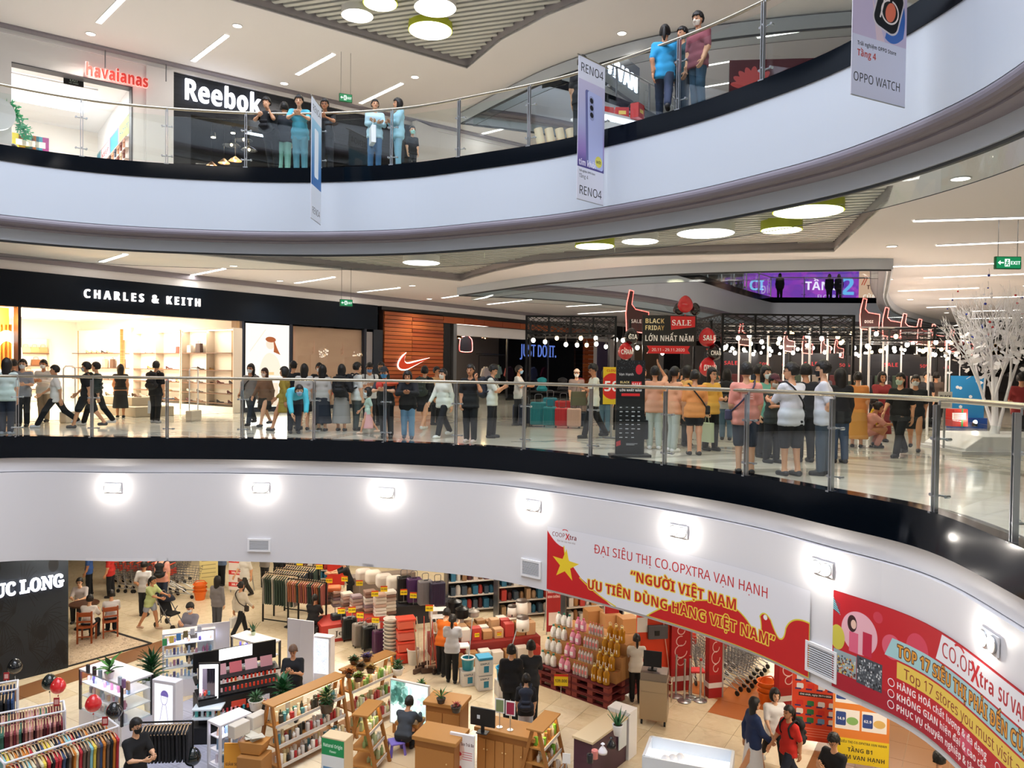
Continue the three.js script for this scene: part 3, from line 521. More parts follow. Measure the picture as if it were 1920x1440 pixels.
{
const z=-0.6,a=FM.hit(976,668,z),b=FM.hit(1042,668,z),t=thing('neon_sign','blue white neon words in the dark sports window','sign',FM.p(a[0],a[1],z),FM.turn);
const gm=letters('JUST DO IT.',0.55,0.03,'sans_regular');gm.computeBoundingBox();gm.scale((b[0]-a[0])/gm.boundingBox.max.x,1.15,1);part('lettering',gm,glow(0x9fb6ff,2.2),t);
const win=thing('shop_window','dark tinted sports shop window behind the luggage','shop window',FM.p(uOf(FM,950,-0.3),0,-0.3),FM.turn),W=uOf(FM,1094,-0.3)-uOf(FM,950,-0.3);
part('pane',bx(W,3,0.02,W/2,1.6,0),phys(0x9aa4b4,0.0,{transmission:1,thickness:0}),win);for(const k of[0,0.5,1])part('mullion',bx(0.06,3,0.08,W*k,1.6,0),M.steelDark,win);part('sill',bx(W,0.12,0.1,W/2,0.06,0),M.black,win);
}
{const z=-4,h=FM.hit(872,655,z),t=thing('neon_sign','red neon outline of a dancing figure in the sports shop','sign',FM.p(h[0],h[1],z),FM.turn);
part('backing',extr([[-0.5,-0.1],[0.5,-0.1],[0.5,0.5],[0.25,0.7],[0.2,1.0],[-0.05,1.0],[-0.1,0.7],[-0.45,0.6]],0.04),std(0x181820,0.5),t);part('tube',tube([[-0.5,-0.1,0.06],[0.5,-0.1,0.06],[0.5,0.5,0.06],[0.25,0.7,0.06],[0.2,1.0,0.06],[-0.05,1.0,0.06],[-0.1,0.7,0.06],[-0.45,0.6,0.06]],0.02,5,50,true),glow(0xff3a34,2.5),t);}
{
const w=structGroup('wall_back','pale shop front with dark glazing far down the middle gallery');
part('front',wbox(FM,1111,1420,0,CM,-0.4,-0.1),M.paint,w);
part('fascia',wbox(FM,1111,1420,3.4,CM-0.2,-0.1,0.02),std(0x24262a,0.5),w);
[[1120,1140,0x5a5270],[1165,1176,0x2a2c33],[1190,1235,0x9a8878],[1245,1275,0x30343c]].forEach(([a,b,c])=>part('glazing',wbox(FM,a,b,0.1,3.2,-0.1,-0.06),phys(c,0.08,{}),w));
}
function exitSign(px,py,ceil,w,h,depth,label,turn=0){
const p=at(px,py,depth),t=thing('exit_sign',label,'sign',p,turn);
const tex=canvasTex(256,128,(x)=>{x.fillStyle='#0d7a4a';x.fillRect(0,0,256,128);x.fillStyle='#f4fff8';x.beginPath();x.moveTo(14,64);x.lineTo(44,36);x.lineTo(44,56);x.lineTo(78,56);x.lineTo(78,72);x.lineTo(44,72);x.lineTo(44,92);x.fill();x.fillRect(88,20,54,88);
x.fillStyle='#0d7a4a';x.beginPath();x.arc(118,38,9,0,7);x.fill();x.lineWidth=10;x.strokeStyle='#0d7a4a';x.beginPath();x.moveTo(116,50);x.lineTo(110,74);x.lineTo(128,84);x.lineTo(126,104);x.moveTo(110,74);x.lineTo(96,96);x.moveTo(98,62);x.lineTo(114,54);x.lineTo(132,66);x.stroke();txt(x,'EXIT',200,66,54,'#f4fff8',{max:104});});
part('face',new THREE.PlaneGeometry(w,h).translate(0,0,0.032),lit(tex,0.9),t);part('case',bb(w+0.03,h+0.03,0.06,0,0,0,0.01),C(0x0a5a38,0.5),t);
for(const s of[-1,1])part('rod',cyl(0.006,0.006,ceil-p.y-h/2,s*w*0.4,(ceil-p.y+h/2)/2,0,5),M.steelDark,t);return t;
}
exitSign(649,568,CM,0.34,0.17,22,'small green exit sign hanging before the black shopfront',0.5);
exitSign(1889,493,CM,0.44,0.2,14,'large green exit sign hanging over the white tree');
exitSign(648,184,CU,0.34,0.2,22,'green exit sign hanging in the upper gallery',0.4);
// ------------------------------------------------------------------ upper gallery shop fronts
const FU=frame([-13.7,20.6],[0.2,31]);
const topU=FU.hit(322,135)[1];
{
const w=structGroup('wall_left','white wall and plaster band over the sandal shop');
const uA=uOf(FU,-300),uB=uOf(FU,1010),a=uOf(FU,22),b=uOf(FU,247),r0=uOf(FU,322),r1=uOf(FU,766);
part('ceiling_trim',ubox(FU,uA,uB,topU+0.12,CU,-0.3,0.35),M.grey,w);part('plaster_band',ubox(FU,uA,uB,topU,topU+0.12,-0.3,0.1),M.white,w);
part('wall',ubox(FU,uA,a,6,topU,-0.3,0.04),M.white,w);part('wall',ubox(FU,b,r0-0.3,6,topU,-0.3,0.04),M.white,w);part('wall',ubox(FU,a,b,FU.hit(22,117)[1],topU,-0.3,0.04),M.white,w);
part('pilaster',ubox(FU,r0-0.75,r0,6,topU,-0.2,0.14),M.paint,w);part('wall',ubox(FU,r1,uB,6,topU,-0.3,0.04),M.white,w);
part('opening_edge',[ubox(FU,a,b,FU.hit(22,117)[1]-0.03,FU.hit(22,117)[1],-0.3,0.06),ubox(FU,b-0.03,b,6,FU.hit(22,117)[1],-0.3,0.06)],std(0x4a4a50,0.5),w);
}
const brickTex=canvasTex(512,512,(x)=>{x.fillStyle='#10141c';x.fillRect(0,0,512,512);for(let r=0;r<32;r++)for(let c=-1;c<8;c++){const v=Math.floor(rr(24,40));x.fillStyle=`rgb(${v},${v + 4},${v + 14})`;x.fillRect(c*64+(r % 2)*32+2,r*16+2,60,12);}},[0.8,0.8]);
{
const r0=uOf(FU,323),r1=uOf(FU,766),yb=FU.hit(340,212)[1];
const w=structGroup('wall_right','dark brick shopfront with glowing white lettering');
part('fascia',ubox(FU,r0,r1,yb,topU-0.02,-0.3,0.05),print(brickTex,0.7),w);
part('jamb',ubox(FU,r0,r0+0.5,6,yb,-0.3,0.05),std(0x161b26,0.6),w);part('jamb',ubox(FU,r1-0.15,r1,6,yb,-0.3,0.05),std(0x161b26,0.6),w);
part('back_wall',ubox(FU,r0,r1,6,topU,-7.2,-7),std(0x232a36,0.7),w);part('side_wall',ubox(FU,r1-0.1,r1,6,topU,-7,-0.3),std(0x1b212c,0.7),w);part('side_wall',ubox(FU,r0,r0+0.1,6,topU,-7,-0.3),std(0x1b212c,0.7),w);part('shop_ceiling',ubox(FU,r0,r1,topU-0.3,topU-0.2,-7,-0.3),std(0x12161e,0.8),w);
const y=FU.hit(340,187)[1],t=thing('shop_sign','large glowing white rounded letters on dark brick','sign',FU.p(uOf(FU,341,0.1),y,0.1),FU.turn),gm=letters('Reebok',0.62,0.08,'sans_bold');gm.computeBoundingBox();gm.scale((uOf(FU,486,0.1)-uOf(FU,341,0.1))/gm.boundingBox.max.x,1,1);
part('lettering',gm,glow(0xeef2ff,1.5),t);
const l=thing('panel_lamp','ceiling lamp inside the dark brick shop','ceiling lamp',FU.p((r0+r1)/2,topU-0.33,-3.5),FU.turn);part('diffuser',bx(1.5,0.02,0.3),glow(0xdfe8ff,1.5),l);part('frame',bx(1.6,0.018,0.4,0,0.008),M.black,l);const q=new THREE.RectAreaLight(0xdfe8ff,6,1.5,0.3);q.position.y=-0.03;q.rotation.x=-PI/2;l.add(q);
[[434,273,0.3,0x2c3240,'dark pendant lamp seen under the glowing letters'],[457,263,0.3,0x2c3240,'upper dark pendant lamp right of its twin'],[467,282,0.28,0x2c3240,'lower dark pendant lamp beside the leaning boy'],[397,312,0.2,0x9a7a68,'leftmost pale copper pendant lamp near the floor band'],[420,306,0.2,0x9a7a68,'middle pale copper pendant lamp near the floor band'],[441,302,0.22,0x9a7a68,'rightmost pale copper pendant lamp near the floor band']].forEach(([px,py,r,c,lb])=>{const h=FU.hit(px,py,-2.2);pendant(FU.p(h[0],h[1],-2.2),c,lb,r,Math.max(0.3,topU-0.36-h[1]-0.16));});
[[342,228],[378,218],[394,214],[353,268],[400,256],[437,248]].forEach(([px,py],i)=>{const h=FU.hit(px,py,-3.5),s=thing('spotlight',['first','second','third','fourth','fifth','sixth'][i]+' small track spotlight in the dark brick shop','spotlight',FU.p(h[0],h[1],-3.5),FU.turn,'track spotlights');part('can',cyl(0.07,0.09,0.16,0,0.06,0,10),M.black,s);part('lens',cyl(0.08,0.08,0.02,0,-0.03,0,12),glow(0xffe9c8,7),s);part('stem',cyl(0.01,0.01,Math.max(0.05,topU-0.3-h[1]-0.14),0,0.14+Math.max(0.05,topU-0.3-h[1]-0.14)/2,0,5),M.black,s);const pl=new THREE.PointLight(0xffe9c8,1.2);pl.position.y=-0.07;s.add(pl);});
const a=FU.hit(560,300,-1.5),st=thing('slat_stand','pale slatted timber display in the dark brick shop','display',FU.p(a[0],6,-1.5),FU.turn);for(let i=0;i<9;i++)part('slat',bx(2.6,0.09,0.03,1.3,0.15+i*0.15,0),C(0xe0c0a0,0.6),st);for(const x of[0.1,2.5])part('upright',bx(0.08,1.5,0.06,x,0.75,-0.05),C(0x6a4a34),st);
const b=FU.hit(655,310,-0.4),st2=thing('slat_stand','slanting corrugated pale panel behind the standing girls','display',FU.p(b[0]-0.3,6,-0.6),FU.turn);for(let i=0;i<8;i++)part('slat',bx(0.12,1.5,0.06,i*0.17,0.75,0,0,0,-0.35),C(0xd8d0c4,0.6),st2);part('base',bx(1.5,0.1,0.1,0.6,0.05,-0.06),C(0xc8b8a0),st2);
const rail=FU.hit(344,300,-0.8),ap=thing('hanging_shirt','red and blue garment at the left of the dark shop','shirt',FU.p(rail[0],6.2,-0.8),FU.turn,'shirts in the brick shop');part('torso',extr([[-0.15,0],[0.15,0],[0.14,0.9],[0,1],[-0.14,0.9]],0.06,0.02),C(0xb03a34),ap);part('stripe',bx(0.1,0.9,0.02,0.06,0.45,0.1),C(0x2c4a9a),ap);
}
{
const y=FU.hit(790,300)[1],t=thing('wall_emblem','black curved blade emblem on white wall behind the masked woman','sign',FU.p(uOf(FU,756),6.3,0.05),FU.turn),k=(uOf(FU,824)-uOf(FU,756))/68;
const s=new THREE.Shape();s.moveTo(40*k,0);s.bezierCurveTo(56*k,0.2,66*k,0.5,68*k,0.9);s.bezierCurveTo(54*k,0.75,44*k,0.35,36*k,0.05);s.lineTo(40*k,0);part('blade',new THREE.ExtrudeGeometry(s,{depth:0.02,bevelEnabled:false,curveSegments:8}),M.black,t);
const s2=new THREE.Shape();s2.moveTo(0,0.3);s2.bezierCurveTo(6*k,0.6,16*k,0.75,24*k,0.7);s2.bezierCurveTo(14*k,0.6,6*k,0.4,2*k,0.1);s2.lineTo(0,0.3);part('blade',new THREE.ExtrudeGeometry(s2,{depth:0.02,bevelEnabled:false,curveSegments:8}),M.black,t);
}
{
const a=uOf(FU,22),b=uOf(FU,247),H=FU.hit(22,117)[1],w=structGroup('wall_back','white inner walls of the sandal shop'),zb=-6;
part('back_wall',ubox(FU,a-3,b,6,H+0.2,zb-0.1,zb),shopWhite,w);part('side_wall',ubox(FU,b,b+0.1,6,H+0.2,zb,-0.3),std(0xf4f2f4,0.6),w);part('side_wall',ubox(FU,a-3.1,a-3,6,H+0.2,zb,-0.3),shopWhite,w);part('shop_ceiling',ubox(FU,a-3,b,H+0.1,H+0.2,zb,-0.3),std(0xf0eef0,0.7),w);
const t=thing('panel_lamp','bright square light ceiling inside the sandal shop','ceiling lamp',FU.p((a+b)/2-0.9,H+0.06,-2.4),FU.turn);part('diffuser',bx(3.2,0.02,2.6),glow(0xffffff,1.8),t);part('frame',[bx(3.3,0.04,0.06,0,0,1.33),bx(3.3,0.04,0.06,0,0,-1.33)],M.white,t);
const l=new THREE.RectAreaLight(0xffffff,6,3.2,2.6);l.position.y=-0.03;l.rotation.x=-PI/2;t.add(l);
const c0=FU.p(b,0,zb),c1=FU.p(b,0,0),FP=frame([c0.x,-c0.z],[c1.x,-c1.z]);
const cols=[['#4f9fc0','#e9e2d0','8'],['#7a5aa0','#f0e6f6','YOU'],['#cfe0a0','#3a7a4a','FTE'],['#f6dcd8','#c03a4a','♥'],['#9fd0e0','#ffffff','♥'],['#2f8aa8','#f6e6c8','o'],['#f8f2f2','#c8405a','KEEP'],['#4aa0c8','#c83a4a','●'],['#d8dc6a','#3a6a8a','SOFT']];
const y0=FP.hit(243,250)[1],y1=FP.hit(243,213)[1],ua=uOf(FP,121),ub=uOf(FP,243);
cols.forEach(([bg,fg,s],i)=>{const k0=ua+(ub-ua)*i/cols.length,W=(ub-ua)/cols.length-0.03;const tex=canvasTex(96,110,(x)=>{x.fillStyle=bg;x.fillRect(0,0,96,110);txt(x,s,48,55,40,fg,{max:80});x.strokeStyle=fg;x.lineWidth=3;x.strokeRect(6,6,84,98);});
const q=thing('wall_poster',['blue poster nearest the shop corner','violet poster with pale word','lime green poster with dark word','pale pink poster with heart','light blue poster with white heart','teal poster with cream bird','white poster with pink word','blue poster with red disc','yellow poster at the front end of the row'][i]+' in the sandal shop','poster',FP.p(k0+W/2,(y0+y1)/2,0.01),FP.turn,'posters in the sandal shop');part('sheet',bx(W,y1-y0,0.02),C(0xffffff),q);part('print',new THREE.PlaneGeometry(W,y1-y0).translate(0,0,0.011),print(tex),q);});
const ra=uOf(FP,180),rack=thing('sandal_rack','wall rack hung with rows of sandals under the posters','rack',FP.p(ra,6,0.02),FP.turn),RW=uOf(FP,243)-ra;part('panel',bx(RW,y0-6.15,0.03,RW/2,(y0-6)/2,0),C(0xf2dcd6),rack);
const sg=join([bx(0.085,0.25,0.02,0,0,0),bx(0.06,0.02,0.04,0,0.02,0.015)]);const sandalCols=[0x7a3a2c,0x3a2a2a,0xc88a6a,0x8a2a34,0xd8b89a,0x4a4a58];
for(let r=0;r<5;r++){part('rail',bx(RW,0.02,0.1,RW/2,y0-6.12-r*0.32,0.06),C(0xd8c8c0),rack);for(let i=0;i<13;i++){const q=thing('sandal',ORD[i]+' flat sandal from the left in '+['top','second','third','fourth','lowest'][r]+' row of the shop rack','sandal',FP.p(ra+RW*(i+0.5)/13,y0-0.27-r*0.32,0.12),FP.turn+0.4,'sandals on the rack');part('sole',sg,C(pick(sandalCols)),q);}}
for(let i=0;i<4;i++){const k0=uOf(FU,40+i*12,zb+0.05);const q=thing('wall_poster',['yellow','orange','teal','magenta'][i]+' poster on the back wall of the sandal shop','poster',FU.p(k0,FU.hit(60,270,zb)[1],zb+0.02),FU.turn,'posters in the sandal shop');part('sheet',bx(0.5,0.55,0.02),C([0xd8c83a,0xd8803a,0x4aa0b8,0xa84a8a][i]),q);part('print',bx(0.3,0.2,0.024),C(0xf6f0e0),q);}
const s=thing('shop_sign','red neon edged lowercase lettering above the sandal shop','sign',FU.p(uOf(FU,159,0.35),FU.hit(159,140,0.35)[1],0.35),FU.turn),gm=letters('havaianas',0.34,0.04);gm.computeBoundingBox();const k=(uOf(FU,276,0.35)-uOf(FU,159,0.35))/gm.boundingBox.max.x;gm.scale(k,1,1);
const gh=letters('havaianas',0.34,0.01,'sans_bold',0.02);gh.scale(k,1,1);gh.translate(0,0,-0.02);part('neon_edge',gh,glow(0xff2a2a,0.6),s);part('lettering',gm,std(0xe2463e,0.5),s);for(const x of[0.5,2.1])part('rod',cyl(0.015,0.015,0.5,x,0.55,0),M.steelDark,s);
const e=FU.hit(138,153,-0.4),ex=thing('exit_sign','small dark exit sign in the sandal shop entrance','sign',FU.p(e[0],e[1],-0.4),FU.turn);part('case',bb(0.5,0.22,0.06),M.black,ex);part('face',new THREE.PlaneGeometry(0.46,0.18).translate(0,0,0.032),print(canvasTex(128,52,(x)=>{x.fillStyle='#14181c';x.fillRect(0,0,128,52);txt(x,'EXIT',64,20,28,'#c8d8cc');txt(x,'LỐI THOÁT',64,42,13,'#c8d8cc');})),ex);part('rod',cyl(0.01,0.01,0.25,0,0.22,0),M.steel,ex);
const gp=[];for(let i=0;i<=12;i++){const h=FU.hit(22+i*2.6,198+i*5.2,0.1);gp.push(FU.p(h[0],h[1],0.1));}const gar=thing('garland','green tinsel garland hanging at the sandal shop edge','garland');part('cord',tube(gp,0.015,5),C(0x1a8a5a),gar);const lf=[];for(let i=0;i<150;i++){const c=gp[Math.floor(rr(0,12))].clone().lerp(gp[Math.floor(rr(0,12))],0);const q=new THREE.ConeGeometry(0.02,0.2,4).rotateZ(rr(0,6)).rotateX(rr(0,6));lf.push(q.translate(c.x+rr(-0.1,0.1),c.y+rr(-0.15,0.15),c.z+rr(-0.1,0.1)));}tag(part('tinsel',lf,C(0x2ab87a,0.4),gar),null,null,null,'stuff');
}
{const h=FU.hit(-6,213,0.3),t=thing('round_sign','white round glowing sign cut by the left edge','sign',FU.p(h[0],h[1],0.3),FU.turn);part('drum',cyl(0.42,0.42,0.1,0,0,0,28).rotateX(PI/2),C(0xe8ecf4,0.4),t);part('face',cyl(0.38,0.38,0.02,0,0,0.055,28).rotateX(0),glow(0xffffff,1),t).geometry.rotateX(PI/2);part('bracket',bx(0.06,0.06,0.3,0,0,-0.16),M.steel,t);}
// ------------------------------------------------------------------ far side of the second opening
{
const F4=frame([2.5,29.6],[14.5,47.5]);
const w=structGroup('wall_back','far shops beyond the second opening');
for(const Y of[YU,Y4]){part('shop_wall',inFrame(F4,bx(26,4.4,0.2,8,Y+2.2,-4)),M.paint,w);}
part('end_wall',bx(24,4.5,0.3,26,YU+2.25,-52),M.paint,w);part('end_wall',bx(24,4.5,0.3,26,Y4+2.25,-52),M.paint,w);
const t=thing('shop_sign','dark blue shop fascia with white letters seen through upper glass','sign',F4.p(1.0,Y4+2.4,-0.9),F4.turn);part('fascia',bx(6,1.7,0.2,3,0.3,0),std(0x14233a,0.4),t);const gm=letters('VIVAN',0.75,0.06);gm.translate(2.6,-0.1,0.1);part('lettering',gm,glow(0xdfe8ff,1.8),t);
part('upright',bx(0.12,3,0.12,0,-0.9,0),M.white,t);
const tex=canvasTex(1024,256,(x,W,H)=>{const gr=['#7a3aa0','#b04ac0','#8a3ab0','#5a3aa8'];for(let i=0;i<240;i++){x.fillStyle=pick(gr);x.globalAlpha=0.5;x.beginPath();x.arc(rr(0,W),rr(0,H),rr(10,70),0,7);x.fill();}x.globalAlpha=1;txt(x,'TẦNG',560,120,92,'#f0e8ff');txt(x,'2',740,120,190,'#6ab0e8');txt(x,'FLOOR',590,205,44,'#d8c8f0',{bold:false});txt(x,'CI',90,120,110,'#8ad0ff');x.fillStyle='#c9a48a';x.fillRect(820,0,204,256);txt(x,'TH',930,60,44,'#4a2a20');txt(x,'THỜI',930,125,44,'#4a2a20');txt(x,'CỬA HÀ',930,200,44,'#f6e8dc',{max:180});x.strokeStyle='#a83a2a';x.lineWidth=6;x.beginPath();x.moveTo(840,110);x.lineTo(870,40);x.moveTo(856,110);x.lineTo(886,40);x.stroke();});
const p=at(1520,540,49.5),b=thing('hoarding','purple floor hoarding behind the far glass balustrade','hoarding',[p.x+0.3,YU,p.z]);part('board',bx(9.2,2.1,0.1,0,1.05,0),C(0x3a2a4a),b);part('print',new THREE.PlaneGeometry(9.2,2.1).translate(0,1.05,0.055),lit(tex,0.75),b);
const q=at(1440,120,30),hb=thing('hoarding','dark red floral hoarding on the far upper gallery','hoarding',[q.x+0.6,YU+5.7,q.z+0.2],-0.1);
const tex2=canvasTex(512,256,(x,W,H)=>{x.fillStyle='#5a1a24';x.fillRect(0,0,W,H);x.fillStyle='#d85a58';for(let i=0;i<9;i++){x.save();x.translate(110,140);x.rotate(-1.4+i*0.36);x.beginPath();x.ellipse(0,-50,18,56,0,0,7);x.fill();x.restore();}txt(x,'TẦNG',400,150,80,'#f0d8d8');});
part('board',bx(4.2,1.9,0.1,0,0.95,0),C(0x3a1218),hb);part('print',new THREE.PlaneGeometry(4.2,1.9).translate(0,0.95,0.055),print(tex2),hb);
const hp=at(1035,133,25.5),ps=thing('hanging_poster','black poster hanging on the white far slab edge','poster',hp,-0.6);part('sheet',bx(0.75,1.0,0.02),C(0x0c0d10),ps);part('print',new THREE.PlaneGeometry(0.75,1.0).translate(0,0,0.012),print(canvasTex(150,200,(x)=>{x.fillStyle='#0e1014';x.fillRect(0,0,150,200);x.fillStyle='#26323a';x.fillRect(0,0,150,70);x.fillStyle='#6a7a80';for(let i=0;i<8;i++)x.fillRect(20+(i % 4)*32,20+Math.floor(i/4)*26,18,5);x.fillStyle='#8a9298';x.fillRect(48,140,60,4);x.fillRect(48,150,44,4);})),ps);part('rod',bar([-0.4,0.5,0],[0.4,0.5,0],0.015),M.steel,ps);
}
{
const p=at(1185,225,17.1),t=thing('kiosk_counter','white glowing counter with red goods on the upper gallery','counter',[p.x,YU,p.z-0.3],0.55);part('body',bx(2.6,0.95,0.7,0,0.48,0),M.whitePl,t);part('top',bx(2.7,0.05,0.8,0,1.08,0),M.white,t);part('light_strip',bx(2.6,0.12,0.7,0,1.0,0),glow(0xd8ecff,1.6),t);
const lg=thing('round_emblem','round black line emblem standing over the glowing counter','sign',[p.x+0.15,YU+1.12,p.z-0.3],0.4);part('ring',new THREE.TorusGeometry(0.24,0.014,6,30).translate(0,0.25,0),M.black,lg);part('strokes',[bx(0.02,0.42,0.02,0,0.25,0),bx(0.42,0.02,0.02,0,0.2,0),bx(0.36,0.02,0.02,0,0.33,0),bx(0.02,0.3,0.02,-0.1,0.22,0),bx(0.02,0.3,0.02,0.1,0.22,0)],M.black,lg);
for(let i=0;i<4;i++){const q=thing('gift_box','red box stacked at '+['the left end','left of centre','the middle','the right end'][i]+' of the glowing counter','box',[p.x-0.9+i*0.33,YU+1.11,p.z-0.2+i*0.12],rr(0,1),'red boxes on the upper counter');part('carton',bb(0.3,0.22+0.1*(i % 2),0.2,0,0.13,0,0.01),C(0xc8281e,0.5),q);part('label',bx(0.16,0.08,0.006,0,0.12,0.102),C(0xf0d060),q);}
const rl=at(1050,252,15.8);for(let i=0;i<4;i++){const c=thing('fabric_roll',['first','second','third','fourth'][i]+' tan roll leaning behind the upper glass, from the left','roll',[rl.x-0.3+i*0.22,YU,rl.z-0.4],0,'tan rolls');part('roll',bar([0,0.0,0],[-0.14,0.62,0],0.09,14),C(0xd8c4a0,0.7),c);part('end_cap',bar([-0.14,0.62,0],[-0.142,0.63,0],0.08,14),C(0x5a4a3a),c);}
}
// ------------------------------------------------------------------ figures: joints -> distance field -> surface nets
function surfaceNets(f,nx,ny,nz,ox,oy,oz,c){
const pos=[],idx=[],map=new Int32Array(nx*ny*nz).fill(-1),sx=1,sy=nx,sz=nx*ny,off=[0,sx,sy,sx+sy,sz,sx+sz,sy+sz,sx+sy+sz];
const ed=[[0,1],[0,2],[0,4],[1,3],[1,5],[2,3],[2,6],[4,5],[4,6],[3,7],[5,7],[6,7]];
for(let z=0;z<nz-1;z++)for(let y=0;y<ny-1;y++)for(let x=0;x<nx-1;x++){
const i=x+y*sy+z*sz;let m=0;for(let k=0;k<8;k++)if(f[i+off[k]]<0)m|=1<<k;
if(m===0||m===255)continue;
let n=0,px=0,py=0,pz=0;
for(const[a,b]of ed){if(((m>>a)&1)===((m>>b)&1))continue;const fa=f[i+off[a]],fb=f[i+off[b]],t=fa/(fa-fb);px+=(a&1)+((b&1)-(a&1))*t;py+=((a>>1)&1)+(((b>>1)&1)-((a>>1)&1))*t;pz+=(a>>2)+((b>>2)-(a>>2))*t;n++;}
map[i]=pos.length/3;pos.push(ox+(x+px/n)*c,oy+(y+py/n)*c,oz+(z+pz/n)*c);
}
const quad=(a,b,d,e,flip)=>{if(a<0||b<0||d<0||e<0)return;if(flip)idx.push(a,d,b,b,d,e);else idx.push(a,b,d,b,e,d);};
for(let z=1;z<nz-1;z++)for(let y=1;y<ny-1;y++)for(let x=1;x<nx-1;x++){
const i=x+y*sy+z*sz,s=f[i]<0;
if(s!==f[i+sx]<0)quad(map[i-sy-sz],map[i-sz],map[i-sy],map[i],!s);
if(s!==f[i+sy]<0)quad(map[i-sx-sz],map[i-sx],map[i-sz],map[i],!s);
if(s!==f[i+sz]<0)quad(map[i-sx-sy],map[i-sy],map[i-sx],map[i],!s);
}
const q=new THREE.BufferGeometry();q.setAttribute('position',new THREE.Float32BufferAttribute(pos,3));q.setIndex(idx);q.computeVertexNormals();return q;
}
function skinOf(prims,c,k,cut){
let lo=[9,9,9],hi=[-9,-9,-9];
for(const p of prims)for(let a=0;a<3;a++){const r=Math.max(p[6],p[7])+2*c;lo[a]=Math.min(lo[a],p[a]-r,p[a+3]-r);hi[a]=Math.max(hi[a],p[a]+r,p[a+3]+r);}
const n=[0,1,2].map((a)=>Math.ceil((hi[a]-lo[a])/c)+2),f=new Float32Array(n[0]*n[1]*n[2]).fill(1);
for(const[ax,ay,az,bx_,by,bz,ra,rb]of prims){
const dx=bx_-ax,dy=by-ay,dz=bz-az,L=dx*dx+dy*dy+dz*dz||1e-9,R=Math.max(ra,rb)+k+2.5*c;
const i0=[Math.min(ax,bx_),Math.min(ay,by),Math.min(az,bz)].map((v,a)=>Math.max(0,Math.floor((v-R-lo[a])/c))),i1=[Math.max(ax,bx_),Math.max(ay,by),Math.max(az,bz)].map((v,a)=>Math.min(n[a]-1,Math.ceil((v+R-lo[a])/c)));
for(let z=i0[2];z<=i1[2];z++)for(let y=i0[1];y<=i1[1];y++)for(let x=i0[0];x<=i1[0];x++){
const px=lo[0]+x*c-ax,py=lo[1]+y*c-ay,pz=lo[2]+z*c-az;let t=(px*dx+py*dy+pz*dz)/L;t=t<0?0:t>1?1:t;
const qx=px-dx*t,qy=py-dy*t,qz=pz-dz*t,d=Math.sqrt(qx*qx+qy*qy+qz*qz)-(ra+(rb-ra)*t),i=x+y*n[0]+z*n[0]*n[1],o=f[i],h=k-Math.abs(o-d);
f[i]=h>0?Math.min(o,d)-h*h/(4*k):Math.min(o,d);
}
}
if(cut)for(let z=0,i=0;z<n[2];z++)for(let y=0;y<n[1];y++)for(let x=0;x<n[0];x++,i++){const v=cut(lo[0]+x*c,lo[1]+y*c,lo[2]+z*c);if(v>f[i])f[i]=v;}
return surfaceNets(f,...n,...lo,c);
}
function fieldGeo(fn,lo,hi,c){
const n=[0,1,2].map((a)=>Math.ceil((hi[a]-lo[a])/c)+1),f=new Float32Array(n[0]*n[1]*n[2]);
for(let z=0,i=0;z<n[2];z++)for(let y=0;y<n[1];y++)for(let x=0;x<n[0];x++,i++)f[i]=fn(lo[0]+x*c,lo[1]+y*c,lo[2]+z*c);
return surfaceNets(f,...n,...lo,c);
}
const ell=(x,y,z,cx,cy,cz,rx,ry,rz)=>{const a=(x-cx)/rx,b=(y-cy)/ry,d=(z-cz)/rz,k=Math.sqrt(a*a+b*b+d*d);return(k-1)*Math.min(rx,ry,rz);};
const smin=(a,b,k)=>{const h=Math.max(k-Math.abs(a-b),0)/k;return Math.min(a,b)-h*h*k/4;};
const headField=(x,y,z)=>{
let d=ell(x,y,z,0,0.02,-0.012,0.076,0.1,0.095);
d=smin(d,ell(x,y,z,0,-0.045,0.02,0.058,0.07,0.066),0.03);d=smin(d,ell(x,y,z,0,-0.095,0.05,0.024,0.02,0.022),0.03);
d=smin(d,ell(x,y,z,0,-0.02,0.094,0.011,0.022,0.013),0.016);d=smin(d,ell(x,y,z,0,-0.033,0.098,0.015,0.009,0.011),0.012);
const ax=Math.abs(x);d=smin(d,ell(ax,y,z,0.077,-0.012,-0.008,0.01,0.03,0.018),0.01);
d=Math.max(d,-ell(ax,y,z,0.031,0.002,0.098,0.019,0.011,0.012));d=Math.min(d,ell(ax,y,z,0.031,0.001,0.075,0.014,0.012,0.013));
d=smin(d,ell(x,y,z,0,-0.062,0.08,0.022,0.008,0.008),0.008);
return d;
};
const headGeo=fieldGeo(headField,[-0.1,-0.135,-0.125],[0.1,0.135,0.125],0.0102);
const headTint=(()=>{const p=headGeo.attributes.position,out=[];for(let i=0;i<p.count;i++){const x=Math.abs(p.getX(i)),y=p.getY(i),z=p.getZ(i);let c=[1,1,1];if(z>0.06&&Math.hypot((x-0.031)/1.5,y-0.001)<0.011)c=[0.06,0.04,0.035];else if(z>0.06&&Math.abs(y-0.024)<0.005&&x>0.014&&x<0.05)c=[0.16,0.1,0.07];else if(z>0.06&&Math.abs(y+0.063)<0.0085&&x<0.024)c=[0.85,0.42,0.4];out.push(c);}return out;})();
const wisp=(x,y,z)=>0.0045*Math.sin(x*150+z*60)*Math.sin(z*120-x*40+y*70);
const fringe=(x,y,z)=>Math.max(z>-0.01?0.052+0.011*Math.sin(x*130+1)-(x>0.03?0.004:0)-y:-1,z>0.012&&z<=0.05?0.03+(z-0.012)*0.5-y:-1);
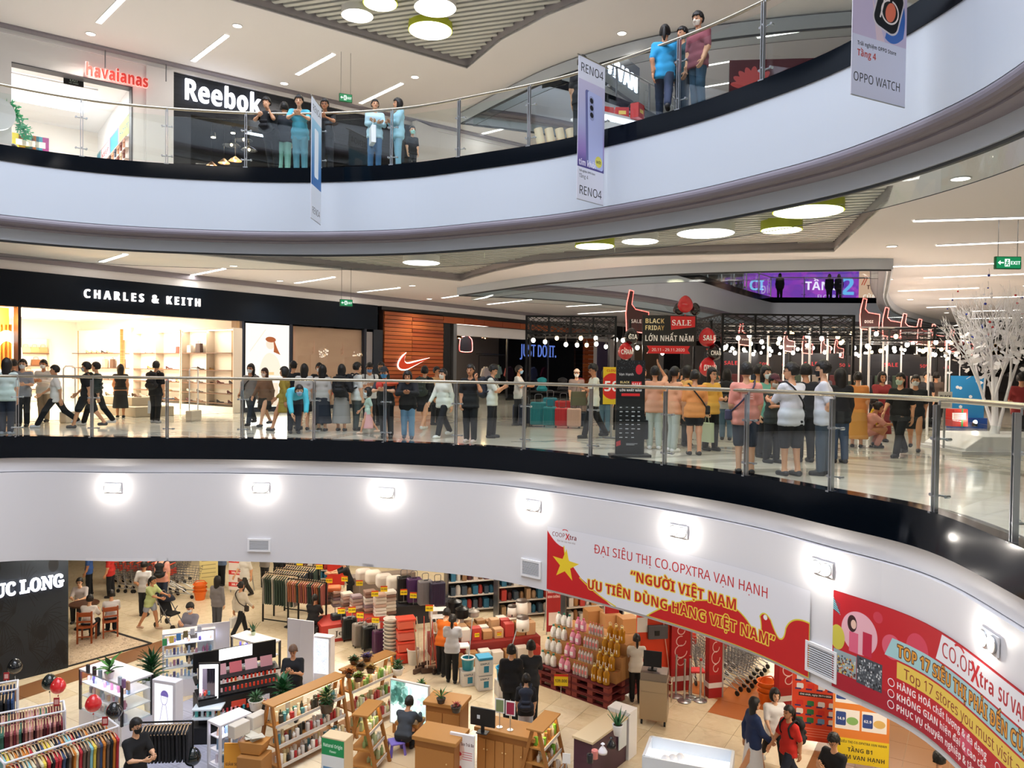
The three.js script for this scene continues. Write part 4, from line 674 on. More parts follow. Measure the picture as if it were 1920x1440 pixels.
const HAIR={
short:fieldGeo((x,y,z)=>{const h=headField(x,y-0.006,z+0.003)-0.018-wisp(x,y,z)*1.5;return Math.max(h,z>0.03?fringe(x,y,z):z>-0.012?0.008-y:-(y+0.058));},[-0.13,-0.1,-0.18],[0.13,0.16,0.13],0.0135),
};
const capBase=(x,y,z,t)=>Math.max(headField(x,y-0.005,z+0.004)-t-wisp(x,y,z),z>0.03?fringe(x,y,z):z>0.0?0.0-y:-(y+0.08));
HAIR.long=fieldGeo((x,y,z)=>smin(capBase(x,y,z,0.02),Math.max(ell(x,y,z,0,-0.12,-0.055,0.098,0.26,0.06),z-0.03),0.03),[-0.14,-0.42,-0.18],[0.13,0.16,0.12],0.016);
HAIR.bob=fieldGeo((x,y,z)=>smin(capBase(x,y,z,0.022),Math.max(ell(x,y,z,0,-0.03,-0.03,0.105,0.14,0.09),z-0.035,-(y+0.13)),0.03),[-0.14,-0.17,-0.18],[0.14,0.16,0.12],0.015);
HAIR.tail=fieldGeo((x,y,z)=>{const b=Math.max(headField(x,y-0.004,z+0.004)-0.014-wisp(x,y,z)*0.6,z>0.03?fringe(x,y,z):z>-0.005?0.012-y:-(y+0.062));const t=Math.min(ell(x,y,z,0,0.035,-0.125,0.03,0.03,0.035),ell(x,y,z,0,-0.08,-0.15,0.034,0.13,0.03));return smin(b,t,0.02);},[-0.13,-0.24,-0.22],[0.12,0.16,0.12],0.0145);
HAIR.bun=fieldGeo((x,y,z)=>{const b=Math.max(headField(x,y-0.004,z+0.004)-0.014-wisp(x,y,z)*0.6,z>0.03?fringe(x,y,z):z>-0.005?0.012-y:-(y+0.062));return smin(b,ell(x,y,z,0,0.04,-0.125,0.042,0.042,0.04),0.015);},[-0.13,-0.1,-0.21],[0.12,0.16,0.12],0.0145);
const capGeo=fieldGeo((x,y,z)=>Math.min(Math.max(headField(x,y-0.006,z)-0.019,0.05-y),Math.max(ell(x,y,z,0,0.056,0.1,0.075,0.014,0.085),0.03-z)),[-0.13,0.02,-0.17],[0.13,0.17,0.22],0.012);
const maskGeo=fieldGeo((x,y,z)=>Math.max(headField(x,y,z)-0.008,0.03-z,y+0.022-0.02*(z>0.09?1:0),-(y+0.108)),[-0.11,-0.13,0],[0.11,0.02,0.14],0.009);
const glassesGeo=join([new THREE.TorusGeometry(0.021,0.003,5,14).translate(-0.031,0.001,0.098),new THREE.TorusGeometry(0.021,0.003,5,14).translate(0.031,0.001,0.098),bx(0.02,0.004,0.004,0,0.004,0.102),bx(0.003,0.004,0.1,0.074,0.004,0.045),bx(0.003,0.004,0.1,-0.074,0.004,0.045)]);
function handGeo(curl){
const p=[[0,0.01,0,0,-0.03,0,0.024,0.026],[0,-0.03,-0.022,0,-0.085,-0.028,0.017,0.015],[0,-0.03,0,0,-0.09,0,0.018,0.016],[0,-0.03,0.02,0,-0.085,0.026,0.018,0.015]];
const len=[0.066,0.08,0.086,0.078],z0=[-0.033,-0.012,0.011,0.033],y0=[-0.082,-0.092,-0.094,-0.088];
z0.forEach((z,i)=>{let x=0,y=y0[i],a=curl*0.5,s=len[i];for(const k of[0.45,0.32,0.26]){const L=s*k,nx=x-Math.sin(a)*L,ny=y-Math.cos(a)*L;p.push([x,y,z,nx,ny,z*1.02,0.0088,0.0078]);x=nx;y=ny;a+=curl*0.75;}});
p.push([-0.004,-0.02,0.022,-0.012,-0.055,0.05,0.013,0.011],[-0.012,-0.055,0.05,-0.024-curl*0.01,-0.09,0.058,0.0105,0.0085]);
return skinOf(p,0.0092,0.007);
}
const HANDS={relax:handGeo(0.45),grip:handGeo(1.25)};
const D2R=PI/180;
const POSES={
stand:{l:[[2,4],[-2,3]],a:[[4,9,14,4],[2,9,12,4]]},
rest:{l:[[6,14],[-4,2]],a:[[4,9,20,8],[2,9,16,6]]},
walk:{l:[[24,8],[-20,16]],a:[[-18,8,16,4],[22,8,24,6]]},
stride:{l:[[32,6],[-28,22]],a:[[-22,9,18,4],[28,9,28,6]]},
phone:{l:[[3,5],[-2,3]],a:[[26,6,92,34],[30,6,96,30]],head:[0,26],hand:'grip'},
phoneW:{l:[[20,8],[-16,14]],a:[[26,6,92,34],[10,8,30,8]],head:[0,22],hand:'grip'},
cross:{l:[[3,4],[-2,3]],a:[[22,8,82,62],[20,8,78,60]]},
call:{l:[[2,4],[-2,3]],a:[[40,22,132,18],[4,9,16,6]],head:[0,4],hand:'grip'},
raise:{l:[[2,4],[-2,3]],a:[[2,9,14,4],[120,18,60,30]]},
lean:{l:[[-10,4],[-14,4]],a:[[46,10,52,40],[46,10,52,40]],lean:24},
leanOne:{l:[[-6,6],[-14,4]],a:[[50,10,104,20],[48,10,50,44]],lean:20,hand:'grip'},
bend:{l:[[2,12],[-2,10]],a:[[24,4,4,6],[20,4,6,6]],lean:76,head:[0,-20]},
carry:{l:[[4,5],[-3,3]],a:[[14,8,78,26],[2,9,12,4]],hand:'grip'},
hold:{l:[[4,5],[-3,3]],a:[[34,6,62,26],[30,6,66,26]],hand:'grip'},
push:{l:[[18,8],[-16,14]],a:[[44,6,34,6],[44,6,34,6]],lean:8,hand:'grip'},
sit:{l:[[86,88],[84,88]],a:[[30,8,60,24],[34,8,64,24]],lean:10,seated:1},
squat:{l:[[112,132],[104,128]],a:[[48,8,40,20],[50,8,44,20]],lean:26},
reach:{l:[[4,6],[-6,4]],a:[[74,8,12,10],[66,8,18,10]],lean:20,head:[0,10]},
point:{l:[[2,4],[-2,3]],a:[[4,9,14,4],[76,10,16,0]]},
back:{l:[[3,4],[-2,3]],a:[[-18,12,30,40],[-18,12,30,40]]},
};
const SKIN=[0xd9a27c,0xcf9670,0xe3b08c,0xc48a64];
const skinMat=std(0xffffff,0.6,0,{vertexColors:true});
const cloth=(c)=>C(c,0.85);
let personNo=0;
function person(p,turn,spec){
const{h=1.66,pose='stand',top=['t',0x888888],bottom=['p',0x222222],hair='short',hairCol=0x120d0b,mask,cap,glasses,shoe:shoeCol=0x1a1a1c,skin=SKIN[personNo % 4],fat=1,label,head,group,lift=0}=spec;
personNo++;
const s=h/1.7,P={lean:0,head:[0,0],hand:'relax',...POSES[pose]},hd=head??P.head,L=P.lean*D2R,child=h<1.3;
const legLen=child?0.95:1,hs=child?s*1.28:s;
const J={};const rot=(y,z,a)=>[y*Math.cos(a)-z*Math.sin(a),y*Math.sin(a)+z*Math.cos(a)];
const up=(x,y,z)=>{const[yy,zz]=rot(y,z,L);return V(x,yy,zz);};
J.ch=up(0,0.32,0.0);J.wa=up(0,0.14,0);J.nb=up(0,0.475,-0.005);J.nt=up(0,0.56,0.01);J.hd=up(0,0.655+(hs/s-1)*0.12,0.025);
for(const[i,sx]of[[0,1],[1,-1]]){
const[hf,kf]=P.l[i].map((v)=>v*D2R);J['hip'+i]=V(sx*0.085,-0.02,0);
J['kn'+i]=J['hip'+i].clone().add(V(sx*0.012,-Math.cos(hf),Math.sin(hf)).multiplyScalar(0.425));const sa=hf-kf;J['an'+i]=J['kn'+i].clone().add(V(0,-Math.cos(sa),Math.sin(sa)).multiplyScalar(0.405));
J['sh'+i]=up(sx*0.168*(1+(fat-1)*0.3),0.418,-0.008);
const[f,a,e,w]=P.a[i].map((v)=>v*D2R);J['el'+i]=J['sh'+i].clone().add(V(sx*Math.sin(a),-Math.cos(f)*Math.cos(a),Math.sin(f)*Math.cos(a)).multiplyScalar(0.285));const t=f+e;
J['wr'+i]=J['el'+i].clone().add(V(-sx*Math.sin(w),-Math.cos(t)*Math.cos(w),Math.sin(t)*Math.cos(w)).multiplyScalar(0.245));
}
const low=Math.min(J.an0.y,J.an1.y)-0.075;for(const k in J){J[k].y-=low;J[k].multiplyScalar(s);}
const pel=V(0,-low*s,0),q=(a,b,ra,rb)=>[a.x,a.y,a.z,b.x,b.y,b.z,ra*s,(rb??ra)*s];
const side=(v,w)=>[V(v.x-w*s,v.y,v.z),V(v.x+w*s,v.y,v.z)],W=1+(fat-1)*0.6;
const cross=(v,w,r,g2=0)=>{const[a,b]=side(v,w);return q(a,b,r+g2);};
const torso=(g2)=>[cross(pel,0.075*W,0.1*W,g2),cross(J.wa,0.055*W,0.094*W,g2),cross(J.ch,0.08*W,0.1*W,g2),q(J.sh0,J.sh1,0.05+g2),q(pel,J.ch,0.1*W+g2,0.1*W+g2)];
const leg=(i,g2,t=1)=>{const out=[q(J['hip'+i],t<0.5?J['hip'+i].clone().lerp(J['kn'+i],t*2):J['kn'+i],(0.088+g2)*W,(t<0.5?0.076:0.058)+g2)];if(t>0.5)out.push(q(J['kn'+i],J['kn'+i].clone().lerp(J['an'+i],t*2-1),0.06+g2,0.04+g2*1.6+(1-t)*0.02));return out;};
const arm=(i,g2,t=1)=>{const out=[q(J['sh'+i],t<0.5?J['sh'+i].clone().lerp(J['el'+i],t*2):J['el'+i],0.05+g2,(t<0.5?0.045:0.039)+g2)];if(t>0.5)out.push(q(J['el'+i],J['el'+i].clone().lerp(J['wr'+i],t*2-1),0.04+g2,0.029+g2));return out;};
const foot=(i,g2)=>{const a=J['an'+i];return[a.x,a.y-0.035*s,a.z-0.03*s,a.x,a.y-0.042*s,a.z+0.13*s,(0.038+g2)*s,(0.032+g2)*s];};
const o=thing('person',label,'person',p,turn,group);o.position.y+=lift;
const hc=new THREE.Color(skin),headM=new THREE.Matrix4().compose(J.hd,new THREE.Quaternion().setFromEuler(new THREE.Euler((hd[1]+P.lean*0.4)*D2R,hd[0]*D2R,0,'YXZ')),V(hs,hs,hs));
const pieces=[[skinOf([...torso(0),...leg(0,0),...leg(1,0),...arm(0,0),...arm(1,0),foot(0,-0.004),foot(1,-0.004),q(J.nb,J.hd,0.05,0.048)],0.036*Math.max(s,0.75),0.05*s),null],[headGeo.clone().applyMatrix4(headM),headTint]];
for(const i of[0,1]){const d=J['wr'+i].clone().sub(J['el'+i]).normalize(),hg=HANDS[P.hand].clone();if(i===1){hg.scale(-1,1,1);const ix=hg.index.array;for(let k=0;k<ix.length;k+=3){const t=ix[k];ix[k]=ix[k+1];ix[k+1]=t;}}pieces.push([hg.applyMatrix4(new THREE.Matrix4().compose(J['wr'+i].clone().addScaledVector(d,0.008),new THREE.Quaternion().setFromUnitVectors(V(0,-1,0),d),V(s,s,s))),null]);}
for(const[gm,tint]of pieces){const n=gm.attributes.position.count,col=new Float32Array(n*3);for(let i=0;i<n;i++){const t=tint?tint[i]:[1,1,1];col.set([hc.r*t[0],hc.g*t[1],hc.b*t[2]],i*3);}gm.setAttribute('color',new THREE.BufferAttribute(col,3));gm.computeVertexNormals();}
part('body',mergeGeometries(pieces.map((x)=>x[0])),skinMat,o);
const cell=0.029*Math.max(s,0.75),axis=J.nb.clone().sub(pel).normalize(),along=(x,y,z)=>(x-pel.x)*axis.x+(y-pel.y)*axis.y+(z-pel.z)*axis.z;
const[tk,tc]=top,[bk,bc]=bottom,sl={t:0.42,l:0.97,v:0,j:0.97}[tk]??0.42,hem={j:-0.2,l:-0.16,t:-0.17,v:-0.02}[tk]??-0.16,gt=tk==='j'?0.03:0.016;
const ph=P.seated||pose==='squat'||pose==='bend',neck=(J.nb.clone().sub(pel).dot(axis))-0.005*s;
const low2=pel.clone().addScaledVector(axis,-0.13*s),shirt=[...torso(gt),cross(pel,0.076*W,0.093*W,gt+0.012)];if(!ph)shirt.push(cross(low2,0.084*W,0.09*W,gt+0.012),q(pel,low2,0.1*W+gt));if(sl)shirt.push(...arm(0,gt*0.9,sl),...arm(1,gt*0.9,sl));else shirt.push(q(J.sh0,J.sh1,0.05+gt));
part(tk==='j'?'jacket':'shirt',skinOf(shirt,cell,0.024*s,(x,y,z)=>{const t=along(x,y,z);return Math.max(Math.abs(x)<0.2*s&&Math.abs(t)<0.6*s?(ph?-0.02:hem)*s-t:-1,Math.abs(x)<0.075*s?t-neck-Math.abs(x)*0.4:-1);}),cloth(tc),o);
if(bk==='k'||bk==='d'||bk==='m'){
const end=bk==='k'?0.48:bk==='m'?0.2:0.34,y1=end*s*(bk==='d'?0.9:1),flare=bk==='m'?0.2:bk==='k'?0.16:0.19;
part('skirt',skinOf([q(V(-0.06*s,pel.y+0.06*s,0),V(-0.05*s,y1,0),0.115*W,flare),q(V(0.06*s,pel.y+0.06*s,0),V(0.05*s,y1,0),0.115*W,flare)],cell,0.03*s,(x,y)=>Math.max(y1-y,y-pel.y+(ph?0:0.05)*s)),cloth(bc),o);
}else{
const t={p:0.97,s:0.5,c:0.84,h:0.3}[bk]??0.97,gg=bk==='s'?0.03:0.016;
part(bk==='p'||bk==='c'?'trousers':'shorts',skinOf([cross(pel,0.075*W,0.1*W,gg*0.8),...leg(0,gg,t),...leg(1,gg,t)],cell,0.03*s,(x,y,z)=>along(x,y,z)-(ph?0.1:-0.07)*s),cloth(bc),o);
}
for(const i of[0,1])part('shoe',skinOf([foot(i,0.01)],0.018*Math.max(s,0.8),0.02,(x,y)=>Math.min(J.an0.y,J.an1.y)-0.074*s-y),C(shoeCol,0.6),o);
if(hair){const m=part('hair',HAIR[hair],C(hairCol,0.55),o);m.applyMatrix4(headM);}
if(mask){const m=part('face_mask',maskGeo,C(mask,0.8),o);m.applyMatrix4(headM);}
if(cap){const m=part('cap',capGeo,C(cap,0.8),o);m.applyMatrix4(headM);}
if(glasses){const m=part('glasses',glassesGeo,M.black,o);m.applyMatrix4(headM);}
o.userData2=J;J.axis=axis;J.s=s;JOINTS.set(o,J);
return o;
}
const JOINTS=new Map();
const wornAt=(o,v)=>v.clone().applyAxisAngle(V(0,1,0),o.rotation.y).add(o.position);
const bpGeo=skinOf([[-0.09,0.06,0,0.09,0.06,0,0.085,0.085],[-0.08,0.34,0,0.08,0.34,0,0.075,0.075],[0,0.06,0,0,0.34,0,0.12,0.1]],0.024,0.04),bpPocket=skinOf([[-0.07,0.08,-0.1,0.07,0.08,-0.1,0.045,0.045],[-0.06,0.18,-0.1,0.06,0.18,-0.1,0.04,0.04]],0.022,0.03);
function backpack(o,col,label,front){
const J=JOINTS.get(o),b=J.ch.clone().add(V(0,-0.26*J.s,0).applyAxisAngle(V(1,0,0),0)).addScaledVector(V(0,-J.axis.z,J.axis.y),front?0.2*J.s:-0.22*J.s);
const t=thing('backpack',label,'bag',wornAt(o,b),o.rotation.y+(front?PI:0),'backpacks');part('sack',bpGeo,C(col,0.8),t);part('pocket',bpPocket,C(col,0.7),t);
for(const s of[-1,1])part('strap',tube([[s*0.09,0.38,0.07],[s*0.11,0.45,0.16],[s*0.12,0.34,0.32],[s*0.13,0.16,0.28],[s*0.12,0.08,0.08]],0.02,5),C(col,0.8),t);return t;
}
function carried(o,col,label,i=1,w=0.3,h=0.34,name='tote_bag'){
const J=JOINTS.get(o),d=J['wr'+i].clone().sub(J['el'+i]).normalize(),b=J['wr'+i].clone().addScaledVector(d,0.09);const drop=0.16;
const t=thing(name,label,'bag',wornAt(o,b).add(V(0,-drop-h,0)),o.rotation.y+PI/2,'carried bags');part('sack',extr([[-w/2,0],[w/2,0],[w*0.46,h],[-w*0.46,h]],0.08,0.012).translate(0,0.012,-0.04),C(col,0.75),t);
part('handle',tube([[-w*0.2,h,0],[-w*0.08,h+drop,0],[w*0.08,h+drop,0],[w*0.2,h,0]],0.007,4),C(col,0.75),t);return t;
}
function phoneIn(o,label,i=0){const J=JOINTS.get(o),d=J['wr'+i].clone().sub(J['el'+i]).normalize(),t=thing('phone',label,'phone',wornAt(o,J['wr'+i].clone().addScaledVector(d,0.1).add(V(-0.02,0.02,0))),o.rotation.y+0.2,'phones in hands');const a=part('case',bb(0.075,0.15,0.01,0,0,0,0.004),M.black,t);a.rotation.x=-0.6;const b=part('screen',bx(0.066,0.13,0.003,0,0,-0.006),C(0x9fb8d0,0.2),t);b.rotation.x=-0.6;return t;}
function crossBag(o,col,label,sx=1){const J=JOINTS.get(o),s=J.s,t=thing('sling_bag',label,'bag',wornAt(o,V(0,J.wa.y-0.16*s,J.wa.z)),o.rotation.y,'sling bags');part('pouch',bb(0.22,0.17,0.09,-sx*0.2*s,0,0.02,0.03),C(col,0.7),t);part('strap',tube([[-sx*0.22*s,0.06,0.02],[-sx*0.1*s,0.25*s,0.135*s],[sx*0.1*s,0.46*s,0.12*s],[sx*0.13*s,0.53*s,0],[sx*0.08*s,0.42*s,-0.14*s],[-sx*0.1*s,0.2*s,-0.15*s],[-sx*0.22*s,0.06,-0.02]],0.014,5),C(col,0.7),t);return t;}
// ------------------------------------------------------------------ people
const hex=(s)=>parseInt(s.slice(1),16);
function pp(px,py,Y,deg,pose,top,bottom,hair,label,o={}){
const base=g(px,py,Y);if(o.d){const q=at(px,py,o.d);base.x=q.x;base.z=q.z;}
return person(base,deg*D2R,{pose,top:[top[0],hex(top)],bottom:[bottom[0],hex(bottom)],hair,label,...o});
}
pp(13,815,0,190,'stand','tc3d4cf','p1d2433','long','woman with long dark hair in pale mint shirt at the left edge',{shoe:0x8a8f98});
pp(25,794,0,-60,'call','j2a2f38','p15181d','short','man in dark jacket raising a hand to his face at the left',{});
{const o=pp(43,800,0,20,'carry','t9a9ca2','p181a1e','short','man in grey tee beside the amber window',{mask:0xd8dde0});carried(o,0x1c1c20,'black shoulder bag of the man in grey tee',1,0.26,0.26);}
pp(82,791,0,10,'hold','le6e2dc','p9c8a72','short','masked man in cream shirt clasping his hands before the shoe shop',{mask:0xe8ecee});
pp(104,801,0,-62,'stride','te8e6e2','p0f1218','short','youth in white tee and black track trousers striding left',{shoe:0xc8ccd0,h:1.62});
{const o=pp(163,802,0,-75,'walk','t0e0f12','s0e0f13','short','masked man in black tee and black shorts walking left',{mask:0xb8c4c6,fat:1.15,shoe:0x3a3a3c});backpack(o,0x1d2a26,'dark green backpack on the man in black shorts');}
pp(181,797,0,-80,'walk','t15181d','p101216','short','person in dark clothes and white shoes hidden behind the man in shorts',{shoe:0xe2e2e2});
pp(226,783,0,200,'stand','v141417','d141417','long','woman in black browsing inside the shoe shop',{h:1.55});
{const o=pp(292,793,0,175,'rest','t101114','p0f1014','short','man in black seen from behind at the shoe shop entrance',{shoe:0x9a9a9c});backpack(o,0x141519,'black backpack on the man at the shoe shop entrance');carried(o,0xc8ccd0,'white paper carrier bag of the man at the shop entrance',0,0.34,0.32,'paper_bag');}
{const o=pp(470,797,0,-10,'walk','t8a8580','p2c3540','long','masked woman in grey tee and dark jeans by the light box',{mask:0xdde2e4});crossBag(o,0x15161a,'black sling bag of the woman by the light box');}
pp(496,799,0,-20,'walk','l7a5c46','k262420','long','masked woman in brown cardigan and dark patterned skirt',{mask:0xe2d2c6,h:1.55,hairCol:0x3a1d12});
pp(533,808,0,-95,'walk','l9a8430','k9a8430','bob','woman in mustard dress walking left',{h:1.6});
pp(549,797,0,170,'stand','t1a1d24','p1a1d24','short','man in dark cap behind the woman in mustard',{cap:0x1c2430,h:1.7});
pp(570,806,0,185,'stand','tc8c6c2','k16181d','long','woman in white shirt and black skirt seen from behind near the window',{h:1.62});
{const o=pp(552,813,0,25,'bend','j4fc0d6','p1c2230','short','person in cyan jacket bending over a bag',{mask:0x9ab8d8});}
pp(598,797,0,10,'stand','t14161b','p14161b','short','masked man in black tee behind the queue by the window',{cap:0x101318,mask:0xe6eaec});
pp(604,808,0,175,'stand','tb8b4ae','m18202c','long','woman with long hair in pale blouse and navy long skirt',{h:1.6});
{const o=pp(640,808,0,178,'stand','t2a2c30','m8f8d8a','long','woman in grey long skirt with a black backpack',{h:1.62});backpack(o,0x101216,'black backpack over the grey long skirt');}
{const o=pp(668,807,0,130,'carry','td8dcd8','p3a4444','short','young man in white shirt and slate trousers turned right',{h:1.68});backpack(o,0x17181c,'black backpack on the young man in white shirt');}
{const o=pp(692,800,0,15,'hold','te2e2de','p20242a','short','masked man in white shirt looking down behind the girl in pink',{mask:0x6a9ad0,head:[0,24],h:1.68});backpack(o,0x22252b,'dark backpack straps of the masked man in white');}
pp(714,798,0,-10,'stand','t33352f','p1a1c1f','short','man with patterned mask behind the man in blue mask',{mask:0x6a6658,h:1.7});
pp(690,813,0,-70,'walk','tb8d0c0','me0a8a8','bob','little girl in pink skirt walking left',{h:1.08,mask:0xe8f0f0,shoe:0xd8b8a0});
{const o=pp(723,823,0,0,'lean','t2b3036','p14171c','short','man in dark cap and blue mask leaning on the rail',{cap:0x14161a,mask:0x4aa3dc});const b=thing('folded_jacket','red and orange jacket laid on the rail','jacket',wornAt(o,V(0.12,1.24,0.34)),0.1);part('cloth',sph(0.13,0,0,0,1.6,0.5,0.9,10),C(0xd85a3a,0.85),b);part('sleeve',sph(0.09,-0.2,-0.05,0.02,0.9,1.3,0.8,8),C(0xc8423a,0.85),b);}
pp(764,824,0,5,'lean','j15171c','p7aa4c6','bob','woman in black jacket and light blue jeans resting on the rail',{h:1.58,shoe:0x5a6270});
{const o=pp(795,806,0,165,'walk','j1a1d22','k15181d','short','person in dark jacket with a large backpack beside the timber wall',{shoe:0xd8d8d2});backpack(o,0x2a352e,'large olive black backpack beside the timber wall');}
pp(817,797,0,60,'stand','tc8a070','p22252b','short','person in tan top hidden behind the large backpack',{h:1.6});
pp(830,820,0,-35,'walk','ldfe2d4','p121419','short','masked youth in cream shirt and black trousers in mid step',{mask:0xe0dccc,h:1.6,shoe:0xe6e6e2});
pp(881,830,0,-15,'call','t0e1013','p0f1115','tail','woman in black talking on a phone by the glass',{h:1.66,shoe:0xc8b8b0});
{const o=pp(922,821,0,80,'phone','td8dcd0','p14161b','short','man in white shirt looking at his phone',{shoe:0x202226});phoneIn(o,'phone held by the man in white shirt');backpack(o,0x2a2e3a,'small dark bag on the man with the phone');}
pp(971,797,0,75,'hold','tc8cccc','p1e222b','short','masked man in grey white shirt beside the suitcases',{mask:0x8ab4cc});
pp(1080,797,0,-5,'stand','t8a7a74','p6a5a58','bun','masked woman in taupe behind the suitcases',{mask:0xe6e8e8,h:1.58,cap:0xc8b0a0});
{const o=pp(1112,821,0,-80,'phoneW','tdfe3d4','p14161a','short','man in pale green shirt walking past the suitcases',{h:1.74});carried(o,0x5c5a40,'camouflage bag of the man in pale green shirt',0,0.34,0.3);}
pp(1134,812,0,150,'stand','t20232a','p5a7a90','bob','person in dark top and jeans behind the tall standing board',{h:1.6});
{const o=pp(1226,842,0,178,'raise','te0a888','pb4beb4','short','woman in peach top and pale jeans raising an arm',{hairCol:0x14100e,shoe:0xd8d8d4});carried(o,0x17181b,'black tote bag of the woman raising an arm',0,0.34,0.36);}
pp(1246,826,0,150,'stand','td8a040','p33302c','tail','person in yellow behind the woman in peach',{h:1.6});
pp(1262,847,0,120,'rest','te8ab84','pb8c0b8','tail','woman with ponytail in peach top and pale trousers',{h:1.66,shoe:0xe8e8e4});
pp(1286,836,0,100,'stand','te2b060','p2a2c30','bob','woman in yellow top in profile',{h:1.68});
{const o=pp(1301,853,0,182,'stand','te89a58','h1b1d22','bun','stout woman in orange tee and black shorts seen from behind',{fat:1.18,h:1.6});crossBag(o,0x121317,'black waist bag of the stout woman in orange');}
{const o=pp(1332,845,0,30,'carry','te8b450','p14161b','long','woman in bright yellow shirt facing the camera',{h:1.64,glasses:1});carried(o,0xc8d8b8,'pale green shopping bag of the woman in yellow',1,0.3,0.36);}
{const o=pp(1361,825,0,160,'stand','tb8bcc2','p4a6478','long','person in jeans with a black backpack near the booths',{h:1.62});backpack(o,0x15171c,'black backpack on the person near the booths');}
{const o=pp(1396,888,0,172,'rest','tdf9484','s1d2738','short','man in salmon pink tee and navy shorts seen from behind',{h:1.72,fat:1.12});crossBag(o,0x3a3a52,'thin dark sling bag across the salmon pink tee',-1);
const J=JOINTS.get(o),t=thing('shirt_print','white printed lettering on the back of the pink tee','print',wornAt(o,V(0,J.ch.y-0.02,-0.148)),o.rotation.y+PI);part('print',bx(0.2,0.16,0.004),print(canvasTex(128,100,(x)=>{x.fillStyle='#df9484';x.fillRect(0,0,128,100);txt(x,'V',64,20,34,'#fff');for(let i=0;i<5;i++){x.fillStyle='#fbeee8';x.fillRect(14,42+i*11,100-(i % 2)*24,5);}})),t);}
pp(1420,851,0,170,'stand','te8b83a','p2a2c2e','short','man in golden yellow tee behind the pink tee',{h:1.72});
pp(1433,858,0,20,'stand','t6fb09a','p1c1e22','long','masked person in green by the crowd',{mask:0xd8e2da,h:1.68});
pp(1447,868,0,30,'hold','t2c3230','p14161a','short','shorter person in maroon cap among the crowd',{cap:0x5a2a34,mask:0xd8d8cc,h:1.54,head:[0,22]});
{const o=pp(1481,892,0,205,'hold','td9dbe2','s14161a','short','large man in white tee and black shorts turned left',{fat:1.22,h:1.72,glasses:1,head:[40,0],shoe:0x2a2a2c});crossBag(o,0x15161a,'black sling strap across the white tee',1);}
pp(1508,866,0,185,'stand','t24272e','p1b1d22','short','man in dark tee between the white tees',{h:1.72});
{const o=pp(1541,891,0,245,'back','td6d8e0','p42505f','short','masked man in white shirt and slate trousers with hands behind',{mask:0x1a1c20,glasses:1,h:1.76,fat:1.15});}
{const o=pp(1572,868,0,185,'stand','j17191e','p34465e','long','woman with long black hair in black top and blue jeans',{h:1.64});carried(o,0x15161a,'black handbag of the long haired woman',0,0.3,0.26);}
pp(1606,839,0,150,'stand','td88a4a','md89a50','bun','woman in long orange print dress with raised sunglasses',{h:1.6});
pp(1651,828,0,0,'hold','t8a2a2c','m7a2426','bob','woman in dark red dress facing the camera',{h:1.6});
pp(1637,838,0,60,'stand','te0d02a','pe2e0d8','short','toddler in yellow print top and white trousers',{h:1.0});
pp(1620,839,0,80,'squat','tdf9a8c','pc88a80','bun','crouching woman in pink holding the toddler',{h:1.55});
pp(1686,856,0,-55,'walk','t101215','p121419','tail','masked woman in black tee walking left past the tree',{mask:0xb8ccb8,h:1.64,shoe:0x2c2e33});
pp(1714,845,0,-30,'walk','t22262b','k1c1f24','tail','masked woman in dark skirt behind the woman in black',{mask:0xd8dede,h:1.6});
[[1735,800,0,0x2a2a2e,'far woman in dark grey beyond the walking women'],[1753,800,160,0x5a4a40,'far woman in brown seen from behind near the tree'],[1912,838,150,0x8a2a2a,'person in dark red at the right edge behind the tree'],[1600,800,170,0x2c3a34,'far shopper in dark green between the booths'],[1545,796,190,0x5a5a66,'far shopper in grey between the booths'],[1205,800,10,0x3a3a44,'far shopper behind the tall standing board'],[1275,798,150,0x30343c,'far shopper in charcoal by the pale shop front'],[1350,798,200,0x6a5a50,'far shopper in brown by the black frame'],[1480,796,20,0x7a7a84,'far shopper in light grey under the bulbs'],[1655,796,170,0x34302e,'far shopper in black brown under the red signs']].forEach(([x,y,d,c,l])=>person(g(x,y,0),d*D2R,{pose:pick(['stand','rest','hold']),top:['t',c],bottom:['p',0x1c1e23],hair:pick(['short','tail','bob']),label:l,h:1.62}));
{const o=pp(508,325,YU,-8,'leanOne','t1a1b20','p0f1116','short','young man in black and white leaning on the upper rail with hand at chin',{h:1.7});backpack(o,0x121318,'black bag worn in front by the leaning young man',true);}
pp(532,328,YU,190,'stand','t20242c','p7fae9e','short','person in dark top standing behind the leaning young man',{h:1.66});
pp(562,324,YU,10,'lean','t58b6d2','p5f9cae','short','young man in turquoise shirt and pale jeans leaning on the rail',{h:1.74,shoe:0xc8ccd0});
pp(611,323,YU,6,'lean','t1c1d21','p1a1c22','short','man in glasses resting folded arms on the upper rail',{h:1.64,glasses:1});
{const o=pp(702,321,YU,20,'cross','lb8d8e4','p3c6a92','tail','smiling girl in pale blue shirt with a white tote',{h:1.6,shoe:0xd8d8d8});carried(o,0xdfe6ea,'white tote bag with round print of the smiling girl',0,0.32,0.36);}
pp(746,320,YU,-65,'cross','j9fd0e0','p86b4c8','bob','girl in light blue long shirt turned left with arms folded',{h:1.6,shoe:0xd8dcdc});
pp(772,327,YU,30,'stand','t16191a','p202226','bun','masked woman in black tee below the blade emblem',{mask:0xa8dcd0,h:1.1,lift:-0.05});
pp(1244,223,YU,165,'walk','t2f9fd8','p232f4a','tail','woman in bright blue tee and dark jeans walking away',{h:1.68});
pp(1307,212,YU,-50,'rest','t8a4a55','p24435a','short','masked man in maroon shirt looking down from the upper rail',{mask:0xe8ddcc,h:1.7,head:[0,10]});
pp(1278,226,YU,-60,'stand','t24434a','p24364a','short','man in dark teal beside the masked man',{h:1.62});
